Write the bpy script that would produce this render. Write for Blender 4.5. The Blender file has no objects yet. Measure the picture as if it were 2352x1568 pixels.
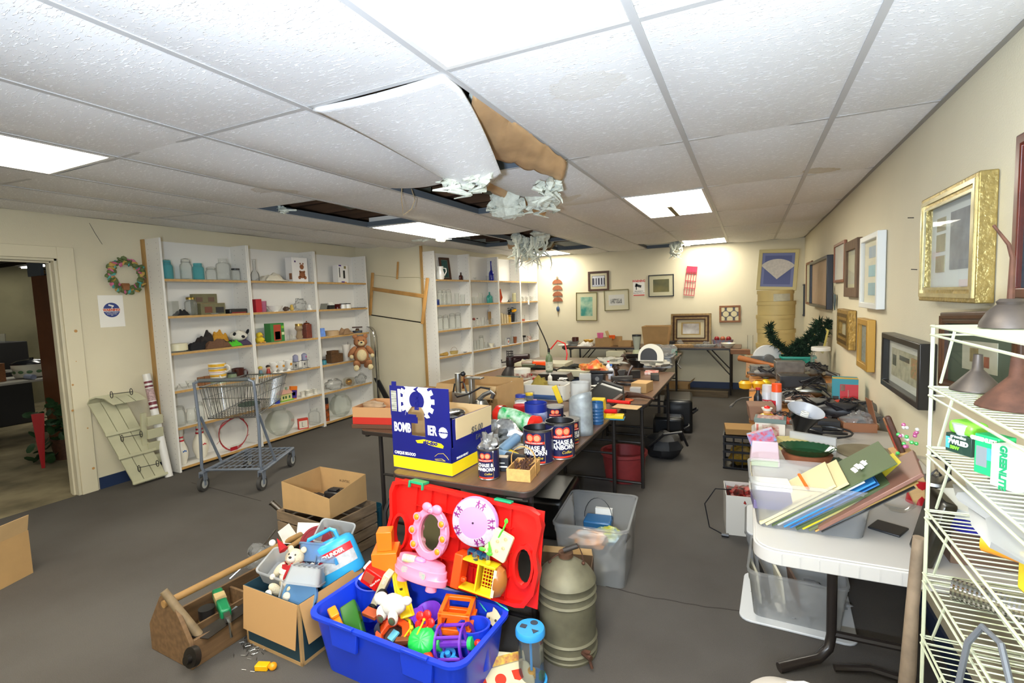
import bpy,math,random
from mathutils import Vector as V,Matrix,noise
from math import pi,sin,cos,radians as D
S=bpy.context.scene
COL=S.collection
random.seed(7)
# ---------------------------------------------------------------- camera
CAM=V((0,0,1.5));FPX=1158.9
yw,pt,rl=-0.4410,-0.0828,-0.0360
FW=V((sin(yw)*cos(pt),cos(yw)*cos(pt),sin(pt)))
RT=V((cos(yw),-sin(yw),0));UP=RT.cross(FW)
RT,UP=cos(rl)*RT+sin(rl)*UP,-sin(rl)*RT+cos(rl)*UP
cam=bpy.data.cameras.new('camera');camo=bpy.data.objects.new('camera',cam);COL.objects.link(camo)
cam.sensor_width=36;cam.lens=FPX/2352*36;cam.clip_start=.02
camo.matrix_world=Matrix(((RT.x,UP.x,-FW.x,0),(RT.y,UP.y,-FW.y,0),(RT.z,UP.z,-FW.z,1.5),(0,0,0,1)))
S.camera=camo
# ---------------------------------------------------------------- world, exposure
S.view_settings.view_transform='Standard';S.view_settings.look='None';S.view_settings.gamma=1
S.view_settings.exposure=0.30
S.cycles.use_denoising=True
S.cycles.max_bounces=7;S.cycles.transparent_max_bounces=24;S.cycles.sample_clamp_indirect=4
w=bpy.data.worlds.new('world');S.world=w;w.use_nodes=True
w.node_tree.nodes['Background'].inputs[0].default_value=(.75,.8,1,1)
w.node_tree.nodes['Background'].inputs[1].default_value=0.05
def area(name,loc,rot,sx,sy,power,col):
    l=bpy.data.lights.new(name,'AREA');l.shape='RECTANGLE';l.size=sx;l.size_y=sy;l.energy=power;l.color=col
    o=bpy.data.objects.new(name,l);COL.objects.link(o);o.location=loc;o.rotation_euler=rot
    o.visible_camera=True;return o
# the photographer's flash, held above the camera and bounced off the ceiling
fl=area('bounced_flash',(-.12,-.30,1.42),(D(180-42),0,D(8)),.16,.12,120,(.70,.83,1.0))
# ---------------------------------------------------------------- pixel rays of the photograph (2352x1568)
def ray(px,py):return FW+RT*((px-1176)/FPX)+UP*((784-py)/FPX)
def at(px,py,x=None,y=None,z=None):
    d=ray(px,py)
    t=(x-CAM.x)/d.x if x is not None else(y-CAM.y)/d.y if y is not None else(z-CAM.z)/d.z
    return CAM+d*t
def mpp(p):return(V(p)-CAM).dot(FW)/FPX # metres per pixel at a point
# ---------------------------------------------------------------- materials
MATS={}
def mat(name,col=None,rough=.5,metal=0,alpha=1,trans=0,noise_=0,scale=25,bump=0,emit=0,coat=0,col2=None,stretch=None,bscale=None,spec=.5,ssw=0):
    if name in MATS:return MATS[name]
    m=bpy.data.materials.new(name);MATS[name]=m;m.use_nodes=True
    n=m.node_tree.nodes;L=m.node_tree.links;b=n['Principled BSDF']
    b.inputs['Base Color'].default_value=(*col,1);b.inputs['Roughness'].default_value=rough
    b.inputs['Metallic'].default_value=metal;b.inputs['Alpha'].default_value=alpha
    b.inputs['Transmission Weight'].default_value=trans;b.inputs['Coat Weight'].default_value=coat
    b.inputs['Specular IOR Level'].default_value=spec
    if emit:b.inputs['Emission Color'].default_value=(*col,1);b.inputs['Emission Strength'].default_value=emit
    if noise_ or bump or col2:
        tc=n.new('ShaderNodeTexCoord');mp=n.new('ShaderNodeMapping');L.new(tc.outputs['Object'],mp.inputs[0])
        if stretch:mp.inputs['Scale'].default_value=stretch
        t=n.new('ShaderNodeTexNoise');t.inputs['Scale'].default_value=scale;t.inputs['Detail'].default_value=5;L.new(mp.outputs[0],t.inputs[0])
        if noise_ or col2:
            r=n.new('ShaderNodeValToRGB');L.new(t.outputs['Fac'],r.inputs[0])
            c2=col2 or tuple(c*(1-noise_)for c in col)
            r.color_ramp.elements[0].position=.35;r.color_ramp.elements[1].position=.65
            r.color_ramp.elements[0].color=(*c2,1);r.color_ramp.elements[1].color=(*col,1)
            L.new(r.outputs[0],b.inputs['Base Color'])
        if bump:
            t2=t
            if bscale:
                t2=n.new('ShaderNodeTexNoise');t2.inputs['Scale'].default_value=bscale;t2.inputs['Detail'].default_value=3;L.new(mp.outputs[0],t2.inputs[0])
            bp=n.new('ShaderNodeBump');bp.inputs['Strength'].default_value=bump;bp.inputs['Distance'].default_value=.01
            L.new(t2.outputs['Fac'],bp.inputs['Height']);L.new(bp.outputs[0],b.inputs['Normal'])
    return m
def glassy(name,tint=(.95,.97,.96),body=.10,rough=.05,bodycol=None,gl=1.0):
    """thin glass or clear plastic: lets light through, keeps a reflecting skin and a faint body"""
    if name in MATS:return MATS[name]
    m=bpy.data.materials.new(name);MATS[name]=m;m.use_nodes=True
    n=m.node_tree.nodes;L=m.node_tree.links;n.remove(n['Principled BSDF']);out=n['Material Output']
    tr=n.new('ShaderNodeBsdfTransparent');tr.inputs[0].default_value=(*tint,1)
    df=n.new('ShaderNodeBsdfDiffuse');df.inputs[0].default_value=(*(bodycol or tint),1)
    tl=n.new('ShaderNodeBsdfTranslucent');tl.inputs[0].default_value=(*(bodycol or tint),1)
    md=n.new('ShaderNodeMixShader');md.inputs[0].default_value=.45;L.new(df.outputs[0],md.inputs[1]);L.new(tl.outputs[0],md.inputs[2])
    m1=n.new('ShaderNodeMixShader');m1.inputs[0].default_value=body;L.new(tr.outputs[0],m1.inputs[1]);L.new(md.outputs[0],m1.inputs[2])
    g=n.new('ShaderNodeBsdfGlossy');g.inputs['Roughness'].default_value=rough
    fr=n.new('ShaderNodeLayerWeight');fr.inputs[0].default_value=.18
    ml=n.new('ShaderNodeMath');ml.operation='MULTIPLY';ml.inputs[1].default_value=gl;ml.use_clamp=True;L.new(fr.outputs['Fresnel'],ml.inputs[0])
    m2=n.new('ShaderNodeMixShader');L.new(ml.outputs[0],m2.inputs[0]);L.new(m1.outputs[0],m2.inputs[1]);L.new(g.outputs[0],m2.inputs[2])
    L.new(m2.outputs[0],out.inputs[0]);return m
def c(h): # '#rrggbb' (as it looks on screen) -> linear
    h=h.lstrip('#');r=[]
    for i in(0,2,4):
        v=int(h[i:i+2],16)/255;r.append(v/12.92 if v<=.04045 else((v+.055)/1.055)**2.4)
    return tuple(r)
def pl(h,rough=.35,**k):return mat('plastic_'+h.strip('#')+('_%g'%rough)+''.join('_%s'%v for v in k.values()),c(h),rough,**k)
def fb(h):return mat('cloth_'+h.strip('#'),c(h),.9,noise_=.15,scale=60,bump=.4)
def mt(h,rough=.35):return mat('metal_'+h.strip('#')+'_%g'%rough,c(h),rough,metal=1,noise_=.25,scale=14)
# ---------------------------------------------------------------- mesh builder
class B:
    def __init__(s):s.v=[];s.f=[];s.m=[];s.k=0;s.X=Matrix()
    def mat(s,k):s.k=k;return s
    def at(s,x=0,y=0,z=0,rx=0,ry=0,rz=0):
        s.X=Matrix.Translation((x,y,z))@Matrix.Rotation(rz,4,'Z')@Matrix.Rotation(ry,4,'Y')@Matrix.Rotation(rx,4,'X');return s
    def add(s,vs,fs):
        o=len(s.v);s.v+=[s.X@V(p)for p in vs];s.f+=[tuple(i+o for i in q)for q in fs];s.m+=[s.k]*len(fs);return s
    def box(s,x0,y0,z0,x1,y1,z1,tx=0,ty=0):
        """tx, ty: how much the bottom is pulled in on each side"""
        return s.add([(x0+tx,y0+ty,z0),(x1-tx,y0+ty,z0),(x1-tx,y1-ty,z0),(x0+tx,y1-ty,z0),(x0,y0,z1),(x1,y0,z1),(x1,y1,z1),(x0,y1,z1)],
                     [(3,2,1,0),(4,5,6,7),(0,1,5,4),(1,2,6,5),(2,3,7,6),(3,0,4,7)])
    def cb(s,cx,cy,z0,sx,sy,sz,**k):return s.box(cx-sx/2,cy-sy/2,z0,cx+sx/2,cy+sy/2,z0+sz,**k)
    def lathe(s,prof,n=20,sq=1,close=False,cx=0,cy=0):
        vs=[];fs=[]
        for r,z in prof:
            for i in range(n):
                a=2*pi*i/n;vs.append((cx+r*cos(a),cy+r*sin(a)*sq,z))
        for j in range(len(prof)-1):
            for i in range(n):
                k=(i+1)%n;fs.append((j*n+i,j*n+k,(j+1)*n+k,(j+1)*n+i))
        if close:
            j=len(prof)-1
            for i in range(n):k=(i+1)%n;fs.append((j*n+i,j*n+k,k,i))
        return s.add(vs,fs)
    def cyl(s,r,z0,z1,n=20,r2=None,cx=0,cy=0,sq=1):
        r2=r if r2 is None else r2
        return s.lathe([(1e-5,z0),(r,z0),(r2,z1),(1e-5,z1)],n,sq,cx=cx,cy=cy)
    def cup(s,r0,r1,z0,z1,t=.003,n=24,sq=1,cx=0,cy=0):
        return s.lathe([(1e-5,z0),(r0,z0),(r1,z1),(r1-t,z1),(max(r0-t,1e-4),z0+t),(1e-5,z0+t)],n,sq,cx=cx,cy=cy)
    def rod(s,a,b,r,n=8,r2=None):
        a=V(a);b=V(b);d=b-a
        if d.length<1e-6:return s
        q=d.to_track_quat('Z','Y').to_matrix().to_4x4();X=s.X;s.X=X@Matrix.Translation(a)@q
        s.cyl(r,0,d.length,n,r2);s.X=X;return s
    def tube(s,pts,r,n=8,closed=False):
        pts=[V(p)for p in pts];N=len(pts);vs=[];fs=[];pu=None
        for i,p in enumerate(pts):
            a=pts[(i-1)%N]if(closed or i)else p;b=pts[(i+1)%N]if(closed or i<N-1)else p
            d=(b-a).normalized()
            if pu is None:pu=d.orthogonal().normalized()
            u=(pu-d*pu.dot(d));u=u.normalized()if u.length>1e-6 else d.orthogonal().normalized();pu=u;w_=d.cross(u)
            rr=r[i]if isinstance(r,(list,tuple))else r
            for k in range(n):
                t=2*pi*k/n;vs.append(p+u*(rr*cos(t))+w_*(rr*sin(t)))
        for i in range(N if closed else N-1):
            j=(i+1)%N
            for k in range(n):l=(k+1)%n;fs.append((i*n+k,i*n+l,j*n+l,j*n+k))
        if not closed:fs+=[tuple(range(n-1,-1,-1)),tuple((N-1)*n+k for k in range(n))]
        return s.add(vs,fs)
    def sph(s,x,y,z,rx,ry=None,rz=None,n=16,m=10,nz=0,z0=-1,z1=1):
        ry=ry or rx;rz=rz or rx;vs=[];fs=[]
        for j in range(m+1):
            t=z0+(z1-z0)*j/m;ph=math.asin(max(-1,min(1,sin(t*pi/2))))
            for i in range(n):
                a=2*pi*i/n;d=V((cos(ph)*cos(a),cos(ph)*sin(a),sin(ph)))
                q=1+nz*noise.noise(d*2.3+V((x*9,y*9,z*9)))if nz else 1
                vs.append((x+rx*d.x*q,y+ry*d.y*q,z+rz*d.z*q))
        for j in range(m):
            for i in range(n):k=(i+1)%n;fs.append((j*n+i,j*n+k,(j+1)*n+k,(j+1)*n+i))
        return s.add(vs,fs)
    def prism(s,poly,z0,z1):
        n=len(poly);return s.add([(x,y,z0)for x,y in poly]+[(x,y,z1)for x,y in poly],
            [tuple(range(n-1,-1,-1)),tuple(range(n,2*n))]+[(i,(i+1)%n,n+(i+1)%n,n+i)for i in range(n)])
    def ring(s,outer,inner,z0,z1):
        """solid frame between two outlines with the same number of points"""
        n=len(outer);vs=[(x,y,z0)for x,y in outer]+[(x,y,z0)for x,y in inner]+[(x,y,z1)for x,y in outer]+[(x,y,z1)for x,y in inner];fs=[]
        for i in range(n):
            k=(i+1)%n;fs+=[(i,n+i,n+k,k),(2*n+i,2*n+k,3*n+k,3*n+i),(i,k,2*n+k,2*n+i),(n+i,3*n+i,3*n+k,n+k)]
        return s.add(vs,fs)
    def loft(s,rings,caps=True):
        n=len(rings[0]);vs=[p for r in rings for p in r];fs=[]
        for j in range(len(rings)-1):
            for i in range(n):k=(i+1)%n;fs.append((j*n+i,j*n+k,(j+1)*n+k,(j+1)*n+i))
        if caps:fs+=[tuple(range(n-1,-1,-1)),tuple((len(rings)-1)*n+i for i in range(n))]
        return s.add(vs,fs)
    def grid(s,fn,nu,nv):
        vs=[fn(i/nu,j/nv)for j in range(nv+1)for i in range(nu+1)]
        return s.add(vs,[(j*(nu+1)+i,j*(nu+1)+i+1,(j+1)*(nu+1)+i+1,(j+1)*(nu+1)+i)for j in range(nv)for i in range(nu)])
    def quad(s,a,b,c_,d):return s.add([a,b,c_,d],[(0,1,2,3)])
    def out(s,name,mats,parent=None,loc=None,rz=0,bev=0,smooth=True,solid=0,sub=0,rot=None):
        me=bpy.data.meshes.new(name);me.from_pydata([tuple(v)for v in s.v],[],s.f)
        for m in(mats if isinstance(mats,(list,tuple))else[mats]):me.materials.append(m)
        for p,k in zip(me.polygons,s.m):p.material_index=k
        if smooth:me.shade_smooth();me.set_sharp_from_angle(angle=D(38))
        o=bpy.data.objects.new(name,me);COL.objects.link(o)
        if parent:o.parent=parent
        if loc is not None:o.location=loc
        if rz:o.rotation_euler[2]=rz
        if rot:o.rotation_euler=rot
        if solid:q=o.modifiers.new('solid','SOLIDIFY');q.thickness=solid;q.offset=0
        if sub:q=o.modifiers.new('sub','SUBSURF');q.levels=q.render_levels=sub
        if bev:q=o.modifiers.new('bev','BEVEL');q.width=bev;q.segments=2;q.limit_method='ANGLE';q.angle_limit=D(50)
        return o
def tag(o,label,cat,group=None):
    o['label']=label;o['category']=cat
    if group:o['group']=group
    return o
def thing(name,label,cat,loc=(0,0,0),rz=0,group=None,rot=None):
    o=bpy.data.objects.new(name,None);COL.objects.link(o);o.location=loc;o.rotation_euler=rot or(0,0,rz);o.empty_display_size=.05
    return tag(o,label,cat,group)
def struct(o):o['kind']='structure';return o
def text(name,s,size,m,parent,loc,rot=(0,0,0),ext=.0006,sx=1,align='CENTER',bold=0,shear=0):
    cu=bpy.data.curves.new(name,'FONT');cu.body=s;cu.size=size;cu.extrude=ext;cu.align_x=align;cu.align_y='CENTER';cu.offset=bold;cu.shear=shear
    cu.resolution_u=3
    t=bpy.data.objects.new('tmp',cu);COL.objects.link(t);bpy.context.view_layer.update()
    me=bpy.data.meshes.new_from_object(t.evaluated_get(bpy.context.evaluated_depsgraph_get()));COL.objects.unlink(t);bpy.data.objects.remove(t)
    for v in me.vertices:v.co.x*=sx
    me.materials.clear();me.materials.append(m)
    o=bpy.data.objects.new(name,me);COL.objects.link(o);o.parent=parent;o.location=loc;o.rotation_euler=rot;return o
def rrect(w_,h,r,n=4,cx=0,cy=0):
    o=[]
    for X,Y,a0 in((w_/2-r,h/2-r,0),(-w_/2+r,h/2-r,pi/2),(-w_/2+r,-h/2+r,pi),(w_/2-r,-h/2+r,1.5*pi)):
        for i in range(n+1):a=a0+pi/2*i/n;o.append((cx+X+r*cos(a),cy+Y+r*sin(a)))
    return o
def circ(r,n=24,cx=0,cy=0,sq=1,a0=0):return[(cx+r*cos(a0+2*pi*i/n),cy+r*sq*sin(a0+2*pi*i/n))for i in range(n)]
def rdrod(cx,cy,rx,ry,z,n=40):return[(cx+rx*cos(2*pi*i/n),cy+ry*sin(2*pi*i/n),z)for i in range(n)]
def copy_tree(o,parent=None):
    q=o.copy();COL.objects.link(q)
    if parent:q.parent=parent
    for ch in list(o.children):copy_tree(ch,q)
    return q
def dup(o,loc,rz=None,label=None,group=None,scale=None,rot=None):
    q=copy_tree(o);q.location=loc
    if rz is not None:q.rotation_euler=(0,0,rz)
    if rot:q.rotation_euler=rot
    if scale is not None:q.scale=scale if isinstance(scale,(tuple,list))else(scale,)*3
    if label:q['label']=label
    if group:q['group']=group
    return q
# ================================================================ the room
CZ=2.241;GX,GY=-.8932,1.455;TX,TY=.61,1.22
XR,YF,XL,YB,YJ=.72,8.43,-5.06,-2.4,5.62
def cz(x,y):return CZ+max(0,-(x+3.3))*.045
wallm=mat('painted_wall',c('#d6cdb2'),.75,noise_=.05,scale=2.2,bump=.12,bscale=160)
woodtrim=mat('raw_pine_trim',c('#b08a52'),.6,noise_=.25,scale=6,stretch=(6,6,.6))
navy=mat('navy_baseboard',c('#1f2f4f'),.5)
carpet=mat('grey_carpet',c('#5f5a55'),.95,noise_=.28,scale=420,bump=.5)
def carpet_stains():
    m=carpet;n=m.node_tree.nodes;L=m.node_tree.links;b=n['Principled BSDF']
    src=b.inputs['Base Color'].links[0].from_socket
    t=n.new('ShaderNodeTexNoise');t.inputs['Scale'].default_value=1.1;t.inputs['Detail'].default_value=6
    tc=[q for q in n if q.type=='TEX_COORD'][0];L.new(tc.outputs['Object'],t.inputs[0])
    r=n.new('ShaderNodeValToRGB');r.color_ramp.elements[0].position=.3;r.color_ramp.elements[1].position=.6
    r.color_ramp.elements[0].color=(.72,.69,.66,1);r.color_ramp.elements[1].color=(1,1,1,1);L.new(t.outputs['Fac'],r.inputs[0])
    mx=n.new('ShaderNodeMix');mx.data_type='RGBA';mx.blend_type='MULTIPLY';mx.inputs[0].default_value=1
    L.new(src,mx.inputs[6]);L.new(r.outputs[0],mx.inputs[7]);L.new(mx.outputs[2],b.inputs['Base Color'])
carpet_stains()
struct(B().box(XL-.02,YB,-.05,XR,YF,0).out('floor',carpet,smooth=False))
# worn seam between two widths of carpet
seam=B();random.seed(3)
pts=[at(1365,1338,z=.002),at(1480,1368,z=.002),at(1620,1392,z=.002),at(1715,1405,z=.002)]
seam.tube([p+V((random.uniform(-.004,.004),random.uniform(-.004,.004),-.001))for a,b in zip(pts,pts[1:])for p in[a.lerp(b,t/6)for t in range(6)]],.0022,4)
pts=[at(440,1108,z=.002),at(600,1150,z=.002)]
struct(seam.tube(pts,.0015,4).out('floor_seam',mat('seam_dark',c('#3a332f'),.95)))
H=2.62
def wallq(name,a,b,z0=0,z1=H,t=.1,side=1,m=wallm):
    a=V((*a,0));b=V((*b,0));d=(b-a).normalized();nrm=V((d.y,-d.x,0))*t*side
    return struct(B().add([a+V((0,0,z0)),b+V((0,0,z0)),b+nrm+V((0,0,z0)),a+nrm+V((0,0,z0)),a+V((0,0,z1)),b+V((0,0,z1)),b+nrm+V((0,0,z1)),a+nrm+V((0,0,z1))],
        [(3,2,1,0),(4,5,6,7),(0,1,5,4),(1,2,6,5),(2,3,7,6),(3,0,4,7)]).out(name,m,smooth=False))
wallq('wall_right',(XR,YB),(XR,YF),side=1)
wallq('wall_far',(-3.95,YF),(XR+.1,YF),side=-1)
wallq('wall_back',(XL-.1,YB),(XR+.1,YB),side=1)
DY1=2.17;DY0=.75;DH=1.96 # the doorway in the left wall
wallq('wall_left',(XL,DY1),(XL,YJ+.1),side=-1)
wallq('wall_left_near',(XL,YB),(XL,DY0),side=-1)
wallq('wall_left_header',(XL,DY0),(XL,DY1),z0=DH,side=-1)
X2a=at(968,556,y=YJ).x;
wallq('wall_jog',(XL,YJ),(X2a,YJ),side=-1)
wallq('wall_left_far',(X2a,YJ),(-3.62,YF),side=-1)
# baseboards
struct(B().box(XR-.012,YB,0,XR,YF,.1).out('baseboard_right',navy))
struct(B().box(-3.5,YF-.012,0,XR,YF,.1).out('baseboard_far',navy))
struct(B().box(XL,DY1+.13,0,XL+.012,2.83,.1).out('baseboard_left',navy))
struct(B().box(XL,YJ-.012,0,X2a,YJ,.1).out('baseboard_jog',navy))
# ceiling
def ceil_mat():
    m=mat('embossed_ceiling_tile',c('#e6e4e2'),.45,spec=.4)
    n=m.node_tree.nodes;L=m.node_tree.links;b=n['Principled BSDF']
    tc=n.new('ShaderNodeTexCoord');mp=n.new('ShaderNodeMapping');mp.inputs['Scale'].default_value=(.8,3.2,1);mp.inputs['Rotation'].default_value=(0,0,.35)
    L.new(tc.outputs['Object'],mp.inputs[0])
    t=n.new('ShaderNodeTexNoise');t.inputs['Scale'].default_value=52;t.inputs['Detail'].default_value=1.2;t.inputs['Distortion'].default_value=.8;L.new(mp.outputs[0],t.inputs[0])
    r=n.new('ShaderNodeValToRGB');r.color_ramp.elements[0].position=.60;r.color_ramp.elements[1].position=.66;L.new(t.outputs['Fac'],r.inputs[0])
    bp=n.new('ShaderNodeBump');bp.inputs['Strength'].default_value=.55;bp.inputs['Distance'].default_value=.004;L.new(r.outputs[0],bp.inputs['Height']);L.new(bp.outputs[0],b.inputs['Normal'])
    mx=n.new('ShaderNodeMix');mx.data_type='RGBA';mx.inputs[6].default_value=(*c('#dddbd9'),1);mx.inputs[7].default_value=(*c('#fbfafa'),1)
    L.new(r.outputs[0],mx.inputs[0]);src=mx.outputs[2]
    # water stains: ring shaped marks that belong to the tiles
    for(x,y,rx,ry,col,k)in((-2.65,2.27,.17,.09,'#b9ab93',.6),(.40,3.77,.10,.09,'#b3a27e',.8),(-.52,1.77,.13,.10,'#cfc8bc',.45),(-1.25,3.35,.2,.1,'#c4b795',.5),(-3.0,7.9,.3,.2,'#c4b795',.4)):
        ms=n.new('ShaderNodeMapping');ms.vector_type='TEXTURE';ms.inputs['Location'].default_value=(x,y,CZ);ms.inputs['Scale'].default_value=(rx,ry,2);L.new(tc.outputs['Object'],ms.inputs[0])
        t3=n.new('ShaderNodeTexNoise');t3.inputs['Scale'].default_value=2.2;t3.inputs['Detail'].default_value=6;L.new(ms.outputs[0],t3.inputs[0])
        vl=n.new('ShaderNodeVectorMath');vl.operation='LENGTH';L.new(ms.outputs[0],vl.inputs[0])
        ad=n.new('ShaderNodeMath');ad.operation='MULTIPLY_ADD';ad.inputs[1].default_value=1.3;L.new(t3.outputs['Fac'],ad.inputs[0]);L.new(vl.outputs['Value'],ad.inputs[2])
        rr=n.new('ShaderNodeValToRGB');e=rr.color_ramp.elements;e[0].position=.0;e[0].color=(k*.55,)*3+(1,);e[1].position=.9;e[1].color=(k*.7,)*3+(1,)
        q=rr.color_ramp.elements.new(.97);q.color=(k*1.2,)*3+(1,);q=rr.color_ramp.elements.new(1.0);q.color=(0,0,0,1)
        rr.color_ramp.interpolation='LINEAR'
        sc=n.new('ShaderNodeMath');sc.operation='MULTIPLY';sc.inputs[1].default_value=.6;L.new(ad.outputs[0],sc.inputs[0]);L.new(sc.outputs[0],rr.inputs[0])
        m2=n.new('ShaderNodeMix');m2.data_type='RGBA';m2.inputs[7].default_value=(*c(col),1);L.new(rr.outputs[0],m2.inputs[0]);L.new(src,m2.inputs[6]);src=m2.outputs[2]
    L.new(src,b.inputs['Base Color']);return m
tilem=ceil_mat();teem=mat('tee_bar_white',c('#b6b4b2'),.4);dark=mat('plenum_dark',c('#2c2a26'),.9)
MISSING={(-4,1),(-2,1),(-1,0),(-4,3),(-3,3),(-3,4),(-1,5)}
LIGHTS={(0,-1),(-4,-1),(-4,2),(0,2),(0,5),(-4,5),(0,-3),(-4,-3)}
random.seed(5)
tiles=B();tees=B()
rowsag={}
for i in range(-8,4):
    for j in range(-4,7):
        x0,x1=max(GX+i*TX,XL),min(GX+(i+1)*TX,XR);y0,y1=GY+j*TY,min(GY+(j+1)*TY,YF)
        if x1-x0<.02 or y1-y0<.02:continue
        if y0>YJ-.3 and x0<-4.2:continue
        far=min(1,max(0,(j+1)/4)+(.25 if i<-2 else 0))
        for k in(j,j+1):
            if(i,k)not in rowsag:rowsag[(i,k)]=random.uniform(.004,.022)*far*((x1-x0)/TX)
        if(i,j)in MISSING or(i,j)in LIGHTS:continue
        s0,s1=rowsag[(i,j)],rowsag[(i,j+1)]
        sm=random.uniform(.008,.02)+.012*far
        if(i,j)in((-1,1),):sm=.07;s1=.02
        if(i,j)in((-2,0),(-3,0)):sm=.03;s1=.03
        def fn(u,v,x0=x0,x1=x1,y0=y0,y1=y1,s0=s0,s1=s1,sm=sm):
            x=x0+(x1-x0)*u;y=y0+(y1-y0)*v
            return(x,y,cz(x,y)+.003-sin(pi*u)*(s0*(1-v)+s1*v)-sin(pi*v)*sin(pi*u)**.7*sm)
        tiles.grid(lambda u,v:fn(u,1-v),10,14)
struct(tiles.out('ceiling',tilem))
for i in range(-7,4): # main runners with their dark webs above
    x=GX+i*TX;ye=YF if x>-3.9 else YJ
    if x<XL+.05 or x>XR-.05:continue
    z=cz(x,0);tees.box(x-.012,YB,z-.002,x+.012,ye,z+.001);tees.box(x-.001,YB,z,x+.001,ye,z+.035)
for j in range(-3,7):
    y=GY+j*TY;xs=XL if y<YJ else-3.9
    if y>YF:continue
    n=8;ex=[xs+(XR-xs)*t/n for t in range(n+1)]
    for a,b in zip(ex,ex[1:]):
        tees.add([(a,y-.011,cz(a,y)-.0005),(b,y-.011,cz(b,y)-.0005),(b,y+.011,cz(b,y)-.0005),(a,y+.011,cz(a,y)-.0005),(a,y-.011,cz(a,y)+.001),(b,y-.011,cz(b,y)+.001),(b,y+.011,cz(b,y)+.001),(a,y+.011,cz(a,y)+.001)],
                 [(3,2,1,0),(4,5,6,7),(0,1,5,4),(2,3,7,6)])
struct(tees.out('ceiling_grid',teem,smooth=False))
web=B()
for(i,j)in MISSING: # dark webs of the tees seen around an empty cell
    x0,x1,y0,y1=GX+i*TX,GX+(i+1)*TX,GY+j*TY,min(GY+(j+1)*TY,YF)
    zz=cz(x0,y0)
    for q in((x0,y0,x1,y0+.003),(x0,y1-.003,x1,y1),(x0,y0,x0+.003,y1),(x1-.003,y0,x1,y1)):web.box(q[0],q[1],zz+.001,q[2],q[3],zz+.05)
struct(web.out('ceiling_tee_web',mat('tee_web_steel',c('#565e66'),.5),smooth=False))
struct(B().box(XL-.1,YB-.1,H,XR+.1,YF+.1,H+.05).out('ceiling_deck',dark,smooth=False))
joist=B()
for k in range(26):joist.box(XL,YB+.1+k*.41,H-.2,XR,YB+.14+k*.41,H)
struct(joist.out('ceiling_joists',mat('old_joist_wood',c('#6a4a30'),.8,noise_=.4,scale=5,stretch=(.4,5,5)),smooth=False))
# wall angle along the perimeter of the ceiling
ang=B();am=mat('wall_angle_grey',c('#8f8a80'),.6)
ang.box(XR-.02,YB,CZ-.004,XR,YF,CZ).box(X2a,YF-.02,CZ-.004,XR,YF,CZ)
ang.box(XL,YB,cz(XL,0)-.004,XL+.02,YJ,cz(XL,0))
struct(ang.out('trim_1',am,smooth=False))
# door surround: jamb, stop, casing
jm=mat('door_paint_ivory',c('#cfc7ae'),.5,noise_=.08,scale=4)
dr=B()
dr.box(XL-.13,DY1-.022,0,XL+.005,DY1,DH);dr.box(XL-.08,DY1-.034,0,XL-.045,DY1-.02,DH)
dr.box(XL-.13,DY0,DH-.02,XL+.005,DY1,DH);dr.box(XL-.08,DY0,DH-.034,XL-.045,DY1,DH-.018)
struct(dr.out('door_1',jm,bev=.003))
cs=B().box(XL,DY1,0,XL+.018,DY1+.115,DH+.095).box(XL,DY0-.1,DH,XL+.018,DY1,DH+.095)
struct(cs.out('trim_2',mat('door_casing_ivory',c('#d6cdb2'),.5),bev=.003))
kn=B()
for zz,yy,r in((1.37,DY1+.07,.012),(.93,DY1+.01,.008),(.72,DY1-.01,.009),(1.12,DY1+.05,.004),(.2,DY1+.09,.011),(.55,DY1+.08,.006)):
    kn.at(XL+.0185,yy,zz,ry=pi/2).cyl(r,0,.0006,14)
struct(kn.out('trim_3',mat('pine_knot_stain',c('#b98a50'),.6)))
# corner strip beside the far shelves, and one beside the near shelves
struct(B().box(X2a-.02,YJ-.03,0,X2a+.012,YJ,cz(-3.9,0)-.02).out('trim_4',woodtrim))
# ---------------------------------------------------------------- ceiling lights
lensm=mat('light_lens_lit',(1,.95,.80),.4,emit=17)
nl=0
LL={(0,-1):'big lit ceiling panel nearest the camera, above the hanging tile',(-4,-1):'lit ceiling panel over the left side near the doorway',(-4,2):'lit ceiling panel beyond the missing tiles in front of the left shelves',
      (0,2):'lit ceiling panel with a dark bar across half its lens',(0,5):'lit ceiling panel close to the far wall, right of the torn insulation',(-4,5):'lit ceiling panel half hidden behind shreds of hanging insulation at the far end',
      (0,-3):'lit ceiling panel behind the camera on the right side',(-4,-3):'lit ceiling panel behind the camera on the left side'}
for(i,j)in sorted(LIGHTS):
    x0,y0=GX+i*TX,GY+j*TY;z=cz(x0,y0);yl=min(TY,YF-.12-y0)
    t=thing('ceiling_light',LL[(i,j)],'ceiling light',(x0+TX/2,y0+yl/2,z))
    t['group']='fluorescent ceiling lights'
    fr=B();a,b=TX/2-.012,yl/2-.012
    fr.ring([(-a,-b),(a,-b),(a,b),(-a,b)],[(-a+.018,-b+.018),(a-.018,-b+.018),(a-.018,b-.018),(-a+.018,b-.018)],-.004,.004)
    fr.box(-a,-b,.004,a,b,.09)
    fr.out('light_frame',mat('light_frame_white',c('#d8d5d0'),.4),t)
    B().box(-a+.018,-b+.018,-.002,a-.018,b-.018,.003).out('diffuser',lensm,t,smooth=False)
    if(i,j)==(0,2):
        B().box(-.05,.03,-.006,-.01,.58,-.0025).out('ballast_bar',mat('lens_bar',c('#8a7f5a'),.6),t)
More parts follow.
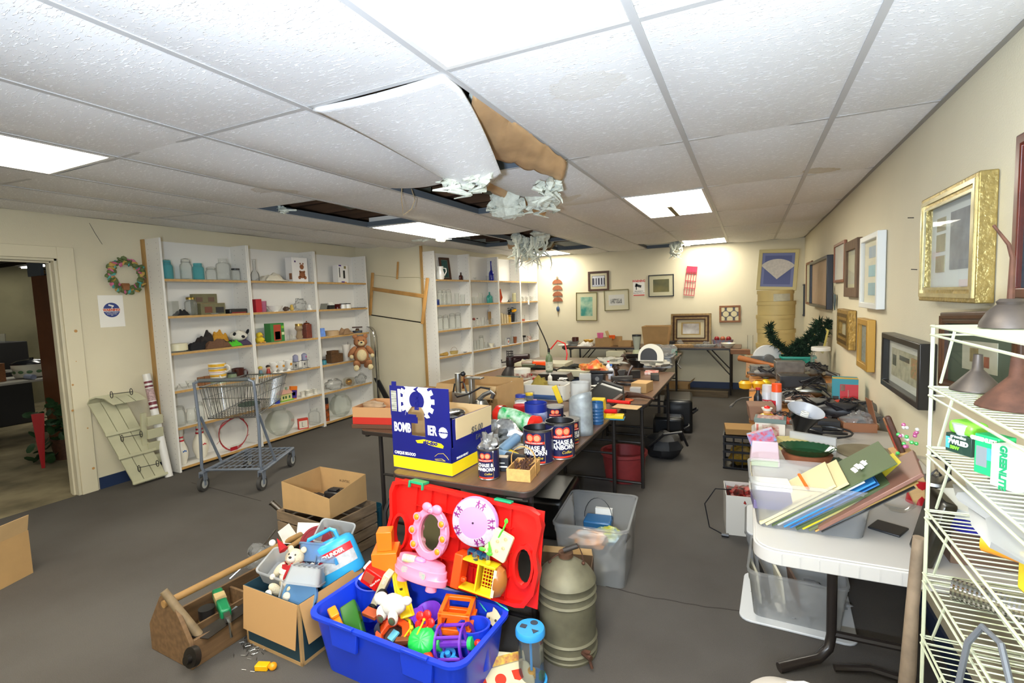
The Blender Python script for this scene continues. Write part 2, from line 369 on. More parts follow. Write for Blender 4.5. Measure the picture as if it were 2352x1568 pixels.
# ================================================================ makers of common things (origin at the base centre)
GL=glassy('clear_glass',(.985,.99,.985),.06,.04,(.95,.97,.95),.5);GLT=glassy('aqua_glass',(.55,.86,.88),.30,.04,(.35,.75,.8),.5)
GLS=glassy('smoky_clear_plastic',(.95,.96,.97),.27,.18,(.95,.96,.97));GLB=glassy('blue_clear_plastic',(.6,.75,.9),.4,.2,(.4,.6,.85))
BAG=glassy('clear_film',(.93,.94,.94),.22,.12,(.85,.86,.86),1.6);STEEL=mt('#9a9a98',.3);CHROME=mt('#d0d0d0',.12);BLK=pl('#15151a',.4);RUST=mat('rusty_iron',c('#5b3a2a'),.8,metal=.3,noise_=.45,scale=30,bump=.3)
CARD=mat('corrugated_cardboard',c('#b08c5c'),.85,noise_=.10,scale=9);CARD2=mat('cardboard_inner',c('#c2a172'),.85,noise_=.08,scale=9);CARDE=mat('cardboard_brown',c('#9a7645'),.9)  # CARDE: deeper brown board, the tray's own colour
WOODL=mat('pale_wood',c('#cda36a'),.55,noise_=.2,scale=7,stretch=(1,9,9));WOODD=mat('dark_wood',c('#4a2c1c'),.5,noise_=.35,scale=7,stretch=(1,8,8));WOODM=mat('brown_wood',c('#8a5a34'),.55,noise_=.3,scale=7,stretch=(1,8,8))
PAPER=mat('white_paper',c('#ece9e2'),.8);IVORY=mat('ivory_glaze',c('#e9e3cf'),.25,coat=.3);WHITE=mat('white_glaze',c('#eceae4'),.2,coat=.4)
def jar(label,r,h,glass=None,lid=None,neck=.72,cat='jar',group=None,bail=False,liquid=None,name='glass_jar',n=16,content=None):
    t=thing(name,label,cat,group=group);t_=.0025;nk=r*neck
    B().lathe([(1e-5,0),(r*.92,0),(r,h*.05),(r,h*.68),(r*.9,h*.76),(nk,h*.82),(nk,h*.97),(nk-t_,h*.97),(nk-t_,h*.82),(r*.9-t_,h*.75),(r-t_,h*.67),(r-t_,h*.07),(1e-5,.004)],n).out('glass_body',glass or GL,t)
    if content:B().cyl(r*.9,.005,h*.45,n).out('contents',content,t)
    if lid:B().lathe([(1e-5,h),(nk*1.04,h),(nk*1.1,h*.985),(nk*1.1,h*.87),(nk*.98,h*.87)],n).out('lid',lid,t)
    elif bail:
        B().lathe([(1e-5,h*1.04),(nk*.8,h*1.04),(nk*1.05,h*1.0),(nk*1.05,h*.97),(1e-5,h*.97)],n).out('lid',glass or GL,t)
        q=B();q.tube([(nk*1.1*cos(a),nk*1.1*sin(a),h*.88)for a in[2*pi*i/14 for i in range(14)]],.0012,5,True)
        q.tube([(-nk*1.15,0,h*.88),(-nk*.9,0,h*1.0),(0,0,h*1.06),(nk*.9,0,h*1.0),(nk*1.15,0,h*.88),(nk*1.4,0,h*.72)],.0012,5);q.out('wire_bail',STEEL,t)
    else:B().lathe([(nk-t_,h*.97),(nk-t_,h),(nk+.002,h),(nk+.002,h*.94),(nk,h*.94)],n).out('rim',glass or GL,t)
    return t
def bottle(label,r,h,glass,cap=None,name='glass_bottle',cat='bottle',neck=.3,sh=.62,group=None,sq=1,band=None):
    t=thing(name,label,cat,group=group);nr=r*neck
    B().lathe([(1e-5,0),(r*.95,0),(r,h*.03),(r,h*sh),(r*.8,h*(sh+.1)),(nr,h*(sh+.2)),(nr,h*.97),(nr*1.15,h*.975),(nr*1.1,h),(1e-5,h)],16,sq).out('bottle_body',glass,t)
    if cap:B().cyl(nr*1.3,h*.93,h*1.02,14).out('cap',cap,t)
    if band:B().lathe([(r*1.01,h*.12),(r*1.015,h*.13),(r*1.015,h*.5),(r*1.01,h*.51)],16,sq).out('paper_label',band,t)
    return t
def tumbler(label,r,h,glass=None,group=None,name='drinking_glass',foot=0,flare=1.15):
    b=B()
    if foot:b.lathe([(1e-5,0),(r*.8,0),(r*.7,h*.04),(r*.16,h*.1),(r*.14,h*foot),(r*.7,h*(foot+.12)),(r,h*.75),(r*.95,h),(r*.92,h),(r*.95,h*.75),(r*.6,h*(foot+.14)),(1e-5,h*(foot+.06))],14)
    else:b.cup(r,r*flare,0,h,.002,14)
    return tag(b.out(name,glass or GL),label,'glass',group)
def mug(label,r,h,m,band=None,name='mug',group=None,cat='mug',inner=None,a=0):
    t=thing(name,label,cat,group=group)
    B().lathe([(1e-5,0),(r*.9,0),(r,h*.06),(r,h),(r-.004,h),(r-.006,.008),(1e-5,.008)],18).out('cup_body',m,t)
    if band:
        for z0,z1,bm in band:B().lathe([(r*1.0,h*z0),(r*1.012,h*z0),(r*1.012,h*z1),(r*1.0,h*z1)],18).out('painted_band',bm,t)
    B().tube([(r*.98*cos(a)+q*cos(a),r*.98*sin(a)+q*sin(a),z*h)for q,z in((0,.8),(r*.35,.84),(r*.62,.66),(r*.58,.36),(r*.25,.2),(0,.24))],r*.11,7).out('handle',m,t)
    return t
def bowl(label,r,h,m,name='bowl',cat='bowl',foot=.45,group=None,sq=1,n=22):
    return tag(B().lathe([(1e-5,0),(r*foot,0),(r*foot,h*.08),(r*.75,h*.45),(r,h),(r*.97,h),(r*.7,h*.48),(r*foot*.9,h*.14),(1e-5,h*.12)],n,sq).out(name,m),label,cat,group)
def plate(label,r,h,m,name='plate',cat='plate',group=None):
    return tag(B().lathe([(1e-5,0),(r*.6,0),(r,h),(r*.99,h+.002),(r*.6,.004),(1e-5,.003)],24).out(name,m),label,cat,group)
def cbox(label,w_,d,h,m,name='box',cat='box',deco=None,group=None,bev=.0015,top=None):
    """closed carton or tin; deco: (face, x0, x1, z0, z1, material) patches that are printed areas, a hair proud of the face"""
    t=thing(name,label,cat,group=group);B().cb(0,0,0,w_,d,h).out('box_body',m,t,bev=bev)
    for q in(deco or[]):
        f,x0,x1,z0,z1,dm=q;b=B();e=.0012
        if f=='f':b.box(-w_/2+x0*w_,-d/2-e,z0*h,-w_/2+x1*w_,-d/2,z1*h)
        if f=='r':b.box(w_/2,-d/2+x0*d,z0*h,w_/2+e,-d/2+x1*d,z1*h)
        if f=='l':b.box(-w_/2-e,-d/2+x0*d,z0*h,-w_/2,-d/2+x1*d,z1*h)
        if f=='t':b.box(-w_/2+x0*w_,-d/2+z0*d,h,-w_/2+x1*w_,-d/2+z1*d,h+e)
        b.out('printed_panel',dm,t)
    return t
def obox(label,w_,d,h,m=None,name='cardboard_box',cat='box',t_=.004,flaps=(),tx=0,inner=None,group=None,bottom=True):
    """open carton with optional flaps: (side, length, angle) side in n s e w; angle 0 = straight up, 90 = level outward, 180 = hanging down"""
    m=m or CARD;t=thing(name,label,cat,group=group);a,b_=w_/2,d/2
    q=B();q.ring([(-a,-b_),(a,-b_),(a,b_),(-a,b_)],[(-a+t_,-b_+t_),(a-t_,-b_+t_),(a-t_,b_-t_),(-a+t_,b_-t_)],0,h)
    q.box(-a+t_,-b_+t_,0,a-t_,b_-t_,t_)
    for v in q.v:
        if tx and v.z<h*.5:v.x*=(1-tx);v.y*=(1-tx)
    q.out('box_body',m,t)
    for s_,ln,an in flaps:
        an=D(an);g=B();W=w_ if s_ in 'ns'else d
        g.add([(-W/2+.004,0,0),(W/2-.004,0,0),(W/2-.01,sin(an)*ln,cos(an)*ln),(-W/2+.01,sin(an)*ln,cos(an)*ln),
               (-W/2+.004,-.003*cos(an),.003*sin(an)),(W/2-.004,-.003*cos(an),.003*sin(an)),(W/2-.01,sin(an)*ln-.003*cos(an),cos(an)*ln+.003*sin(an)),(-W/2+.01,sin(an)*ln-.003*cos(an),cos(an)*ln+.003*sin(an))],
              [(0,1,2,3),(7,6,5,4),(0,4,5,1),(1,5,6,2),(2,6,7,3),(3,7,4,0)])
        o=g.out('flap',inner or CARD2,t)
        o.location,o.rotation_euler[2]={'n':((0,b_,h),0),'s':((0,-b_,h),pi),'e':((a,0,h),-pi/2),'w':((-a,0,h),pi/2)}[s_]
    return t
def bag(label,rx,ry,rz,m=None,name='plastic_bag',cat='bag',nz=.45,group=None,seed=0,knot=0):
    b=B();n,mm=18,12;vs=[]
    for j in range(mm+1):
        ph=-pi/2+pi*j/mm
        for i in range(n):
            a=2*pi*i/n;d=V((cos(ph)*cos(a),cos(ph)*sin(a),sin(ph)))
            q=1+nz*noise.noise(d*1.7+V((seed,3,1)))+nz*.5*noise.noise(d*5+V((seed,7,2)))
            z=d.z*rz*q;tp=1 if d.z<.5 else 1-knot*(d.z-.5)*1.6
            vs.append((d.x*rx*q*tp,d.y*ry*q*tp,max(-rz*.75,z)+rz*.75))
    fs=[(j*n+i,j*n+(i+1)%n,(j+1)*n+(i+1)%n,(j+1)*n+i)for j in range(mm)for i in range(n)]
    b.add(vs,fs);return tag(b.out(name,m or BAG),label,cat,group)
def cloth(label,rx,ry,h,m,name='folded_cloth',cat='cloth',seed=0,group=None,cat2=None):
    def fn(u,v):
        x,y=(u-.5)*2,(v-.5)*2;r=min(1,math.hypot(x,y));k=noise.noise(V((x*2+seed,y*2,seed)))
        e=1+.25*noise.noise(V((math.atan2(y,x)*1.2,seed,3)))
        return(x*rx*e,y*ry*e,max(0.002,h*(1-max(abs(x),abs(y))**3)*(.75+.7*k)))
    return tag(B().grid(fn,20,20).out(name,m,solid=.003),label,cat,group)
def put(o,p,rz=0,s=None,rot=None):
    o.location=p;o.rotation_euler=rot or(0,0,rz)
    if s:o.scale=(s,s,s)if not isinstance(s,tuple)else s
    return o
def coil(label,r,turns,wr,m,name='coiled_cord',cat='cord',seed=0,h=.03,group=None,tail=None,sq=.7):
    random.seed(seed);pts=[]
    for i in range(turns*14):
        a=2*pi*i/14;q=r*(1+.22*sin(a*.37+seed));pts.append((q*cos(a)+.1*r*sin(a*.21),q*sq*sin(a),wr+h*abs(sin(a*.31+seed))*.9))
    if tail:pts+=tail
    return tag(B().tube(pts,wr,6).out(name,m),label,cat,group)
def framed(name,label,w_,h,fw,fm,art,loc,rot,d=.022,matc=None,mw=0,cat='picture',art2=None,glass=True,group=None,fm2=None):
    """picture facing -y, centre at origin, standing in the xz plane; art: callable(parent, w, h) or material"""
    t=thing(name,label,cat,loc,group=group,rot=rot)
    R_=lambda a,b:[(-a,-b),(a,-b),(a,b),(-a,b)]
    q=B();o_,i_=R_(w_/2,h/2),R_(w_/2-fw,h/2-fw);q.ring(o_,i_,-d/2,d/2)
    q.v=[V((v.x,-v.z,v.y))for v in q.v];q.f=[tuple(reversed(f))for f in q.f]
    q.out('frame',fm,t,bev=min(.004,fw*.2))
    if fm2:
        q=B();q.ring(R_(w_/2-fw*.35,h/2-fw*.35),R_(w_/2-fw*.65,h/2-fw*.65),0,.006);q.v=[V((v.x,-d/2-v.z,v.y))for v in q.v];q.out('frame_inlay',fm2,t)
        q=B();q.ring(R_(w_/2-fw*.92,h/2-fw*.92),R_(w_/2-fw*1.12,h/2-fw*1.12),0,.006);q.v=[V((v.x,-d/2-v.z+.004,v.y))for v in q.v];q.out('inner_slip',fm2,t)
    W,Hh=w_/2-fw,h/2-fw
    B().box(-W,.002,-Hh,W,d/2,Hh).out('mat_board',matc or PAPER,t)
    aw,ah=(W-mw)*2,(Hh-mw)*2
    if callable(art):art(t,aw,ah,.002)
    else:B().box(-aw/2,.0005,-ah/2,aw/2,.002,ah/2).out('print',art,t)
    if glass:B().quad((-W,-d*.25,-Hh),(W,-d*.25,-Hh),(W,-d*.25,Hh),(-W,-d*.25,Hh)).out('glass_pane',glassy('picture_glass',(.98,.98,.98),.02,.02,gl=.35),t,smooth=False)
    return t
# ---------------------------------------------------------------- folding table
def folding_table(label,x0,y0,x1,y1,z,topm,edgem,legm,th=.03,legs='y',r=.05,name='folding_table',legsat=None,group='folding tables'):
    cx,cy=(x0+x1)/2,(y0+y1)/2;w_,d=x1-x0,y1-y0
    t=thing(name,label,'table',(cx,cy,0),group=group)
    B().prism(rrect(w_-.004,d-.004,r),z-.006,z).out('tabletop',topm,t)
    B().prism(rrect(w_,d,r),z-th,z-.004).out('edge_band',edgem,t,bev=.003)
    ins=legsat or.14
    for s_ in(-1,1):
        L_=B();h0=z-th
        if legs=='y':
            yy=s_*(d/2-ins)
            for q in(-1,1):L_.tube([(q*(w_/2-.06),yy,h0),(q*(w_/2-.06),yy,.014)],.014,8)
            L_.rod((-(w_/2-.06),yy,.05),(w_/2-.06,yy,.05),.011);L_.rod((-(w_/2-.06),yy,h0*.55),(w_/2-.06,yy,h0*.55),.009)
            L_.box(-w_/2+.03,yy-.02,h0-.02,w_/2-.03,yy+.02,h0)
            L_.rod((0,yy,h0*.55),(0,yy-s_*.3,h0-.01),.009)
        else:
            xx=s_*(w_/2-ins)
            for q in(-1,1):L_.tube([(xx,q*(d/2-.06),h0),(xx,q*(d/2-.06),.014)],.014,8)
            L_.rod((xx,-(d/2-.06),.05),(xx,d/2-.06,.05),.011);L_.box(xx-.02,-d/2+.03,h0-.02,xx+.02,d/2-.03,h0)
            for q in(-1,1):L_.rod((xx,q*(d/2-.06),h0*.45),(xx-s_*.32,q*(d/2-.1),h0-.01),.008)
        L_.out('leg_frame',legm,t)
    B().box(-w_/2+.03,-d/2+.03,z-th-.02,-w_/2+.05,d/2-.03,z-th).box(w_/2-.05,-d/2+.03,z-th-.02,w_/2-.03,d/2-.03,z-th).out('apron_rail',legm,t)
    return t
# ================================================================ shelf units along the left wall
lam=mat('white_laminate',c('#e2dfd9'),.45,noise_=.02,scale=3);lamp_=mat('drilled_laminate',c('#e2dfd9'),.45)
def holes(m):
    n=m.node_tree.nodes;L=m.node_tree.links;tc=n.new('ShaderNodeTexCoord');sp=n.new('ShaderNodeSeparateXYZ');L.new(tc.outputs['Object'],sp.inputs[0])
    def mth(op,a,b=None):
        q=n.new('ShaderNodeMath');q.operation=op
        for i,v in enumerate((a,b)):
            if v is None:continue
            if isinstance(v,(int,float)):q.inputs[i].default_value=v
            else:L.new(v,q.inputs[i])
        return q.outputs[0]
    fz=mth('SUBTRACT',mth('MODULO',sp.outputs[2],.05),.025)
    y1=mth('SUBTRACT',mth('ABSOLUTE',mth('SUBTRACT',sp.outputs[1],.11)),.065)
    d=mth('LESS_THAN',mth('ADD',mth('MULTIPLY',fz,fz),mth('MULTIPLY',y1,y1)),.0032**2)
    mx=n.new('ShaderNodeMix');mx.data_type='RGBA';mx.inputs[6].default_value=(*c('#e2dfd9'),1);mx.inputs[7].default_value=(*c('#5c574f'),1)
    L.new(d,mx.inputs[0]);L.new(mx.outputs[2],n['Principled BSDF'].inputs['Base Color'])
holes(lamp_)
edgew=mat('oak_shelf_edge',c('#c39a5c'),.5,noise_=.2,scale=5,stretch=(6,.6,8));holem=mat('peg_hole',c('#6a655c'),.9)
SZ=[.045,.42,.765,1.12,1.46,1.80]
def bookcase(label,p,q,depth,zs=SZ,H=2.17,edge_side=False,t_=.018):
    """open bookcase whose front runs from p to q on the floor; shelves go back to the left of that line"""
    p=V((*p,0));q=V((*q,0));d=q-p;W=d.length;rz=math.atan2(d.y,d.x)
    t=thing('bookcase',label,'bookcase',p,rz,group='white bookcases along the left wall')
    for x0 in(0,W-t_):
        B().box(x0,0,0,x0+t_,depth,H).out('side_panel',lamp_,t,bev=.0015)
    B().box(t_,depth-.006,0,W-t_,depth,H-.002).out('back_panel',lam,t)
    for z in zs:
        s_=B().box(t_+.001,.008,z-.02,W-t_-.001,depth-.006,z).out('shelf',lam,t)
        B().box(t_+.001,0,z-.021,W-t_-.001,.008,z+.0008).out('oak_edge',edgew,s_)
    if edge_side:B().box(-.012,depth-.035,0,0,depth+.02,H+.0).out('scribe_strip',woodtrim,t)
    return t
AX=-4.80;AY=[2.82,3.70,4.61,5.53]
for k,lb in enumerate(('white bookcase nearest the doorway, with jars on top and bowling pins at the bottom','middle white bookcase of the near three, with the teddy bear cake pan box','white bookcase in the corner by the bow saw, teddy bear hanging at its side')):
    bookcase(lb,(AX,AY[k]),(AX,AY[k+1]-.002),.245,edge_side=(k==0))
BP=[(-3.72,5.59),(-3.637,6.36),(-3.556,7.12),(-3.483,7.79),(-3.42,8.40)]
for k,lb in enumerate(('tall white bookcase beside the bow saw, with the white pitcher and framed picture','white bookcase with the tall cobalt blue bottle on its top shelf','white bookcase with the amber vase and black sunflower pot','narrow white bookcase tight to the far wall with the spotted mugs')):
    bookcase(lb,BP[k],tuple(V(BP[k+1])-(V(BP[k+1])-V(BP[k])).normalized()*.003),.195)
def sA(px,py,d=.1):
    """point on a shelf of the near units; py = pixel row of the thing's base"""
    p=at(px,py,x=AX-d);z=min(SZ,key=lambda q:abs(q-p.z));return V((AX-d,p.y,z+.001))
def sB(px,py,d=.1):
    P_,Q_=V(BP[0]),V(BP[4]);u=(Q_-P_).normalized();nn=V((-u.y,u.x))
    P2=P_+nn*d;r_=ray(px,py);n3=V((u.y,-u.x));t=(P2-V((0,0))).dot(n3)/V((r_.x,r_.y)).dot(n3)
    p=CAM+r_*t;z=min(SZ,key=lambda q:abs(q-p.z));return V((p.x,p.y,z+.001))
def hw(p,w_,h=None):m=mpp(p);return(w_*m,(h or 0)*m)
RA=-pi/2+pi # things on the shelves face +x: local -y -> +x
FX=pi/2
# --- jars: (px, py, width px, height px, glass, lid, bail, label)
for px,py,w_,h,g,ld,bl,nk,lb in[
    (384,637,26,43,GLT,None,1,.72,'aqua glass canning jar at the left end of the top shelf, loose wire bail'),
    (429,637,26,46,GL,None,1,.72,'tall clear canning jar with glass lid between two aqua jars'),
    (456,637,25,38,GLT,None,0,.72,'aqua glass canning jar without a lid, second aqua jar on the top shelf'),
    (486,637,24,29,GL,None,1,.8,'squat clear canning jar with a glass lid on the top shelf'),
    (514,637,31,50,GL,None,0,.6,'largest clear glass jar on the top shelf, wide shoulders, no lid'),
    (542,638,20,28,GL,BLK,0,.8,'small clear jar with a dark screw lid at the right end of the top shelf'),
    (440,722,26,41,GL,mt('#a08a4a',.4),0,.62,'big clear pickle jar with a brass lid before the olive box'),
    (413,983,27,44,GL,None,1,.8,'wide clear canning jar left of the cart handle, low shelf'),
    (441,974,22,33,GL,None,0,.8,'short clear jar second on the low shelf, behind the cart leg'),
    (460,965,20,42,GL,None,1,.75,'tall clear jar with wire bail third on the low shelf'),
    (497,952,24,36,GL,None,1,.8,'clear canning jar on the low shelf seen through the cart basket'),
    (724,990,26,36,GL,None,0,.6,'rounded glass jar with a lumpy lid beside the red carton')]:
    p=sA(px,py,.09);a,b=hw(p,w_/2,h);put(jar(lb,a,b,g,ld,nk,bail=bool(bl)),p,rz=pi/2)
for px,py,w_,h,lb in[(1012,700,14,33,'bail top glass jar at the left on the second shelf of the far bookcases'),(1021,700,14,33,'bail top glass jar second from the left behind the blue enamel cup'),(1031,700,14,33,'bail top glass jar third from the left, shelf with blue enamel cup'),
    (1012,762,14,32,'bail top glass jar first of four on the third shelf beside the saw'),(1025,761,14,32,'bail top glass jar second of four on the third shelf beside the saw'),(1040,759,15,34,'bail top glass jar third of four on the third shelf beside the saw'),(1053,757,14,34,'bail top glass jar last of four on the third shelf beside the saw'),(1106,802,12,30,'tallest clear jar among small bottles on the fourth far shelf')]:
    p=sB(px,py,.1);a,b=hw(p,w_/2,h);put(jar(lb,a,b,bail=True,neck=.8,n=12),p,rz=1)
for k,(px,py,w_,h,lb)in enumerate([(1050,698,10,25,'plain drinking glass left of another, far second shelf'),(1063,697,10,22,'plain drinking glass at the right end of the jar shelf'),(1084,696,8,15,'small glass with gold rim, left end of the teal bottle shelf'),(1093,696,8,15,'small glass with yellow flower beside the gold rimmed one'),
    (1104,695,9,23,'tall clear glass cover left of the teal bottle'),(1111,695,6,17,'narrow glass just left of the teal bottle'),(1119,643,6,12,'little clear bottle left of the cobalt bottle'),(1091,642,6,8,'tiny pink stemmed glass on the top far shelf'),
    (1109,747,9,19,'clear glass dome left of the brown card'),(1121,746,7,12,'small jar in front of the brown card'),(1129,745,7,14,'small jar right of the brown card front'),(1184,739,9,18,'clear tumbler right of the yellow canister'),(1190,738,8,18,'clear tumbler at the end of the sunflower shelf'),
    (1092,805,8,21,'thin clear bottle at left on the fourth far shelf'),(1099,803,8,22,'second thin clear bottle on the fourth far shelf'),(1117,799,9,14,'short clear glass right of the tall jar, fourth far shelf'),(1176,786,8,17,'clear glass beside the brown paper cup'),(1222,776,8,13,'stemmed glass at far end of the lower shelf'),(1229,775,7,13,'last stemmed glass beside the far wall'),
    (1212,815,8,12,'clear cup right of the blue mug on the lowest visible far shelf')]):
    p=sB(px,py,.1);a,b=hw(p,w_/2,h);put(tumbler(lb,a*.9,b,foot=.35 if 'stem'in lb else 0),p)
for px,py,w_,h,lb in[(662,776,7,11,'first of the small shot glasses beside the green box'),(668,775,6,12,'second small shot glass beside the green box'),(675,774,6,9,'third small shot glass left of the glass oil lamp')]:
    p=sA(px,py,.09);a,b=hw(p,w_/2,h);put(tumbler(lb,a*.9,b),p)
# --- top shelf, near units
p=sA(586,641,.1);a,b=hw(p,9,50);put(bottle('clear glass bottle wrapped in crumpled film',a,b,BAG,neck=.4,sh=.3),p)
p=sA(625,640,.07);a,b=hw(p,30,14);put(cloth('crumpled white lace doily hanging over the shelf edge',.09,a,b*1.3,mat('lace_white',c('#ddd6c4'),.9,bump=.5,scale=90),'lace_doily',seed=2),p)
p=sA(683,641,.1);m=mpp(p)
t=put(cbox('white carton printed with a brown teddy bear shaped cake',44*m,.11,55*m,pl('#e8e5e3',.4),'cake_pan_box',deco=[('l',.1,.5,.1,.35,pl('#8a5a3c',.5))]),p,rz=pi/2)
q=B();br=pl('#8a5230',.6)
for x,z,r in((.16,.30,.19),(-.02,.18,.09),(.34,.18,.09),(.16,.62,.13),(.07,.75,.045),(.25,.75,.045),(.03,.42,.06),(.3,.42,.06)):q.at(x*44*m-.01,-.0565,z*55*m,rx=pi/2).cyl(r*44*m,-.0004,.0012,18)
q.out('printed_bear',br,t);B().at(-.30*44*m,-.0565,.83*55*m,rx=pi/2).cyl(.05*44*m,-.0004,.001,14).out('purple_dot',pl('#4a2a6a'),t)
p=sA(783,642,.1);m=mpp(p)
t=put(cbox('white carton with purple corners in the corner bookcase',32*m,.09,40*m,pl('#e8e5e3',.4),'product_box',deco=[('f',.5,.68,.25,.7,BLK),('f',.12,.2,.3,.85,BLK),('f',.1,.35,.93,1,pl('#4a2a8a')),('f',.3,.6,0,.08,pl('#4a2a8a')),('f',.6,.8,0,.05,pl('#d98a20')),('f',.6,.8,.8,.95,pl('#8a7a4a'))]),p,rz=pi/2)
# --- second shelf
p=sA(391,722,.09);m=mpp(p)
q=B();s_=13*m;q.ring([(-s_,-s_),(s_,-s_),(s_,s_),(-s_,s_)],[(-s_+.003,-s_+.003),(s_-.003,-s_+.003),(s_-.003,s_-.003),(-s_+.003,s_-.003)],0,34*m);q.box(-s_,-s_,0,s_,s_,.006)
tag(put(q.out('square_vase',GL),p),'square clear glass vase at the left of the second shelf','vase')
p=sA(416,722,.07);put(cloth('small crumpled black knit beside the square vase',.05,12*mpp(p),14*mpp(p),fb('#17171c'),seed=5),p)
ol=mat('olive_painted_wood',c('#6f6a4a'),.6,noise_=.15)
p=sA(471,722,.16);m=mpp(p);t=put(cbox('olive wooden cabinet box with two printed squares, back one',56*m,.05,47*m,ol,'olive_box',deco=[('f',.12,.38,.62,.84,pl('#5a4030')),('f',.62,.88,.62,.84,pl('#5a4030'))]),p,rz=pi/2)
p=sA(485,720,.10);m=mpp(p);t=put(cbox('olive wooden box with orange top edge, in front of the taller one',58*m,.08,25*m,ol,'olive_box',deco=[('f',.15,.45,.15,.7,pl('#6a3a2a')),('f',.6,.94,.1,.65,BLK),('t',0,1,0,1,pl('#a06a3a'))]),p,rz=pi/2)
p=sA(493,722,.035);plate('dummy',.01,.01,PAPER).location=(0,0,-9)
bpy.data.objects.remove([o for o in COL.objects if o.get('label')=='dummy'][0])
put(plate('small grey dish at the front edge before the olive boxes',8*mpp(p),.008,pl('#b8b8b4')),p)
p=sA(541,718,.09);m=mpp(p);q=B().prism(rrect(46*m,.12,.02),0,10*m);t=thing('zip_case','black zip case with a red edge lying right of the olive box','case');q.out('case_top',BLK,t,bev=.008);B().prism(rrect(40*m,.125,.02),-.0005,3*m).out('red_edge',pl('#7a1a1a'),t);put(t,p,rz=pi/2)
p=sA(590,715,.09);m=mpp(p);put(cbox('red square tin at the left of the middle bookcase',15*m,.08,30*m,pl('#b0182a',.3),'red_tin'),p,rz=pi/2)
p=sA(606,714,.08);put(tumbler('drinking glass painted with pink flowers beside the red tin',6*mpp(p),25*mpp(p),glassy('pink_flower_glass',(.95,.8,.86),.3,.1,(.8,.3,.5))),p)
p=sA(632,712,.09);put(bowl('white flared bowl on the second shelf of the middle bookcase',17*mpp(p),13*mpp(p),WHITE),p)
p=sA(657,710,.09);m=mpp(p);put(tag(B().sph(0,0,5*m,8*m,6*m,5*m,nz=.4).out('stone_figure',mat('speckled_brown',c('#6a5040'),.5,noise_=.6,scale=60)),'small speckled brown hedgehog figure beside the white bowl','figurine'),p,rz=0)
p=sA(670,709,.09);m=mpp(p);q=B().sph(0,0,5*m,5*m,n=12).sph(0,0,11*m,3.5*m,n=12);put(tag(q.out('bird_figurine',pl('#cfae55')),'tiny yellow bird figurine next to the bag','figurine'),p)
p=sA(689,708,.09);m=mpp(p);put(bag('clear plastic bag of trinkets on the second shelf',15*m,12*m,15*m,seed=3),p)
p=sA(710,706,.09);m=mpp(p);q=B().cyl(6*m,0,6*m,r2=4*m).sph(0,0,9*m,4*m);put(tag(q.out('angel_figurine',WHITE),'white china angel at the right end of the shelf','figurine'),p)
p=sA(742,704,.07);m=mpp(p);q=B().at(0,0,0,rx=.5).box(-8*m,-.003,0,8*m,.003,15*m);put(tag(q.out('small_photo_frame',pl('#77776f')),'small grey frame leaning in the corner bookcase','frame'),p,rz=1.2)
p=sA(759,703,.09);m=mpp(p);t=thing('house_teapot','black and white cottage shaped teapot','teapot');B().cb(0,0,0,14*m,10*m,9*m).out('pot_body',BLK,t,bev=.003);q=B().at(0,0,9*m);q.add([(-8*m,-6*m,0),(8*m,-6*m,0),(8*m,6*m,0),(-8*m,6*m,0),(-7*m,0,7*m),(7*m,0,7*m)],[(0,1,5,4),(2,3,4,5),(1,2,5),(3,0,4),(3,2,1,0)]);q.out('roof_lid',WHITE,t);put(t,p,rz=pi/2)
p=sA(775,702,.09);put(bowl('small dark red glazed pot',9*mpp(p),11*mpp(p),pl('#4a1512',.2),foot=.8),p)
for px,lb in((787,'smaller black and white cow creamer'),(799,'larger black and white cow creamer with pattern on its rim')):
    p=sA(px,701,.09);m=mpp(p);put(mug(lb,6.5*m,12*m,WHITE,[(.8,.98,BLK)],'cow_creamer',a=2.4),p)
p=sA(822,700,.09);m=mpp(p);tag(put(B().prism(rrect(32*m,.12,.01),0,.006).out('black_tray',BLK),p,rz=pi/2),'flat black tray on the second shelf of the corner bookcase','tray')
# --- third shelf: cake plate, hats
p=sA(409,806,.1);m=mpp(p);t=put(thing('cake_carrier','cream covered cake plate on a clear foot','cake plate'),p)
B().lathe([(1e-5,0),(22*m,.004),(24*m,.012),(22*m,.012),(1e-5,.01)],24).out('glass_plate',GL,t);B().lathe([(20*m,.013),(20*m,17*m),(18*m,19*m),(1e-5,19*m)],24).out('cover',pl('#d9d3b4',.35),t)
for px,py,w_,h,d,col,lb,nm,sd in[(455,803,26,24,.1,'#16161a','black knit cap at the left of the heap of hats','knit_cap',1),(474,800,24,38,.15,'#2b2422','dark brown ski cap with a neon tag at the top of the heap','knit_cap',2),
    (505,797,20,42,.14,'#c08a28','mustard yellow work gloves on the heap of hats','glove_pair',3),(497,801,30,20,.06,'#6a4a34','patchwork mitten in orange and green at the front of the heap','mitten',4),(533,797,18,14,.06,'#4fbf2a','neon green glove in the heap of hats','glove',5),
    (566,792,16,32,.12,'#5a5596','purple and blue striped knit hat at the right end of the heap','knit_cap',6),(520,798,22,18,.10,'#1b1b20','black knit scarf under the panda hat','scarf',7),(551,794,22,16,.08,'#473a52','dull purple knit mitten under the panda hat','mitten',8)]:
    p=sA(px,py,d);m=mpp(p);put(cloth(lb,.06,w_*m,h*m,fb(col),nm,'hat'if 'cap'in nm else 'clothing',seed=sd),p)
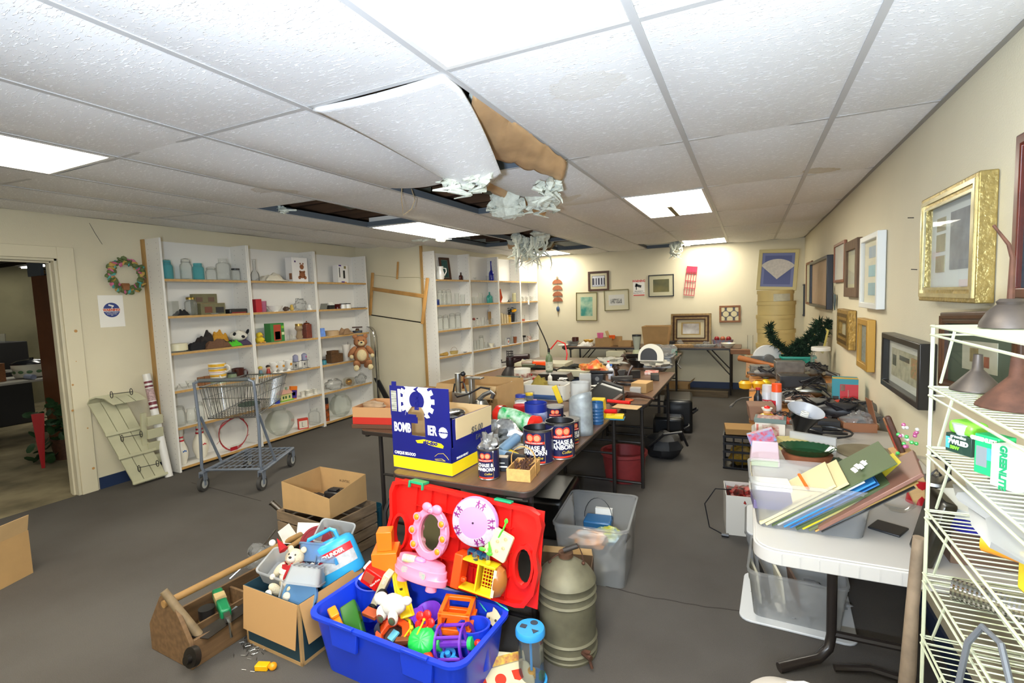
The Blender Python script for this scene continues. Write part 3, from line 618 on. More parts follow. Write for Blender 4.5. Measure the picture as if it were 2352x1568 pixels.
p=sA(545,775,.11);m=mpp(p);t=put(thing('panda_hat','white panda hat with black eye patches lying on the heap','hat',p),sA(545,796,.11)+V((.03,0,22*m)),rot=(0,.5,.2));B().sph(0,0,0,14*m,22*m,12*m,nz=.2).out('hat_body',fb('#dcd8cc'),t);B().sph(.055,0,.02,.02,.022,.014).out('eye_patch',fb('#17171c'),t);B().sph(.02,.085,.055,.014,.014,.03).sph(.02,-.09,.04,.014,.014,.02).out('ear',fb('#17171c'),t)
# third shelf, middle bookcase
p=sA(597,785,.09);m=mpp(p);t=put(thing('yellow_plush_duck','yellow plush duck sitting in the middle bookcase','soft toy'),p,rz=0);yl=fb('#e0c22a')
B().sph(0,0,7*m,10*m,10*m,8*m,nz=.15).sph(0,0,18*m,7*m,nz=.1).out('body',yl,t);B().sph(8*m,0,17*m,4*m,3*m,1.5*m).sph(8*m,5*m,2*m,5*m,3*m,2*m).sph(8*m,-5*m,2*m,5*m,3*m,2*m).out('bill_and_feet',fb('#d9a24a'),t)
p=sA(632,782,.09);m=mpp(p);t=put(cbox('green carton with a red recipe picture in the middle bookcase',37*m,.10,42*m,pl('#2f7a3a',.4),'green_box',deco=[('f',.22,.75,.05,.92,pl('#a8402c')),('f',.3,.68,.12,.55,pl('#c9a27a')),('f',.8,.98,.35,.5,pl('#cfd9a8')),('f',.8,.98,.7,.85,pl('#7ab52a'))]),p,rz=pi/2)
p=sA(688,776,.08);m=mpp(p);t=put(thing('oil_lamp','glass jar with brown and cream layers and a gold top','jar'),p);B().lathe([(1e-5,0),(6*m,0),(8*m,5*m),(6*m,12*m),(5*m,18*m),(9*m,24*m),(7*m,32*m),(1e-5,34*m)],16).out('lamp_glass',glassy('brown_layer_glass',(.8,.66,.5),.45,.05,(.75,.6,.42)),t);B().cyl(8*m,30*m,35*m,16).out('gold_lid',mt('#b79a55'),t)
p=sA(706,773,.09);m=mpp(p);t=put(thing('red_storage_tin','tall rust red tin with a knobbed lid','tin'),p,rz=pi/2);B().cb(0,0,0,16*m,14*m,32*m).out('tin_body',mat('red_tin_print',c('#7a3626'),.4,noise_=.4,scale=50),t,bev=.004);B().sph(0,0,32*m,8*m,7*m,4*m).sph(0,0,38*m,1.6*m).out('tin_lid',mt('#8a4a34'),t)
p=sA(741,769,.07);m=mpp(p);q=B().at(0,0,0,rx=-.3).box(-7*m,-.002,0,7*m,.002,20*m);put(tag(q.out('printed_card',mat('blue_card',c('#3a64a8'),.5,noise_=-.9,scale=30)),'blue and white printed card leaning in the corner bookcase','card'),p,rz=1.1)
p=sA(763,768,.1);m=mpp(p);put(tag(B().cyl(15*m,0,11*m).out('round_box',pl('#b89a74',.6)),'round tan felt box','box'),p)
p=sA(793,764,.06);m=mpp(p);put(cloth('brown wool mitten draped over the shelf edge by the bear',.07,16*m,14*m,fb('#9a7a5a'),'mitten','clothing',seed=9),p)
p=sA(821,761,.1);m=mpp(p);t=put(thing('old_telephone','small black antique telephone','telephone'),p,rz=.6);B().prism(rrect(20*m,14*m,.01),0,5*m).out('phone_base',BLK,t);B().cyl(5*m,5*m,10*m,r2=3*m).box(-11*m,-3*m,11*m,11*m,3*m,14*m).out('receiver',WOODD,t);B().at(0,-5*m,5*m).cyl(3*m,0,1*m).out('dial',mt('#b89a3a'),t)
# --- fourth shelf
for px,w_,h,lb in((400,9,10,'cut glass dish at the left end of the fourth shelf'),(423,11,12,'cut glass dish in the middle of three'),(439,11,16,'cut glass dish nearest the brown blocks')):
    p=sA(px,890,.09);m=mpp(p);put(bowl(lb,w_*m,h*m,GL),p)
for px,lb in((462,'upright brown wooden block left of its twin'),(476,'upright brown wooden block beside the striped mug')):
    p=sA(px,884,.08);m=mpp(p);put(tag(B().cb(0,0,0,7*m,13*m,20*m).out('wooden_block',WOODM,bev=.002),lb,'block'),p)
p=sA(502,878,.09);m=mpp(p);yb=pl('#e0ad2a',.3);nv=pl('#3a3a3a',.3);b1=put(mug('lower yellow and white striped cup with a green foot',17*m,20*m,WHITE,[(0,.2,pl('#a8b884')),(.75,.98,yb),(.5,.56,nv),(.35,.4,pl('#b03a2a'))],'striped_cup',a=-.4),p)
put(mug('upper yellow striped mug stacked on the lower one',18*m,24*m,WHITE,[(.72,.98,yb),(.3,.5,yb),(.6,.65,nv),(.18,.22,pl('#b03a2a')),(.52,.55,nv)],'striped_mug',a=.4),p+V((0,0,20*m+.001)))
p=sA(534,872,.08);m=mpp(p);put(jar('small jar with dark lid beside the striped mugs',10*m,18*m,glassy('pale_green_glass',(.8,.9,.75),.3),BLK,.9),p)
p=sA(548,868,.13);m=mpp(p);put(mug('dark brown glazed pitcher mug with a big handle',13*m,24*m,pl('#45201a',.15),None,'brown_pitcher',a=.5),p)
for px,lb,c1,c2 in((599,'small figurine of a blonde child in blue','#cdb53a','#5a7a8a'),(617,'figurine of a child in red with dark hair and green base','#2a1a10','#a02a1c')):
    p=sA(px,858,.07);m=mpp(p);t=put(thing('child_figurine',lb,'figurine'),p);B().cyl(6*m,0,2*m).out('figurine_base',pl('#4a7a3a'),t);B().cyl(5*m,2*m,13*m,r2=3*m).out('figurine_body',pl(c2),t);B().sph(0,0,16*m,4.5*m).out('figurine_head',pl('#d9a888'),t);B().sph(-.5*m,0,17.5*m,5*m,5*m,4*m).out('figurine_hair',pl(c1),t)
for px,py,lb in((631,851,'white footed cup with a fruit pattern, left of three'),(646,852,'white footed cup with a fruit pattern, middle and in front'),(663,847,'white footed cup with a fruit pattern, right of three')):
    p=sA(px,py,.09 if px!=646 else.05);m=mpp(p);t=put(thing('footed_cup',lb,'cup'),p);B().lathe([(1e-5,0),(6*m,0),(3*m,3*m),(3*m,4*m),(8*m,9*m),(10*m,24*m),(9.4*m,24*m),(7*m,9*m),(1e-5,6*m)],16).out('cup_body',WHITE,t);B().at(9*m,0,15*m,ry=pi/2).cyl(3*m,-.002,.002,8).out('painted_fruit',pl('#c98a2a'),t)
for px,py,lb,dot in((680,843,'lilac pillar candle on a black wire stand, left one',0),(700,839,'lilac pillar candle on a black wire stand, right one with a pink sticker',1)):
    p=sA(px,py,.08);m=mpp(p);t=put(thing('candle_stand',lb,'candle'),p,rz=pi/2);s_=7.5*m;q=B()
    for sx in(-s_,s_):q.tube([(sx,0,1*m),(sx,0,17*m)],.002,5);q.rod((-s_*1.4,-s_,0.002),(s_*1.4,-s_,0.002),.002,5);q.rod((-s_,-s_,.002),(-s_,s_,.002),.002,5);q.rod((s_,-s_,.002),(s_,s_,.002),.002,5)
    q.box(-s_,-s_*.7,17*m,s_,s_*.7,18*m)
    for k in range(6):a=pi*k/6;q.rod((-s_*cos(a),0,9*m-s_*sin(a)),(s_*cos(a),0,9*m+s_*sin(a)),.0015,5)
    q.out('wire_stand',BLK,t);B().lathe([(1e-5,18*m),(6*m,18*m),(6*m,31*m),(2*m,34*m),(1e-5,34*m)],16).out('pillar_candle',pl('#8f90aa',.6),t)
    if dot:B().at(0,-6.1*m,26*m,rx=pi/2).cyl(1.8*m,0,.001,8).out('sticker',pl('#c84a7a'),t)
p=sA(744,833,.08);m=mpp(p);put(jar('small teal lidded pot in the corner bookcase',6*m,12*m,pl('#2a7a8a',.3),BLK,.8),p)
p=sA(769,830,.09);m=mpp(p);t=put(thing('carved_wooden_box','brown carved wooden box with a stepped top','box'),p,rz=pi/2);B().cb(0,0,0,36*m,.1,20*m).cb(-5*m,0,20*m,22*m,.09,8*m).out('box_body',mat('old_brown',c('#5f4022'),.7,noise_=.3),t,bev=.003)
p=sA(797,827,.07);m=mpp(p);t=put(thing('tall_tumbler','tall white travel tumbler with a metal straw beside the bear','cup'),p);B().cup(7*m,9.5*m,0,37*m).out('cup_body',pl('#dcd6cc'),t);B().rod((2*m,0,3*m),(4*m,2*m,43*m),.003).out('straw',STEEL,t)
# --- fifth shelf
p=sA(637,925,.05);m=mpp(p);t=put(thing('small_blue_tin','small blue tin at the shelf edge behind the cart','tin'),p);B().cyl(6*m,0,8*m).out('tin_body',pl('#2a3aa0'),t)
p=sA(654,918,.09);m=mpp(p);t=put(thing('toy_cottage','small painted toy cottage with a pink roof','ornament'),p,rz=pi/2);B().cb(0,0,0,38*m,18*m,3*m).out('lawn',pl('#7aa83a'),t);B().cb(0,0,3*m,30*m,14*m,14*m).out('cottage_walls',pl('#cfc98a'),t);B().add([(-17*m,-9*m,17*m),(17*m,-9*m,17*m),(17*m,9*m,17*m),(-17*m,9*m,17*m),(-13*m,0,26*m),(13*m,0,26*m)],[(0,1,5,4),(2,3,4,5),(1,2,5),(3,0,4),(3,2,1,0)]).out('roof',pl('#c99a8a'),t);q=B()
for x in(-9,-2,8):q.cb(x*m,-7.2*m,6*m,4*m,.4*m,6*m)
q.out('cottage_windows',pl('#2a5a3a'),t);B().cb(6*m,0,24*m,4*m,4*m,7*m).out('chimney',pl('#8aa08a'),t)
p=sA(672,913,.08);m=mpp(p);put(cbox('orange and purple snack carton leaning beside the cottage',18*m,.03,30*m,pl('#d9721a',.4),'snack_carton',deco=[('f',.15,.95,.1,.7,pl('#3a2a7a')),('f',.3,.7,.3,.55,pl('#8a7aa0'))]),p,rot=(0,.15,pi/2))
for px,py,lb in((695,907,'white china cup with small flowers, left one'),(710,905,'wide white china bowl with small flowers'),(724,903,'white china dish with small flowers, right one')):
    p=sA(px,py,.09);m=mpp(p);put(bowl(lb,(6 if '710'not in str(px)else 11)*m,12*m,mat('flowered_china',c('#d8d4c6'),.3,noise_=.15,scale=70),foot=.9,name='china_bowl'),p)
p=sA(768,894,.09);m=mpp(p);put(bag('flat crumpled clear bag on the fifth shelf of the corner bookcase',.08,24*m,14*m,seed=11),p)
p=sA(802,885,.09);m=mpp(p);t=put(cbox('clear gift box holding a gold bauble',20*m,18*m,18*m,glassy('box_film',(.95,.93,.85),.12),'bauble_box'),p,rz=.5);B().sph(0,0,9*m,7.5*m).out('gold_bauble',mt('#d9a23a',.2),t)
p=sA(829,879,.09);m=mpp(p);put(bag('clear bag with a white ornament right of the gold bauble',.06,15*m,12*m,seed=13),p)
# --- floor shelf
def pin(label,p,w_,h,stripe,rz=0):
    m=mpp(p);r=w_*m/2;H_=h*m;t=put(thing('bowling_pin',label,'bowling pin'),p)
    B().lathe([(1e-5,0),(r*.55,0),(r*.6,H_*.01),(r*.95,H_*.2),(r,H_*.32),(r*.85,H_*.45),(r*.5,H_*.6),(r*.38,H_*.7),(r*.42,H_*.8),(r*.54,H_*.9),(r*.45,H_*.97),(1e-5,H_)],20).out('pin_body',pl('#e6e0cf',.25),t)
    q=B()
    for a,b,ra in((.62,.66,.46),(.71,.75,.39)):q.lathe([(r*ra*1.0,H_*a),(r*ra*1.12,H_*a),(r*(ra-.02)*1.12,H_*b),(r*(ra-.02),H_*b)],20)
    q.out('red_bands',pl('#c0202a',.3),t)
    q=B();q.at(r*.93,0,H_*.36,ry=pi/2)
    for k in range(3):q.box(-.006-(k%2)*.006,-.018+k*.012,-.004,.006-(k%2)*.004,-.010+k*.012,.0045)
    q.out('emblem',stripe,t)
pin('slim white bowling pin with a blue crown mark, next to the bookcase side',sA(421,1074,.1),25,86,pl('#3a6ab0'))
pin('fatter white bowling pin with a red crown mark, behind the cart leg',sA(464,1061,.13),33,92,pl('#c0202a'))
p=sA(541,1040,.06);m=mpp(p);t=put(thing('red_twig_wreath','red painted twig wreath standing behind the cart','wreath'),p+V((0,0,38*m)),rz=pi/2);q=B();random.seed(4)
for k in range(6):
    ph=random.random()*6;pts=[((36+3*sin(3*a+ph))*m*cos(a),4*m*sin(2*a+ph),(36+3*cos(4*a+ph))*m*sin(a))for a in[2*pi*i/28 for i in range(28)]];q.tube(pts,.0035,5,True)
for k in range(10):
    a=2*pi*random.random();q.rod((35*m*cos(a),0,35*m*sin(a)),(43*m*cos(a+.15),.02,43*m*sin(a+.15)),.002,4)
q.out('twigs',pl('#9a1a22',.5),t);B().cb(-6*m,-.02,-46*m,17*m,.003,16*m).out('red_tag',pl('#a01c28'),t)
def octbowl(label,p,w_,h):
    m=mpp(p);r=w_*m/2;H_=h*m;q=B();pr=[(.35,0),(.7,.12),(1,.38),(1,.62),(.72,.86),(.45,.93),(.5,1.0)]
    q.lathe([(1e-5,0)]+[(r*a,H_*b)for a,b in pr]+[(r*a-.003,H_*b)for a,b in reversed(pr[1:])],8);o=q.out('octagonal_glass_bowl',glassy('bowl_glass',(.97,.98,.97),.14,.03,(.92,.94,.9),.5),smooth=False);tag(o,label,'bowl');put(o,p,rz=.2)
octbowl('large eight sided glass fish bowl with a faceted body, beside the red carton',sA(646,1014,.08),62,60)
octbowl('smaller eight sided glass fish bowl in the corner bookcase',sA(785,969,.08),50,52)
p=sA(697,991,.05);m=mpp(p);t=put(cbox('red carton with a white label on the bottom shelf',22*m,.05,24*m,pl('#c83a2a',.4),'red_carton',deco=[('f',.08,.92,.1,.8,pl('#e0d6c6')),('f',.35,.42,.2,.7,BLK),('f',.42,.6,.2,.27,BLK)]),p,rz=pi/2-.5)
p=sA(753,975,.06);m=mpp(p);t=put(thing('spray_can','tall black capped spray can with flame colours','spray can'),p);B().cyl(5*m,0,40*m).out('can_body',mat('flame_print',c('#b8561c'),.35,col2=c('#3a2a1a'),scale=30),t);B().cyl(4.6*m,40*m,53*m,r2=4.2*m).out('cap',BLK,t)
p=sA(825,950,.1);m=mpp(p);put(tag(B().box(-.05,-14*m,0,.05,14*m,.012).out('paper_stack',PAPER),'small stack of papers on the bottom shelf','papers'),p)
# --- far units
p=sB(1003,640,.08);m=mpp(p);put(bottle('stack of clear glass pieces at the left end of the top far shelf',6*m,44*m,GL,neck=.6),p)
p=sB(1012,641,.06);m=mpp(p);t=put(thing('white_pitcher','white ceramic pitcher in front of the framed picture','pitcher'),p,rz=.6);B().lathe([(1e-5,0),(7*m,0),(9*m,5*m),(9*m,14*m),(6.5*m,23*m),(8*m,30*m),(7.4*m,30*m),(5.8*m,23*m),(1e-5,4*m)],18).out('pitcher_body',WHITE,t);B().tube([(7*m,0,26*m),(13*m,0,25*m),(14*m,0,18*m),(9*m,0,9*m)],1.2*m,6).out('handle',WHITE,t)
p=sB(1022,614,.15);m=mpp(p);framed('framed_picture','dark wooden framed teal picture leaning inside the top far shelf',32*m,52*m,5*m,WOODD,mat('teal_art',c('#2a5a55'),.6,noise_=.5,scale=30),(p.x,p.y,1.80+26*m),(-.12,0,1.35),matc=pl('#5a6a5a'),mw=2*m)
p=sB(1059,642,.1);m=mpp(p);put(bottle('small dark red moon flask bottle',6*m,18*m,pl('#3a1512',.15),neck=.35,sh=.5,sq=.6),p,rz=1.3)
p=sB(1129,644,.06);m=mpp(p);put(bottle('tall cobalt blue bottle with white lettering',5.6*m,45*m,pl('#16228a',.08),neck=.28,sh=.35),p)
p=sB(1005,701,.05);m=mpp(p);put(mug('blue enamel cup on the second far shelf',5*m,13*m,pl('#22306a',.2),name='enamel_cup',a=-.5),p)
p=sB(1125,695,.1);m=mpp(p);put(bottle('squat teal glass flask on the second far shelf',9*m,25*m,GLT if False else pl('#3a9a90',.08,alpha=.9),neck=.25,sh=.55,sq=.5),p,rz=1.3)
p=sB(1150,694,.08);m=mpp(p);put(tag(B().lathe([(1e-5,0),(4*m,0),(2*m,3*m),(5*m,11*m),(3*m,20*m),(1*m,31*m),(1e-5,31*m)],14).out('amber_vase',pl('#b03a0c',.1)),'slender amber glass vase with pointed stopper','vase'),p)
p=sB(1168,692,.08);m=mpp(p);t=put(thing('miniature_lamp','miniature lamp with clear shade and black foot','lamp'),p);B().cyl(3*m,0,1.5*m).cyl(1*m,1.5*m,5*m).out('lamp_base',BLK,t);B().cyl(3*m,5*m,17*m,r2=1.5*m).out('glass_shade',GL,t)
p=sB(1181,691,.1);m=mpp(p);put(jar('cream glass canister with a rounded lid',4.6*m,20*m,pl('#c8c296',.2,alpha=.8),pl('#d0caa0'),.9),p)
for k,px in enumerate((1202,1211,1221,1230)):
    p=sB(px,689-k*.5,.08);m=mpp(p);put(mug(('first','second','third','last')[k]+' of the four white mugs with red and black spots',4.3*m,11*m,mat('spotted_white',c('#e6e2d8'),.3,noise_=.6,scale=60),name='spotted_mug',a=-1),p)
p=sB(1214,693,-.006);m=mpp(p);put(tag(B().box(-3*m,-.001,-7*m,3*m,.001,3*m).out('price_tag',PAPER),'white price tag hanging below the spotted mugs','tag'),(p.x,p.y,1.455),rz=1.4)
p=sB(1089,750,.08);m=mpp(p);t=put(thing('bird_stem_glass','stemmed glass with a red and brown bird','glass'),p);B().lathe([(1e-5,0),(3.5*m,0),(.6*m,2*m),(.6*m,8*m),(3.4*m,14*m),(3.4*m,20*m)],12).out('glass_body',GL,t);B().sph(0,0,17*m,4*m,3*m,3*m).out('bird',pl('#8a2a1a'),t)
p=sB(1097,749,.09);m=mpp(p);put(bottle('flat clear bottle with dark shoulders',4*m,18*m,GL,BLK,neck=.4),p)
p=sB(1127,744,.16);m=mpp(p);put(cbox('plain brown card folder standing behind small jars',14*m,.02,29*m,CARD,'brown_card'),p,rz=1.4)
for k,px in enumerate((1147,1153,1159)):
    p=sB(px,742-k,.09);m=mpp(p);put(cbox(('cream spined book, tallest of the three','cream spined book, middle of the three','cream spined book, shortest and nearest the canister')[k],5*m,.13,(24-k*2.5)*m,pl('#c9b894',.6),'book','book',group='cream books on the far shelf'),p,rz=1.45)
p=sB(1168,740,.08);m=mpp(p);put(jar('yellow ceramic canister beside the cream books',6.2*m,18*m,pl('#c9a24a',.3),pl('#a87a2a',.3),.95),p)
p=sB(1175,739,.14);m=mpp(p);t=put(thing('sunflower_pot','black leafy pot with a yellow sunflower','plant'),p);B().cup(7*m,8*m,0,20*m).out('pot',BLK,t);q=B();random.seed(8)
for k in range(26):a=random.random()*6.3;r_=random.random()*12*m;q.at(r_*cos(a),r_*sin(a),(21+random.random()*12)*m,rx=random.random()*2,rz=a).sph(0,0,0,4*m,2*m,.5*m,n=6,m=4)
q.out('leaves',pl('#1a2212',.7),t);B().at(10*m,-6*m,26*m,rx=.6).cyl(6*m,0,1*m,10).out('sunflower',pl('#d99a1a'),t)
p=sB(1202,734,.08);m=mpp(p);t=put(thing('candle_glass','clear glass with an orange candle inside','candle'),p);B().cup(4*m,4.4*m,0,14*m,.002,14).out('glass_body',GL,t);B().cyl(3.6*m,.003,5*m).out('orange_wax',pl('#c8501c'),t)
p=sB(1018,818,.07);m=mpp(p);t=put(thing('corn_husk_doll','straw coloured corn husk doll lying on the shelf','doll'),p,rz=1.3);B().at(0,0,4*m,ry=pi/2).cyl(2*m,-12*m,12*m,10,r2=5*m).out('doll_skirt',mat('husk',c('#a8843a'),.8,noise_=.3,scale=40),t);B().sph(-14*m,0,4*m,3.5*m).out('doll_head',pl('#b99a6a'),t)
p=sB(1043,811,.09);m=mpp(p);t=put(thing('small_basket','small woven basket with a thin hoop handle','basket'),p,rz=1.2);B().cup(9*m,11*m,0,7*m,.003,18,.7).out('basket_body',mat('wicker',c('#b39a5a'),.8,noise_=.3,scale=90,bump=.5),t);B().tube([(9*m*cos(a),0,7*m+9*m*sin(a))for a in[pi*i/10 for i in range(11)]],.002,5).out('basket_handle',WOODM,t)
p=sB(1068,806,.06);m=mpp(p);put(plate('small metal lid lying on the shelf edge',5*m,.006,STEEL),p)
p=sB(1129,797,.09);m=mpp(p);put(bowl('cream china dish at the right end of the bottle shelf',7*m,9*m,IVORY),p)
p=sB(1165,787,.08);m=mpp(p);put(cbox('small blue and white box with a round emblem',11*m,.05,15*m,pl('#d0cfc8'),'small_box',deco=[('f',0,1,.9,1,pl('#2a3a6a')),('f',0,1,0,.08,pl('#2a3a6a')),('f',0,.1,0,1,pl('#2a3a6a')),('f',.9,1,0,1,pl('#2a3a6a')),('f',.35,.7,.3,.6,pl('#b04a3a'))]),p,rz=1.4)
p=sB(1183,784,.07);m=mpp(p);put(tumbler('brown paper cup tipped on its rim',3*m,15*m,pl('#8a4a24',.7),name='paper_cup',flare=1.5),p)
p=sB(1203,781,.08);m=mpp(p);t=put(thing('rubber_mallet','small black rubber mallet standing on its handle','mallet'),p);B().cyl(1*m,0,10*m).out('handle',BLK,t);B().at(0,0,12*m,ry=pi/2).cyl(2.4*m,-5*m,5*m).out('head',BLK,t)
p=sB(1215,778,.08);m=mpp(p);put(mug('white mug with a red pattern on the lower far shelf',4.4*m,11*m,mat('red_pattern_white',c('#e0d8ce'),.3,col2=c('#a8705a'),scale=40),a=1),p)
p=sB(1204,812,.06);m=mpp(p);put(mug('small blue mug on the lowest visible far shelf',4*m,9*m,pl('#2a4a9a',.2),a=-.6),p)
# --- bow saw hanging on the jog wall
bs=at(855,722,y=YJ-.05);m_=mpp(bs)
def j(px,py,off=.05):return at(px,py,y=YJ-off)
t=thing('bow_saw','old wooden frame bow saw hanging beside the far shelves','saw',j(900,660))
o0=j(900,660);q=B()
def beam(b,p1,p2,w_,d=.02):
    p1=p1-o0;p2=p2-o0;dd=(p2-p1).normalized();s_=dd.cross(V((0,1,0))).normalized()*w_/2;y=V((0,d/2,0))
    return b.add([p1-s_-y,p1+s_-y,p1+s_+y,p1-s_+y,p2-s_-y,p2+s_-y,p2+s_+y,p2-s_+y],[(3,2,1,0),(4,5,6,7),(0,1,5,4),(1,2,6,5),(2,3,7,6),(3,0,4,7)])
SW=mat('saw_beech',c('#b98a4c'),.5,noise_=.25,scale=6)
beam(B(),j(856,626),j(850,724),.045).out('end_post',SW,t,bev=.006);beam(B(),j(982,638,.33),j(970,744,.33),.045).out('end_post',SW,t,bev=.006)
beam(B(),j(855,663),j(978,681,.33),.05).out('cross_bar',SW,t,bev=.006);beam(B(),j(914,601,.12),j(912,641,.14),.022).out('toggle_stick',SW,t,bev=.003)
beam(B(),j(852,723),j(971,741,.33),.014,.003).out('saw_blade',mt('#2a2522',.6),t)
q=B();q.tube([j(857,631)-o0,j(912,637,.14)-o0,j(960,637,.28)-o0,j(981,642,.33)-o0],.003,5);q.out('twisted_cord',mat('jute',c('#9a9270'),.9),t)
# --- teddy bear and steel rail at the end of the corner bookcase
def teddy(label,p,s_,rz,fur,light,name='teddy_bear',rot=None):
    t=thing(name,label,'soft toy',p,rz,rot=rot);q=B()
    q.sph(0,0,.16,.115,.10,.14,nz=.08).sph(0,-.01,.36,.10,.095,.09,nz=.08).sph(-.075,0,.44,.035,.02,.035).sph(.075,0,.44,.035,.02,.035)
    q.at(-.13,-.03,.22,ry=.6,rx=.3).sph(0,0,0,.04,.04,.10);q.at(.13,-.03,.22,ry=-.6,rx=.3).sph(0,0,0,.04,.04,.10)
    q.at(-.08,-.10,.03,rx=1.1,rz=-.3).sph(0,0,0,.05,.05,.11);q.at(.08,-.10,.03,rx=1.1,rz=.3).sph(0,0,0,.05,.05,.11);q.at()
    q.out('bear_body',fur,t)
    B().sph(0,-.085,.34,.05,.04,.04).sph(0,-.075,.16,.075,.04,.09).sph(-.15,-.10,.15,.03,.02,.03).sph(.15,-.10,.15,.03,.02,.03).sph(-.10,-.20,-.01,.04,.025,.045).sph(.10,-.20,-.01,.04,.025,.045).out('light_patches',light,t)
    B().sph(0,-.125,.355,.018,.012,.013).sph(-.035,-.09,.385,.010,.008,.010).sph(.035,-.09,.385,.010,.008,.010).out('nose_and_eyes',BLK,t);t.scale=(s_,)*3;return t
p=at(829,833,y=5.44);teddy('brown plush teddy bear with cream muzzle and belly propped by the steel rail',(-4.66,5.17,.70),.88,.85,fb('#a8714a'),fb('#d9c79a'))
q=B();base=V((-4.66,5.47,0));prof=[(0,0),(0,1.05),(-.02,1.13),(-.06,1.18),(-.12,1.2)]
for side in(0,1):
    q.add([(base.x+x+(.003 if side else 0),base.y+dy,z)for x,z in prof for dy in(-.03,.03)],[(2*i,2*i+1,2*i+3,2*i+2)for i in range(len(prof)-1)])
tag(q.out('steel_rail',CHROME,solid=.004),'tall bent steel strip standing at the end of the corner bookcase','rail')
tag(B().add([at(858,868,y=5.5),at(868,868,y=5.5),at(897,922,y=5.4),at(885,922,y=5.4)]+[v+V((0,.02,0))for v in(at(858,868,y=5.5),at(868,868,y=5.5),at(897,922,y=5.4),at(885,922,y=5.4))],[(3,2,1,0),(4,5,6,7),(0,1,5,4),(1,2,6,5),(2,3,7,6),(3,0,4,7)]).out('black_plank',BLK),'dark plank slanting on the jog wall beside the steel rail','plank')
# ================================================================ tables
WG=mat('walnut_laminate',c('#6b4f3c'),.35,noise_=.22,scale=9,stretch=(8,.6,1));DKE=pl('#2a2320',.4);DKL=pl('#241f1c',.45)
TZ=.70
folding_table('near walnut topped folding table with the coffee cans and blue helmet carton',-1.55,1.86,-.82,3.66,TZ,WG,DKE,DKL)
folding_table('walnut folding table second in the middle row, with the cardboard block',-1.43,3.70,-.68,5.34,TZ,WG,DKE,DKL)
folding_table('walnut folding table at the far end of the middle row, with grey tub',-1.58,5.38,-.82,7.12,TZ,WG,DKE,DKL)
folding_table('folding table of the left row under the red edged cartons',-2.28,2.46,-1.57,4.26,TZ,WG,DKE,DKL)
folding_table('folding table of the left row under the iron stove and beige trays',-2.62,4.32,-1.62,6.4,TZ,WG,DKE,DKL)
folding_table('dark folding table along the far wall, left half with cartons and blender',-2.78,7.76,-1.45,8.39,TZ,WG,DKE,DKL,legs='x')
folding_table('dark folding table along the far wall, right half under the large framed picture',-1.445,7.76,-.10,8.39,TZ,WG,DKE,DKL,legs='x')
OAKT=mat('orange_oak_laminate',c('#b5793f'),.4,noise_=.2,scale=7,stretch=(8,.7,1))
folding_table('orange wood topped table by the right wall covered in power drills',.0,3.42,.68,5.24,TZ,OAKT,pl('#8a5a30'),DKL,group=None)
folding_table('far table by the right wall under circular saws and the potted pine',-.03,5.28,.68,7.05,TZ,OAKT,pl('#8a5a30'),DKL,group=None)
# white blow moulded table, near right
wp=pl('#b2aea8',.4);t=thing('plastic_folding_table','white moulded plastic folding table at the near right, clear file bin on top','table',(.365,2.53,0));q=B()
W2,L2=.345,.83
q.prism(rrect(2*W2,2*L2,.07,6),TZ-.006,TZ).prism(rrect(2*W2+.012,2*L2+.012,.075,6),TZ-.05,TZ-.005)
q.out('tabletop',wp,t,bev=.004)
q=B()
for k in range(12):q.box(-W2+.07+k*.05,-L2-.0078,TZ-.046,-W2+.073+k*.05,-L2-.005,TZ-.012)
q.out('edge_ribs',wp,t)
for s_ in(-1,1):
    q=B();yy=-.28 if s_<0 else L2-.12;leg=pl('#2b2522',.3)
    for x in(-.065,.19):q.tube([(x,yy,TZ-.06),(x,yy,.12),(x-.01,yy-.01,.07),(x-.05,yy-.04,.035),(x-.19,yy-.13,.02)]if x<0 else[(x,yy,TZ-.06),(x,yy,.02)],.019,10)
    q.rod((-.065,yy,.13),(.19,yy,.13),.014).rod((-.065,yy,.42),(.05,yy+.1,TZ-.06),.006).rod((.19,yy,.42),(.07,yy+.1,TZ-.06),.006)
    q.box(-.02,yy-.015,TZ-.11,.01,yy+.015,TZ-.05).tube([(-.06,yy-.05,.02),(.06,yy-.02,.03),(.27,yy-.04,.02)],.014,8)
    q.out('leg_frame',leg,t)
B().at(.27,-.60,TZ).prism(circ(.045,24,sq=.32),0,.0008).out('oval_sticker',PAPER,t)
# ================================================================ pictures on the right wall
def wallpic(name,label,lt,lb_,rt,rb_,fw,fm,art,d=.025,**k):
    a,b,c_,e=(at(*q_,x=XR-.02)for q_ in(lt,lb_,rt,rb_));y1=(a.y+b.y)/2;y0=(c_.y+e.y)/2;zt=(a.z+c_.z)/2;zb=(b.z+e.z)/2
    return framed(name,label,y1-y0,zt-zb,fw,fm,art,(XR-.003-d/2,(y0+y1)/2,(zt+zb)/2),(0,0,-pi/2),d=d,**k)
GOLD=mat('gold_leaf_frame',c('#b8a468'),.3,metal=.8,noise_=.25,scale=60,bump=.4);GOLD2=mat('old_gold_frame',c('#a8843c'),.4,metal=.5,noise_=.4,scale=40,bump=.4)
def art_multi(cols):
    def f_(t,w_,h,y):
        for k,(x0,x1,z0,z1,m)in enumerate(cols):B().box(-w_/2+x0*w_,y-.002-.0006*k,-h/2+z0*h,-w_/2+x1*w_,y,-h/2+z1*h).out('print',m,t)
    return f_
gp=mat('grey_photo',c('#8f959a'),.5,noise_=.5,scale=7);gp2=mat('sepia_photo',c('#a19c80'),.5,noise_=.3,scale=9)
GMAT=pl('#d3dbd9',.6)
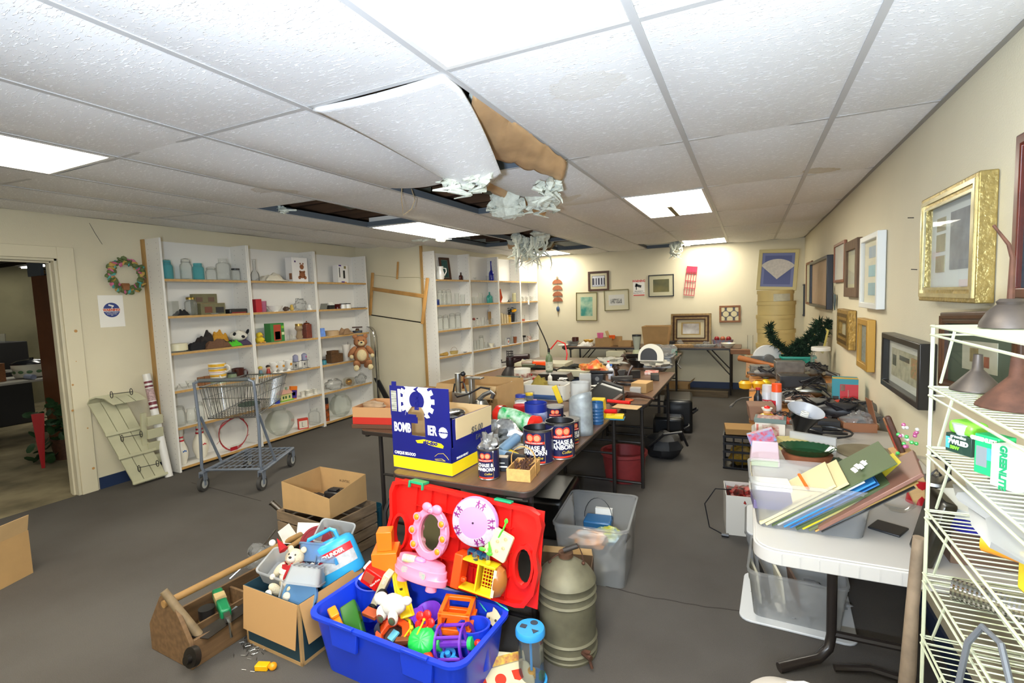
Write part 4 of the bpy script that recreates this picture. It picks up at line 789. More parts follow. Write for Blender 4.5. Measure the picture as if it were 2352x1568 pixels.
wallpic('gold_framed_photographs','large ornate gold frame with four grey photographs above the white wire rack',(2135,470),(2135,695),(2277,378),(2273,690),.05,GOLD,art_multi([(.13,.33,.70,.86,gp2),(.13,.33,.45,.66,gp2),(.13,.33,.2,.4,gp2),(.45,.85,.22,.88,gp),(.66,.98,.02,.1,pl('#d9cfcf',.8))]),d=.05,matc=GMAT,fm2=mt('#d8d2b0',.25))
wallpic('red_framed_picture','dark red wooden frame with a navy mat, cut by the right picture edge',(2338,335),(2338,676),(2500,200),(2500,700),.03,mat('red_mahogany',c('#5a2418'),.3,noise_=.3),mat('navy_art',c('#2a3a4a'),.6,noise_=.2),d=.03)
wallpic('black_box_frame','deep black frame with a framed verse and flowers, hung low left of the rack',(2046,760),(2045,882),(2140,792),(2138,945),.03,pl('#1c1a18',.3),art_multi([(.06,.94,.1,.88,mat('verse_print',c('#b9b79a'),.6,noise_=.35,scale=20)),(.1,.22,.4,.7,pl('#4a4f3a')),(.33,.62,.62,.74,pl('#4a4f44')),(.68,.9,.3,.8,mat('verse_flowers',c('#b9805a'),.6,col2=c('#7a8a5a'),scale=60))]),d=.06,matc=pl('#c9cbc0',.7),mw=.02)
wallpic('white_framed_print','tall white frame with three small blue prints',(1985,547),(1985,707),(2027,529),(2027,709),.035,pl('#d9dbd8',.35),art_multi([(.3,.8,.72,.9,pl('#9ab0c0')),(.3,.8,.42,.6,pl('#9ac4cc')),(.3,.8,.12,.32,pl('#8fb4c0'))]),d=.045,matc=pl('#dcd8c0',.7))
t=wallpic('rustic_mirror','weathered plank frame with a blank mirror and a green butterfly mark',(1943,556),(1946,680),(1974,549),(1974,684),.07,mat('barn_wood',c('#6a513a'),.7,noise_=.4,scale=9,stretch=(8,8,1)),pl('#c9c6a8',.1),d=.035)
wallpic('brown_framed_certificate','plain brown frame around a pale certificate, above the green ornament',(1914,562),(1916,649),(1938,553),(1940,648),.025,mat('chestnut_frame',c('#7a4424'),.4),pl('#cfccc2',.7),d=.02)
wallpic('black_shadow_frame','deep black edged frame with a faded pink landscape',(1866,602),(1868,705),(1909,587),(1909,707),.03,pl('#17161c',.3),mat('faded_landscape',c('#c9a98a'),.7,noise_=.15,scale=3),d=.055)
wallpic('brown_slim_frame','slim brown frame between two black ones near the far corner',(1850,603),(1852,699),(1863,601),(1864,700),.03,mat('chestnut_frame'),pl('#b9b496',.7),d=.02)
wallpic('small_black_frame','small black frame hanging lowest, nearest the far corner',(1836,654),(1838,722),(1845,652),(1846,727),.02,BLK,pl('#9aa088',.7),d=.02)
wallpic('carved_gold_frame','wide carved old gold frame with a narrow opening, left of the slimmer gold one',(1931,709),(1935,793),(1960,711),(1961,803),.09,GOLD2,pl('#b0a888',.5),d=.05,fm2=mt('#7a6030',.5))
wallpic('slim_gold_frame','yellow gold frame with a narrow grey print, left of the black verse frame',(1978,729),(1979,842),(2003,734),(2004,854),.04,mat('yellow_gold',c('#b98e3c'),.35,metal=.3),mat('grey_print',c('#8f958c'),.6,noise_=.4,scale=40),d=.045,matc=pl('#9aa59a',.6))
a=at(1917,656,x=XR-.02);b=at(1918,712,x=XR-.02);m=mpp(a)
t=thing('hanging_glass_ornament','green and blue glass ornament hanging on the wall below the black frame','ornament',a,rot=(0,0,-pi/2));q=B()
q.add([(x,-.004,z)for x,z in((-.03,-.07),(.05,-.08),(.055,-.15),(.03,-.22),(-.02,-.18),(-.04,-.12))]+[(x,.004,z)for x,z in((-.03,-.07),(.05,-.08),(.055,-.15),(.03,-.22),(-.02,-.18),(-.04,-.12))],[(0,1,2,3,4,5),(11,10,9,8,7,6)]+[(i,i+6,(i+1)%6+6,(i+1)%6)for i in range(6)]).out('ornament_body',mat('green_blue_glass',c('#3a5a3a'),.2,col2=c('#2a3a5a'),scale=25),t)
B().tube([(-.03,0,-.07),(0,0,.0),(.05,0,-.08)],.002,5).out('hanging_wire',STEEL,t)
# bare nails in the plaster
nb=B()
for px_,py_ in((2099,500),(2107,619)):p=at(px_,py_,x=XR);nb.rod(p,p+V((-.02,.004,.004)),.0018,5)
for px_,py_ in((2099,500),(2107,619)):
    p=at(px_,py_,x=XR);tag(B().rod(p,p+V((-.022,.01,.003)),.002,5).out('wall_nail',BLK),'bare dark nail in the right wall, %s'%('upper of the two'if py_<550 else 'lower of the two'),'nail')
# big brown frame standing behind the wire rack
a=at(2172,714,x=.66);b=at(2180,888,x=.64);m=mpp(a)
framed('brown_framed_botanical','large dark brown frame with a green mat and pressed flowers, behind the wire rack',.62,a.z-b.z+.02,.035,mat('walnut_frame',c('#4a342a'),.4,noise_=.2),art_multi([(.2,.8,.05,.9,mat('botanical_paper',c('#a9a994'),.6,noise_=.2,scale=8)),(.35,.5,.3,.7,mat('pressed_flower',c('#8a7a4a'),.7,noise_=.5,scale=30)),(.6,.68,.2,.5,mat('pressed_red',c('#8a4a2a'),.7,noise_=.4,scale=30))]),(.66,a.y-.31,(a.z+b.z)/2),(0,-.05,-pi/2),d=.03,matc=pl('#3a4a38',.6),mw=.05,fm2=mt('#6a4a34',.5))
# ================================================================ far wall
def fwp(name,label,x0,y0,x1,y1,fw,fm,art,rot=0,d=.02,**k):
    a,b=at(x0,y0,y=YF-.02),at(x1,y1,y=YF-.02)
    return framed(name,label,b.x-a.x,abs(a.z-b.z)+(0),fw,fm,art,((a.x+b.x)/2,YF-.003-d/2,(a.z+b.z)/2),(0,rot,0),d=d,**k)
fwp('dark_framed_columns','dark brown frame with a photograph of white columns, highest on the far wall',1350,624,1399,667,.035,WOODD,art_multi([(.02,.98,.05,.95,pl('#4a4a5a',.6)),(.05,.95,.75,.92,pl('#d0d2da',.6)),(.2,.28,.1,.8,pl('#d6d8e0',.6)),(.38,.46,.1,.8,pl('#d6d8e0',.6)),(.6,.68,.1,.8,pl('#d6d8e0',.6)),(.8,.88,.1,.8,pl('#d6d8e0',.6)),(.05,.95,.05,.2,pl('#b9bcc8',.6))]),matc=pl('#cfc6a6',.7),mw=.03)
fwp('olive_framed_seascape','thin olive frame with a teal wave painting',1322,672,1372,736,.012,mat('olive_frame',c('#6f6434'),.4),mat('wave_paint',c('#2a8a80'),.5,col2=c('#b9d0b0'),scale=6),rot=.02,matc=pl('#cfcaa6',.7),mw=.07)
fwp('gold_framed_sketch','thin gold frame with a small grey house sketch, overlapping below the columns picture',1387,666,1445,712,.012,mat('olive_frame'),art_multi([(.05,.95,.1,.9,pl('#d9d8d0',.7)),(.15,.8,.25,.6,mat('sketch',c('#d0cfc8'),.7,col2=c('#5a5a58'),scale=30))]),rot=-.02,matc=pl('#d8d2b4',.7),mw=.05)
fwp('black_framed_landscape','black frame with a dull green hillside picture',1489,632,1548,680,.014,BLK,mat('hillside',c('#7a7038'),.5,col2=c('#4a5030'),scale=5),matc=pl('#cfc9a8',.7),mw=.06)
fwp('octagon_tile_plaque','square brown wooden plaque with cream octagons and a nail above',1652,702,1701,740,.03,WOODM,None or art_multi([(0,1,0,1,pl('#3a2a20'))]+[]),matc=pl('#3a2a20'),glass=False)
tp=bpy.data.objects['octagon_tile_plaque'];q=B()
for r_ in range(3):
    for k in range(3 if r_%2==0 else 2):
        q.at(-.115+k*.115+(0 if r_%2==0 else.058),-.004,-.075+r_*.075,rx=pi/2).prism(circ(.045,8,a0=pi/8),0,.002)
q.out('cream_octagons',pl('#d0c49a',.6),tp)
# security notice
a,b=at(1454,643,y=YF-.004),at(1481,679,y=YF-.004);W3,H3=b.x-a.x,a.z-b.z
t=thing('camera_warning_sign','small white security notice with red heading and black camera on the far wall','sign',((a.x+b.x)/2,YF-.003,(a.z+b.z)/2));B().box(-W3/2,-.001,-H3/2,W3/2,.001,H3/2).out('sign_sheet',PAPER,t)
redm=pl('#c03a2a');text('heading','WARNING',.052,redm,t,(0,-.0016,H3*.42),(pi/2,0,0),sx=.82,bold=.002)
q=B().at(0,-.0016,H3*.12,rx=pi/2,ry=.3).box(-.05,-.02,0,.04,.02,.0006).box(-.06,-.028,0,-.03,.028,.0006);q.at(-.01,-.0016,H3*.0,rx=pi/2).box(-.04,-.03,0,-.025,.04,.0006);q.out('camera_symbol',BLK,t)
text('line_one','PROPERTY',.03,BLK,t,(0,-.0016,-H3*.22),(pi/2,0,0));text('line_two','PROTECTED BY',.026,BLK,t,(0,-.0016,-H3*.33),(pi/2,0,0))
B().box(-W3/2+.004,-.0016,-H3/2+.004,W3/2-.004,-.001,-H3/2+.022).out('red_strip',redm,t)
# red ladder shaped card rack
a=at(1588,612,y=YF-.03);b=at(1584,678,y=YF-.03);m=mpp(a)
t=thing('red_wire_rack','red slatted wire rack hanging tilted on the far wall','rack',((a.x+b.x)/2,YF-.02,(a.z+b.z)/2),rot=(0,.12,0));q=B();h_=(a.z-b.z)/2
for k in range(5):q.box(-.075+k*.0375-.004,-.004,-h_,-.075+k*.0375+.004,.004,h_)
for z in(-h_,-h_*.5,0,h_*.55,h_):q.box(-.08,-.006,z-.005,.08,.006,z+.005)
q.out('rack_bars',pl('#b01c34',.4),t);q=B()
for k in range(4):q.box(-.073+k*.0375,-.008,h_*.62,-.04+k*.0375,.004,h_*.98)
q.out('rack_panels',pl('#c42a4a',.4),t)
# pottery wind chime
p0=at(1279,634,y=YF-.03);m=mpp(p0);t=thing('pottery_wind_chime','hanging chime of four brown half discs with a blue bead on the far wall','wind chime',(p0.x,YF-.02,p0.z));terra=mat('terracotta',c('#8a4f30'),.7,noise_=.2)
B().tube([(0,0,0),(0,0,-93*m)],.002,5).out('cord',BLK,t);B().sph(0,0,-5*m,2.5*m,2*m,5*m).out('bird_top',pl('#7a6a55'),t)
for k,z in enumerate((14,28,42,55)):
    B().at(0,0,-z*m-3*m,rx=pi/2).prism([(12*m*cos(a_),10*m*sin(a_))for a_ in[pi*i/12 for i in range(13)]],-.006,.006).out('half_disc',terra,t)
B().sph(0,0,-75*m,4*m,3*m,6*m).out('blue_bead',pl('#3a4f70',.3),t)
B().add([(-1.5*m,0,-82*m),(1.5*m,0,-82*m),(0,0,-93*m),(0,.004,-82*m)],[(0,1,2),(1,3,2),(3,0,2),(0,3,1)]).out('clay_point',pl('#b09a6a'),t)
# ================================================================ left wall: notice, egg wreath, crates
def LW(px_,py_,d=0):return at(px_,py_,x=XL+d)
p=LW(254,713,.002);m=mpp(p);a,b=LW(223,678),LW(288,749);W3,H3=(b.y-a.y),(a.z-b.z)
t=thing('security_notice','white paper notice with a blue round camera emblem beside the bookcases','sign',(XL+.002,(a.y+b.y)/2,(a.z+b.z)/2),rot=(0,0,pi/2));B().box(-W3/2,-.001,-H3/2,W3/2,.001,H3/2).out('sheet',PAPER,t)
r_=W3*.33;bl=pl('#2d3f80',.6)
B().at(0,-.0012,.01,rx=pi/2).prism([(r_*cos(a_),r_*sin(a_))for a_ in[D(12)+D(156)*i/16 for i in range(17)]],0,.0004).prism([(r_*cos(a_),r_*sin(a_))for a_ in[D(192)+D(156)*i/16 for i in range(17)]],0,.0004).out('round_emblem',bl,t)
text('warning_word','WARNING!',r_*.42,pl('#c8502a'),t,(0,-.0018,.01),(pi/2,0,0),bold=.0015,sx=.95)
text('small_line','SECURITY CAMERAS',r_*.17,PAPER,t,(0,-.0018,.01-r_*.36),(pi/2,0,0));text('small_line','IN OPERATION',r_*.17,PAPER,t,(0,-.0018,.01-r_*.56),(pi/2,0,0));text('small_line','24/7',r_*.15,PAPER,t,(0,-.0018,.01-r_*.75),(pi/2,0,0))
B().at(0,-.0018,.01+r_*.6,rx=pi/2,ry=.3).box(-r_*.35,-r_*.1,0,r_*.3,r_*.1,.0005).box(r_*.1,-r_*.35,0,r_*.2,-r_*.1,.0005).out('camera_symbol',PAPER,t)
p=LW(290,633,.03);m=mpp(p);R0=33*m;t=thing('flower_wreath','round wreath of pink, teal and mustard flowers with a small brown house','wreath',p,rot=(0,0,pi/2))
random.seed(11);cols=[('#c8688a',[]),('#4a9a92',[]),('#b8934a',[]),('#5a6a3a',[])];bs_=[B()for _ in cols]
for k in range(90):
    a_=2*pi*k/90+random.random()*.05;rr=R0*(1+random.uniform(-.16,.16));bs_[(k*7)%4 if k%3 else 3].at(rr*cos(a_),random.uniform(-.02,0),rr*sin(a_),rx=random.random()*3,ry=random.random()*3).sph(0,0,0,.030,.024,.010,n=8,m=4,nz=.4)
for b_,(h_,_),nm in zip(bs_,cols,('pink_petals','teal_petals','mustard_petals','green_leaves')):b_.out(nm,pl(h_,.6),t)
B().tube([(R0*cos(a_),0,R0*sin(a_))for a_ in[2*pi*i/24 for i in range(24)]],.016,7,True).out('wreath_ring',pl('#4a5a3a',.8),t)
q=B().cb(-.03,-.03,-R0-.0,.05,.03,.035);q.add([(-.06,-.05,-R0+.035),(0,-.05,-R0+.035),(0,-.01,-R0+.035),(-.06,-.01,-R0+.035),(-.06,-.03,-R0+.06),(0,-.03,-R0+.06)],[(0,1,5,4),(2,3,4,5),(1,2,5),(3,0,4),(3,2,1,0)]);q.out('little_house',pl('#8a5a34',.7),t)
# bead board coat panels leaning on the wall
sg=mat('sage_cream_paint',c('#b5b294'),.6,noise_=.1,scale=6)
def lp(px_,py_,x):return at(px_,py_,x=x)
def slab(o,a,b,w_,d=.02):
    """board from a (bottom) to b (top), width along y"""
    return None
t=thing('sage_plank_rack','sage plank wall rack with three wire hooks and a curled top leaning by the doorway','rack',(-4.80,2.47,0),rot=(0,0,pi/2))
# local frame: x along the wall (away from camera), -y into the room. board leans back
Wb=.20;q=B();n_=10
prof=[(0,0,.02)]+[(.02+.19*(k/8),-.005*0,.02+.62*(k/8))for k in range(9)]
pts=[]
for k in range(9):s_=k/8;pts.append((-.10-.18*s_+.0,.19*s_*.9,.02+.70*s_))
pts+=[(-.295,.18,.76),(-.29,.15,.80),(-.26,.12,.815),(-.21,.10,.79),(-.16,.085,.73)]
vs=[]
for i,(dx,dy,z)in enumerate(pts):vs.append((dx,dy,z))
for g in range(3):
    x0,x1=g*Wb*.45+.003,(g+1)*Wb*.45-.003
    q.add([(x+x0+.06,y,z)for x,y,z in pts]+[(x+x1+.06,y,z)for x,y,z in pts],[(i,i+1,len(pts)+i+1,len(pts)+i)for i in range(len(pts)-1)])
q.out('plank_panel',sg,t,solid=.012,smooth=False)
for s_ in(.03,.36,.66):
    x,y,z=-.10-.18*s_,.17*s_,.02+.70*s_;B().at(x+.05,y-.012,z,rx=-.25).box(0,-.012,-.012,.30,0,.012).out('cross_batten',sg,t,bev=.002)
for s_,tt in((.12,0),(.52,0),(1.12,1)):
    x,y,z=-.10-.18*s_,.17*s_,.02+.70*s_
    if tt:x,y,z=-.24,.085,.77
    q=B();q.rod((x+.12,y-.03,z+.06),(x+.27,y-.06,z+.055),.003,6)
    for cx_ in(x+.12,x+.27):q.tube([(cx_,y-.045+.02*cos(a_),z+.055+.028*sin(a_))for a_ in[2*pi*i/12 for i in range(12)]],.003,5,True)
    q.out('wire_hook',BLK,t)
t=thing('sage_slat_rack','narrow sage slatted board behind the white paper roll','rack',(-4.90,2.66,0),rot=(0,0,pi/2));q=B()
q.at(0,0,0,rx=.1).box(-.10,0,0,-.06,.02,.62);q.out('slat_upright',sg,t)
q=B().at(0,0,0,rx=.1)
for k in range(5):q.box(-.06,-.02,.02+k*.12,.07,.01,.10+k*.12)
q.out('slats',sg,t,bev=.002)
a=at(371,1100,z=0);a=V((-4.80,2.72,0));b=V((-5.0,2.72,.94));t=thing('paper_roll','tall white roll of paper in printed wrap leaning beside the bookcase','roll',a);dd=b-a
B().rod((0,0,.0),dd,.032,20).out('roll_body',pl('#dcdad6',.4),t);q=B()
for f0,f1 in((.91,.93),(.66,.68),(.70,.73),(.87,.89)):q.rod(dd*f0,dd*f1,.0325,20)
q.out('maroon_bands',pl('#6a2030',.4),t);B().rod(dd*.74,dd*.86,.0324,20).out('pink_label',mat('pink_label',c('#c9a8a8'),.5,noise_=.5,scale=60),t)
# ================================================================ shopping cart
CG=mat('cart_grey_enamel',c('#7f8794'),.35,metal=.3);CW=mt('#9a9da0',.3);t=thing('shopping_cart','grey wire shopping cart standing in front of the white bookcases','shopping cart',(-3.885,2.69,0),.40)
for s_ in(-1,1):x=s_*.25;B().tube([(x*.8,0,.93),(x,-.01,.91),(x,0,.86),(x*1.0,.02,.55),(x,.0,.20),(x,.03,.15),(x*.9,.62,.17)],.0125,10).rod((x,.04,.62),(x*.97,.25,.17),.011).out('side_frame',CG,t)
B().rod((-.21,0,.93),(.21,0,.93),.016,12).out('push_handle',pl('#5a5f60',.5),t);q=B();q.tube([(-.24,.03,.17),(-.22,.62,.17),(.22,.62,.17),(.24,.03,.17)],.011,8,True)
for k in range(9):x=-.2+k*.05;q.rod((x,.04,.18),(x*.95,.62,.18),.004,5)
for k in range(4):q.rod((-.23,.1+k*.14,.178),(.23,.1+k*.14,.178),.004,5)
q.out('lower_rack',CG,t);q=B();R4=lambda w_,y0,y1,z0,z1:[(-w_,y0,z0),(w_,y0,z0),(w_*.85,y1,z1),(-w_*.85,y1,z1)]
top,mid_,bot=R4(.23,.03,.66,.87,.88),R4(.22,.04,.64,.77,.79),R4(.20,.06,.56,.60,.66)
for r_,ra in((top,.006),(mid_,.003),(bot,.005)):q.tube(r_,ra,6,True)
for i in range(4):
    a,b,c_,d=V(top[i]),V(top[(i+1)%4]),V(bot[i]),V(bot[(i+1)%4]);n_=16 if i%2==0 else 24
    for k in range(n_+1):q.rod(a.lerp(b,k/n_),c_.lerp(d,k/n_),.0022,5)
for k in range(1,16):q.rod(V(bot[0]).lerp(V(bot[1]),k/16),V(bot[3]).lerp(V(bot[2]),k/16),.0022,5)
for k in range(1,12):q.rod(V(bot[0]).lerp(V(bot[3]),k/12),V(bot[1]).lerp(V(bot[2]),k/12),.0022,5)
q.out('wire_basket',CW,t)
for x,y in((-.25,.0),(.25,.0),(-.21,.60),(.21,.60)):
    B().at(x,y,0).box(-.022,-.015,.09,-.016,.03,.16).box(.016,-.015,.09,.022,.03,.16).box(-.022,-.015,.15,.022,.03,.165).box(-.022,-.01,.05,-.016,.012,.10).box(.016,-.01,.05,.022,.012,.10).out('caster_fork',CG,t);w_=B().at(x,y,.062,ry=pi/2).cyl(.062,-.014,.014,24).out('wheel',pl('#3a3836',.6),t);B().at(x,y,.062,ry=pi/2).cyl(.036,-.0155,.0155,20).out('wheel_hub',pl('#b0b0aa',.4),w_)
tag(B().add([V(v)for v in()],[]).at(-3.99,2.98,.665,rx=.08,rz=.4).cyl(.09,0,.006,20).out('green_wicker_mat',pl('#3a4a40',.7)),'dark green oval mat lying in the shopping cart basket','mat')
# ================================================================ toy bin and its surroundings
BLUE=pl('#1a3fd0',.3);RED=pl('#d81a14',.35);ORG=pl('#f0781a',.35);YEL=pl('#e8c81a',.35);PNK=pl('#ee8cab',.3);PUR=pl('#6a2fae',.3);LIL=pl('#b98fc8',.3);GRN=pl('#1faa4a',.35);CRM=pl('#e2d5ae',.35);SKY=pl('#3a9ae0',.3);BRN=pl('#7a4020',.4);WHT=pl('#eeeae0',.4)
BN=V((-1.255,1.577,0));BR_=D(-3);BH=.255
t=thing('toy_bin','large royal blue plastic storage bin full of toys in the foreground','storage bin',BN,BR_)
q=B();A_,C_=.385,.20
def rr3(a,c_,r,z):return[(x,y,z)for x,y in rrect(2*a,2*c_,r,5)]
def waist(pts,k):return[(x*(1-k*math.exp(-(y/.09)**2)*0),y,z)for x,y,z in pts]
q.loft([rr3(A_-.05,C_-.05,.05,0),rr3(A_-.02,C_-.02,.06,BH-.03),rr3(A_-.018,C_-.018,.06,BH-.01)],caps=False)
q.loft([rr3(A_-.018,C_-.018,.06,BH-.01),rr3(A_,C_,.07,BH-.012),rr3(A_,C_,.07,BH),rr3(A_-.02,C_-.02,.06,BH),rr3(A_-.026,C_-.026,.055,BH-.012),rr3(A_-.055,C_-.055,.045,.006)],caps=False)
q.add([(x,y,.006)for x,y,z in rr3(A_-.055,C_-.055,.045,0)],[tuple(range(24))]);q.add([(x,y,.0)for x,y,z in rr3(A_-.05,C_-.05,.05,0)],[tuple(reversed(range(24)))])
q.out('bin_body',BLUE,t)
for x in(-.17,.19):B().box(x-.075,-C_+.006,BH-.10,x+.075,-C_+.022,BH-.012,tx=.01).box(x-.06,-C_-.006,BH-.004,x+.06,-C_+.012,BH+.009).out('latch_pad',BLUE,t,bev=.003)
for x,y,nm in((-.305,.08,'cup_pocket'),(.315,.03,'cup_pocket')):
    q=B().at(x,y,BH-.16,rx=0,ry=.12 if x<0 else-.12);q.lathe([(.045,0),(.064,.15),(.070,.165),(.060,.165),(.056,.14),(.042,.01),(1e-5,.01)],24,.85);q.out(nm,BLUE,t)
# red lid leaning on the table edge
a=V((-1.452,1.835,.69));b=V((-.795,1.815,.655));cc=V((-.80,1.79,.30));up=V((0,-.035,-.40))
LX=(b-a).normalized();LYv=(a+V((.03,-.06,-.40))-a).normalized();LN=LX.cross(LYv).normalized();LYv=LN.cross(LX).normalized()
M4=Matrix(((LX.x,LYv.x,LN.x,(a.x+b.x)/2),(LX.y,LYv.y,LN.y,(a.y+b.y)/2),(LX.z,LYv.z,LN.z,(a.z+b.z)/2),(0,0,0,1)))
lid=thing('red_bin_cover','red plastic lid with oval handle holes propped between table and blue bin','lid');lid.matrix_world=M4
# local: x along, y downwards, z away from the camera?
W5,H5=.385,.40;sgn=1 if(M4@V((0,0,1))-M4@V((0,0,0))).y>0 else-1
out_=[(-W5+.06,0),(W5-.06,0),(W5-.015,.015),(W5,.06),(W5-.015,.17),(W5+.0,.24),(W5-.012,.33),(W5-.05,.39),(W5-.09,.40),(-W5+.09,.40),(-W5+.05,.39),(-W5+.012,.33),(-W5,.24),(-W5+.015,.17),(-W5,.06),(-W5+.015,.015)]
q=B()
hs=[[(sx*.315+.036*cos(a_),.235+.072*sin(a_))for a_ in[2*pi*i/16 for i in range(16)]]for sx in(-1,1)]
# panel with two holes: centre strip plus two end rings
ce=[(-.26,0.004),(.26,.004),(.26,.396),(-.26,.396)]
q.prism(ce,.012*sgn,.018*sgn)if sgn>0 else q.prism(ce,-.018,-.012)
for k,sx in enumerate((-1,1)):
    oo=[]
    for i in range(16):
        a_=2*pi*i/16;dx,dy=(max(-1,min(1,1.4143*v))for v in(cos(a_),sin(a_)))
        oo.append((sx*.315+dx*((W5-.004)-.315 if dx*sx>0 else.315-.26),.235+dy*(.160 if dy>0 else.230)))
    q.ring(oo,hs[k],.012*sgn if sgn>0 else-.018,.018*sgn if sgn>0 else-.012)
inn=[(x*.955,.2+(y-.2)*.93)for x,y in out_];z0,z1=(-.02,.02)if sgn>0 else(-.02,.02)
q.ring(out_,inn,z0,z1)
for k in range(7):x=-.24+k*.08;q.box(x-.0015,.01,min(.013*sgn,-.004*sgn),x+.0015,.39,max(.013*sgn,-.004*sgn))
for y in(.10,.20,.30):q.box(-.25,y-.0015,min(.013*sgn,-.004*sgn),.25,y+.0015,max(.013*sgn,-.004*sgn))
for k in(0,1):q.ring([(sx_[0]*1,sx_[1])for sx_ in[((-1,1)[k]*.315+.046*cos(a_),.235+.086*sin(a_))for a_ in[2*pi*i/16 for i in range(16)]]],hs[k],-.014,.018)
q.out('lid_panel',RED,lid)
B().box(-.27,-.012,-.03,-.19,.0,.016).box(-.27,-.012,-.034,-.262,.02,-.02).box(-.198,-.012,-.034,-.19,.02,-.02).out('green_latch',pl('#1f9a6a',.35),lid,bev=.002)
B().box(.16,-.010,-.012,.24,-.001,.014).out('green_latch',pl('#1f9a6a',.35),lid,bev=.002)
def T(name,label,cat,px_,py_,rz=0,rot=None,**k):p=at(px_,py_,**k);return thing(name,label,cat,p,rz,rot=rot),mpp(p)
# pink vanity mirror toy
t,m=T('toy_vanity','pink toy vanity with oval mirror, orange light knobs and a smiling bow','toy',964,1330,y=1.66,rot=(-.22,.06,-.08));q=B()
q.loft([[(x,y,z)for x,y in circ(r*m,28,sq=.42)]for r,z in((62,0),(72,3*m),(74,16*m),(71,18*m),(70,32*m),(66,34*m),(64,44*m),(58,46*m))]);
for sx in(-42,42):q.cyl(13*m,-10*m,14*m,r2=11*m,cx=sx*m,cy=-10*m)
q.out('vanity_base',PNK,t)
B().at(0,-27.5*m,22*m,rx=pi/2).prism(rrect(70*m,14*m,6*m),0,.002).out('flower_sticker',mat('flower_sticker',c('#e8a0b8'),.4,col2=c('#8fb8a0'),scale=120),t)
Z0=46*m;mo=circ(50*m,32,cx=0,cy=Z0+58*m,sq=1.18);mi=circ(31*m,32,cx=0,cy=Z0+60*m,sq=1.35)
q=B().at(8*m,6*m,0,rx=pi/2).ring(mo,mi,-8*m,6*m);q.at(8*m,6*m,0);q.out('mirror_frame',PNK,t,bev=.004)
B().at(8*m,6*m,0,rx=pi/2).prism(circ(32*m,32,cy=Z0+60*m,sq=1.35),-5*m,-4*m).out('mirror',mat('toy_mirror',c('#9a9a8a'),.08,metal=1),t)
q=B()
for sx in(-1,1):q.sph(8*m+sx*14*m,0,Z0+116*m,14*m,8*m,11*m)
q.sph(8*m,-4*m,Z0+112*m,8*m,7*m,8*m);q.out('bow',PNK,t)
B().sph(5*m,-11*m,Z0+114*m,1*m).sph(11*m,-11*m,Z0+114*m,1*m).tube([(4*m,-11*m,Z0+109*m),(8*m,-11.5*m,Z0+107*m),(12*m,-11*m,Z0+109*m)],.6*m,4).out('smile',pl('#a03a5a'),t)
q=B();qk=B()
for a_ in(D(145),D(182),D(218),D(35),D(-2),D(-38)):
    x,z=8*m+44*m*cos(a_),Z0+60*m+52*m*sin(a_);q.at(x,-2*m,z,rx=pi/2).cyl(10*m,-4*m,5*m,16);qk.at(x,-7*m,z,rx=pi/2).sph(0,0,0,7*m,7*m,4*m)
q.out('knob_rings',PNK,t)
for k in range(6):s0=B();n_=len(qk.v)//6;s0.v=qk.v[k*n_:(k+1)*n_];s0.f=[tuple(i-k*n_ for i in f)for f in qk.f[k*len(qk.f)//6:(k+1)*len(qk.f)//6]];s0.m=[0]*len(s0.f);s0.out('orange_knob',pl('#f08a1a',.2),t)
B().sph(4*m,-14*m,48*m,15*m,9*m,6*m,nz=.15).out('lilac_shell',LIL,t);B().at(-20*m,-22*m,46*m,ry=pi/2,rz=.3).cyl(9*m,-15*m,15*m).out('yellow_roller',mat('roller',c('#e8dc8a'),.3,col2=c('#b8c0cc'),scale=60),t)
# orange blocks
t,m=T('orange_funnel_block','orange plastic cube with a square chimney on top of the toy pile','toy',889,1300,y=1.70,rz=.5)
B().cb(0,0,0,56*m,56*m,44*m).out('cube',ORG,t,bev=.003);B().cb(0,0,44*m,34*m,34*m,44*m).out('chimney',ORG,t,bev=.003)
# fire truck
def wheel(b1,b2,x,y,z,r,w_,ax='x'):
    for b_,rr,ww in((b1,r,w_),(b2,r*.5,w_*1.15)):b_.at(x,y,z,ry=pi/2 if ax=='x'else 0,rx=pi/2 if ax=='y'else 0).cyl(rr,-ww/2,ww/2,20)
t,m=T('toy_fire_truck','red and cream toy rescue truck standing on its nose in the blue bin','toy',868,1340,y=1.64,rot=(.1,.5,.2))
B().box(-38*m,-14*m,-10*m,6*m,14*m,34*m).out('red_cab',RED,t,bev=.004);B().box(6*m,-13*m,-55*m,22*m,13*m,44*m).out('cream_chassis',CRM,t,bev=.004)
B().box(-34*m,-15*m,2*m,-10*m,-13.5*m,26*m).out('side_window',pl('#b8563a'),t);B().cb(-40*m,0,26*m,8*m,26*m,5*m).out('bumper',WHT,t,bev=.002);B().cb(-40*m,0,-8*m,8*m,26*m,5*m).out('bumper',WHT,t,bev=.002)
w1,w2=B(),B();wheel(w1,w2,24*m,-17*m,-2*m,13*m,9*m,'y');wheel(w1,w2,16*m,-17*m,-54*m,12*m,9*m,'y');w1.out('tyres',BLK,t);w2.out('red_hubs',RED,t)
text('truck_lettering','Fisher-Price',7*m,WHT,t,(-4*m,-14.4*m,12*m),(pi/2,-1.2,0));text('truck_lettering','RESC',9*m,WHT,t,(14*m,-13.6*m,30*m),(pi/2,-pi/2,0))
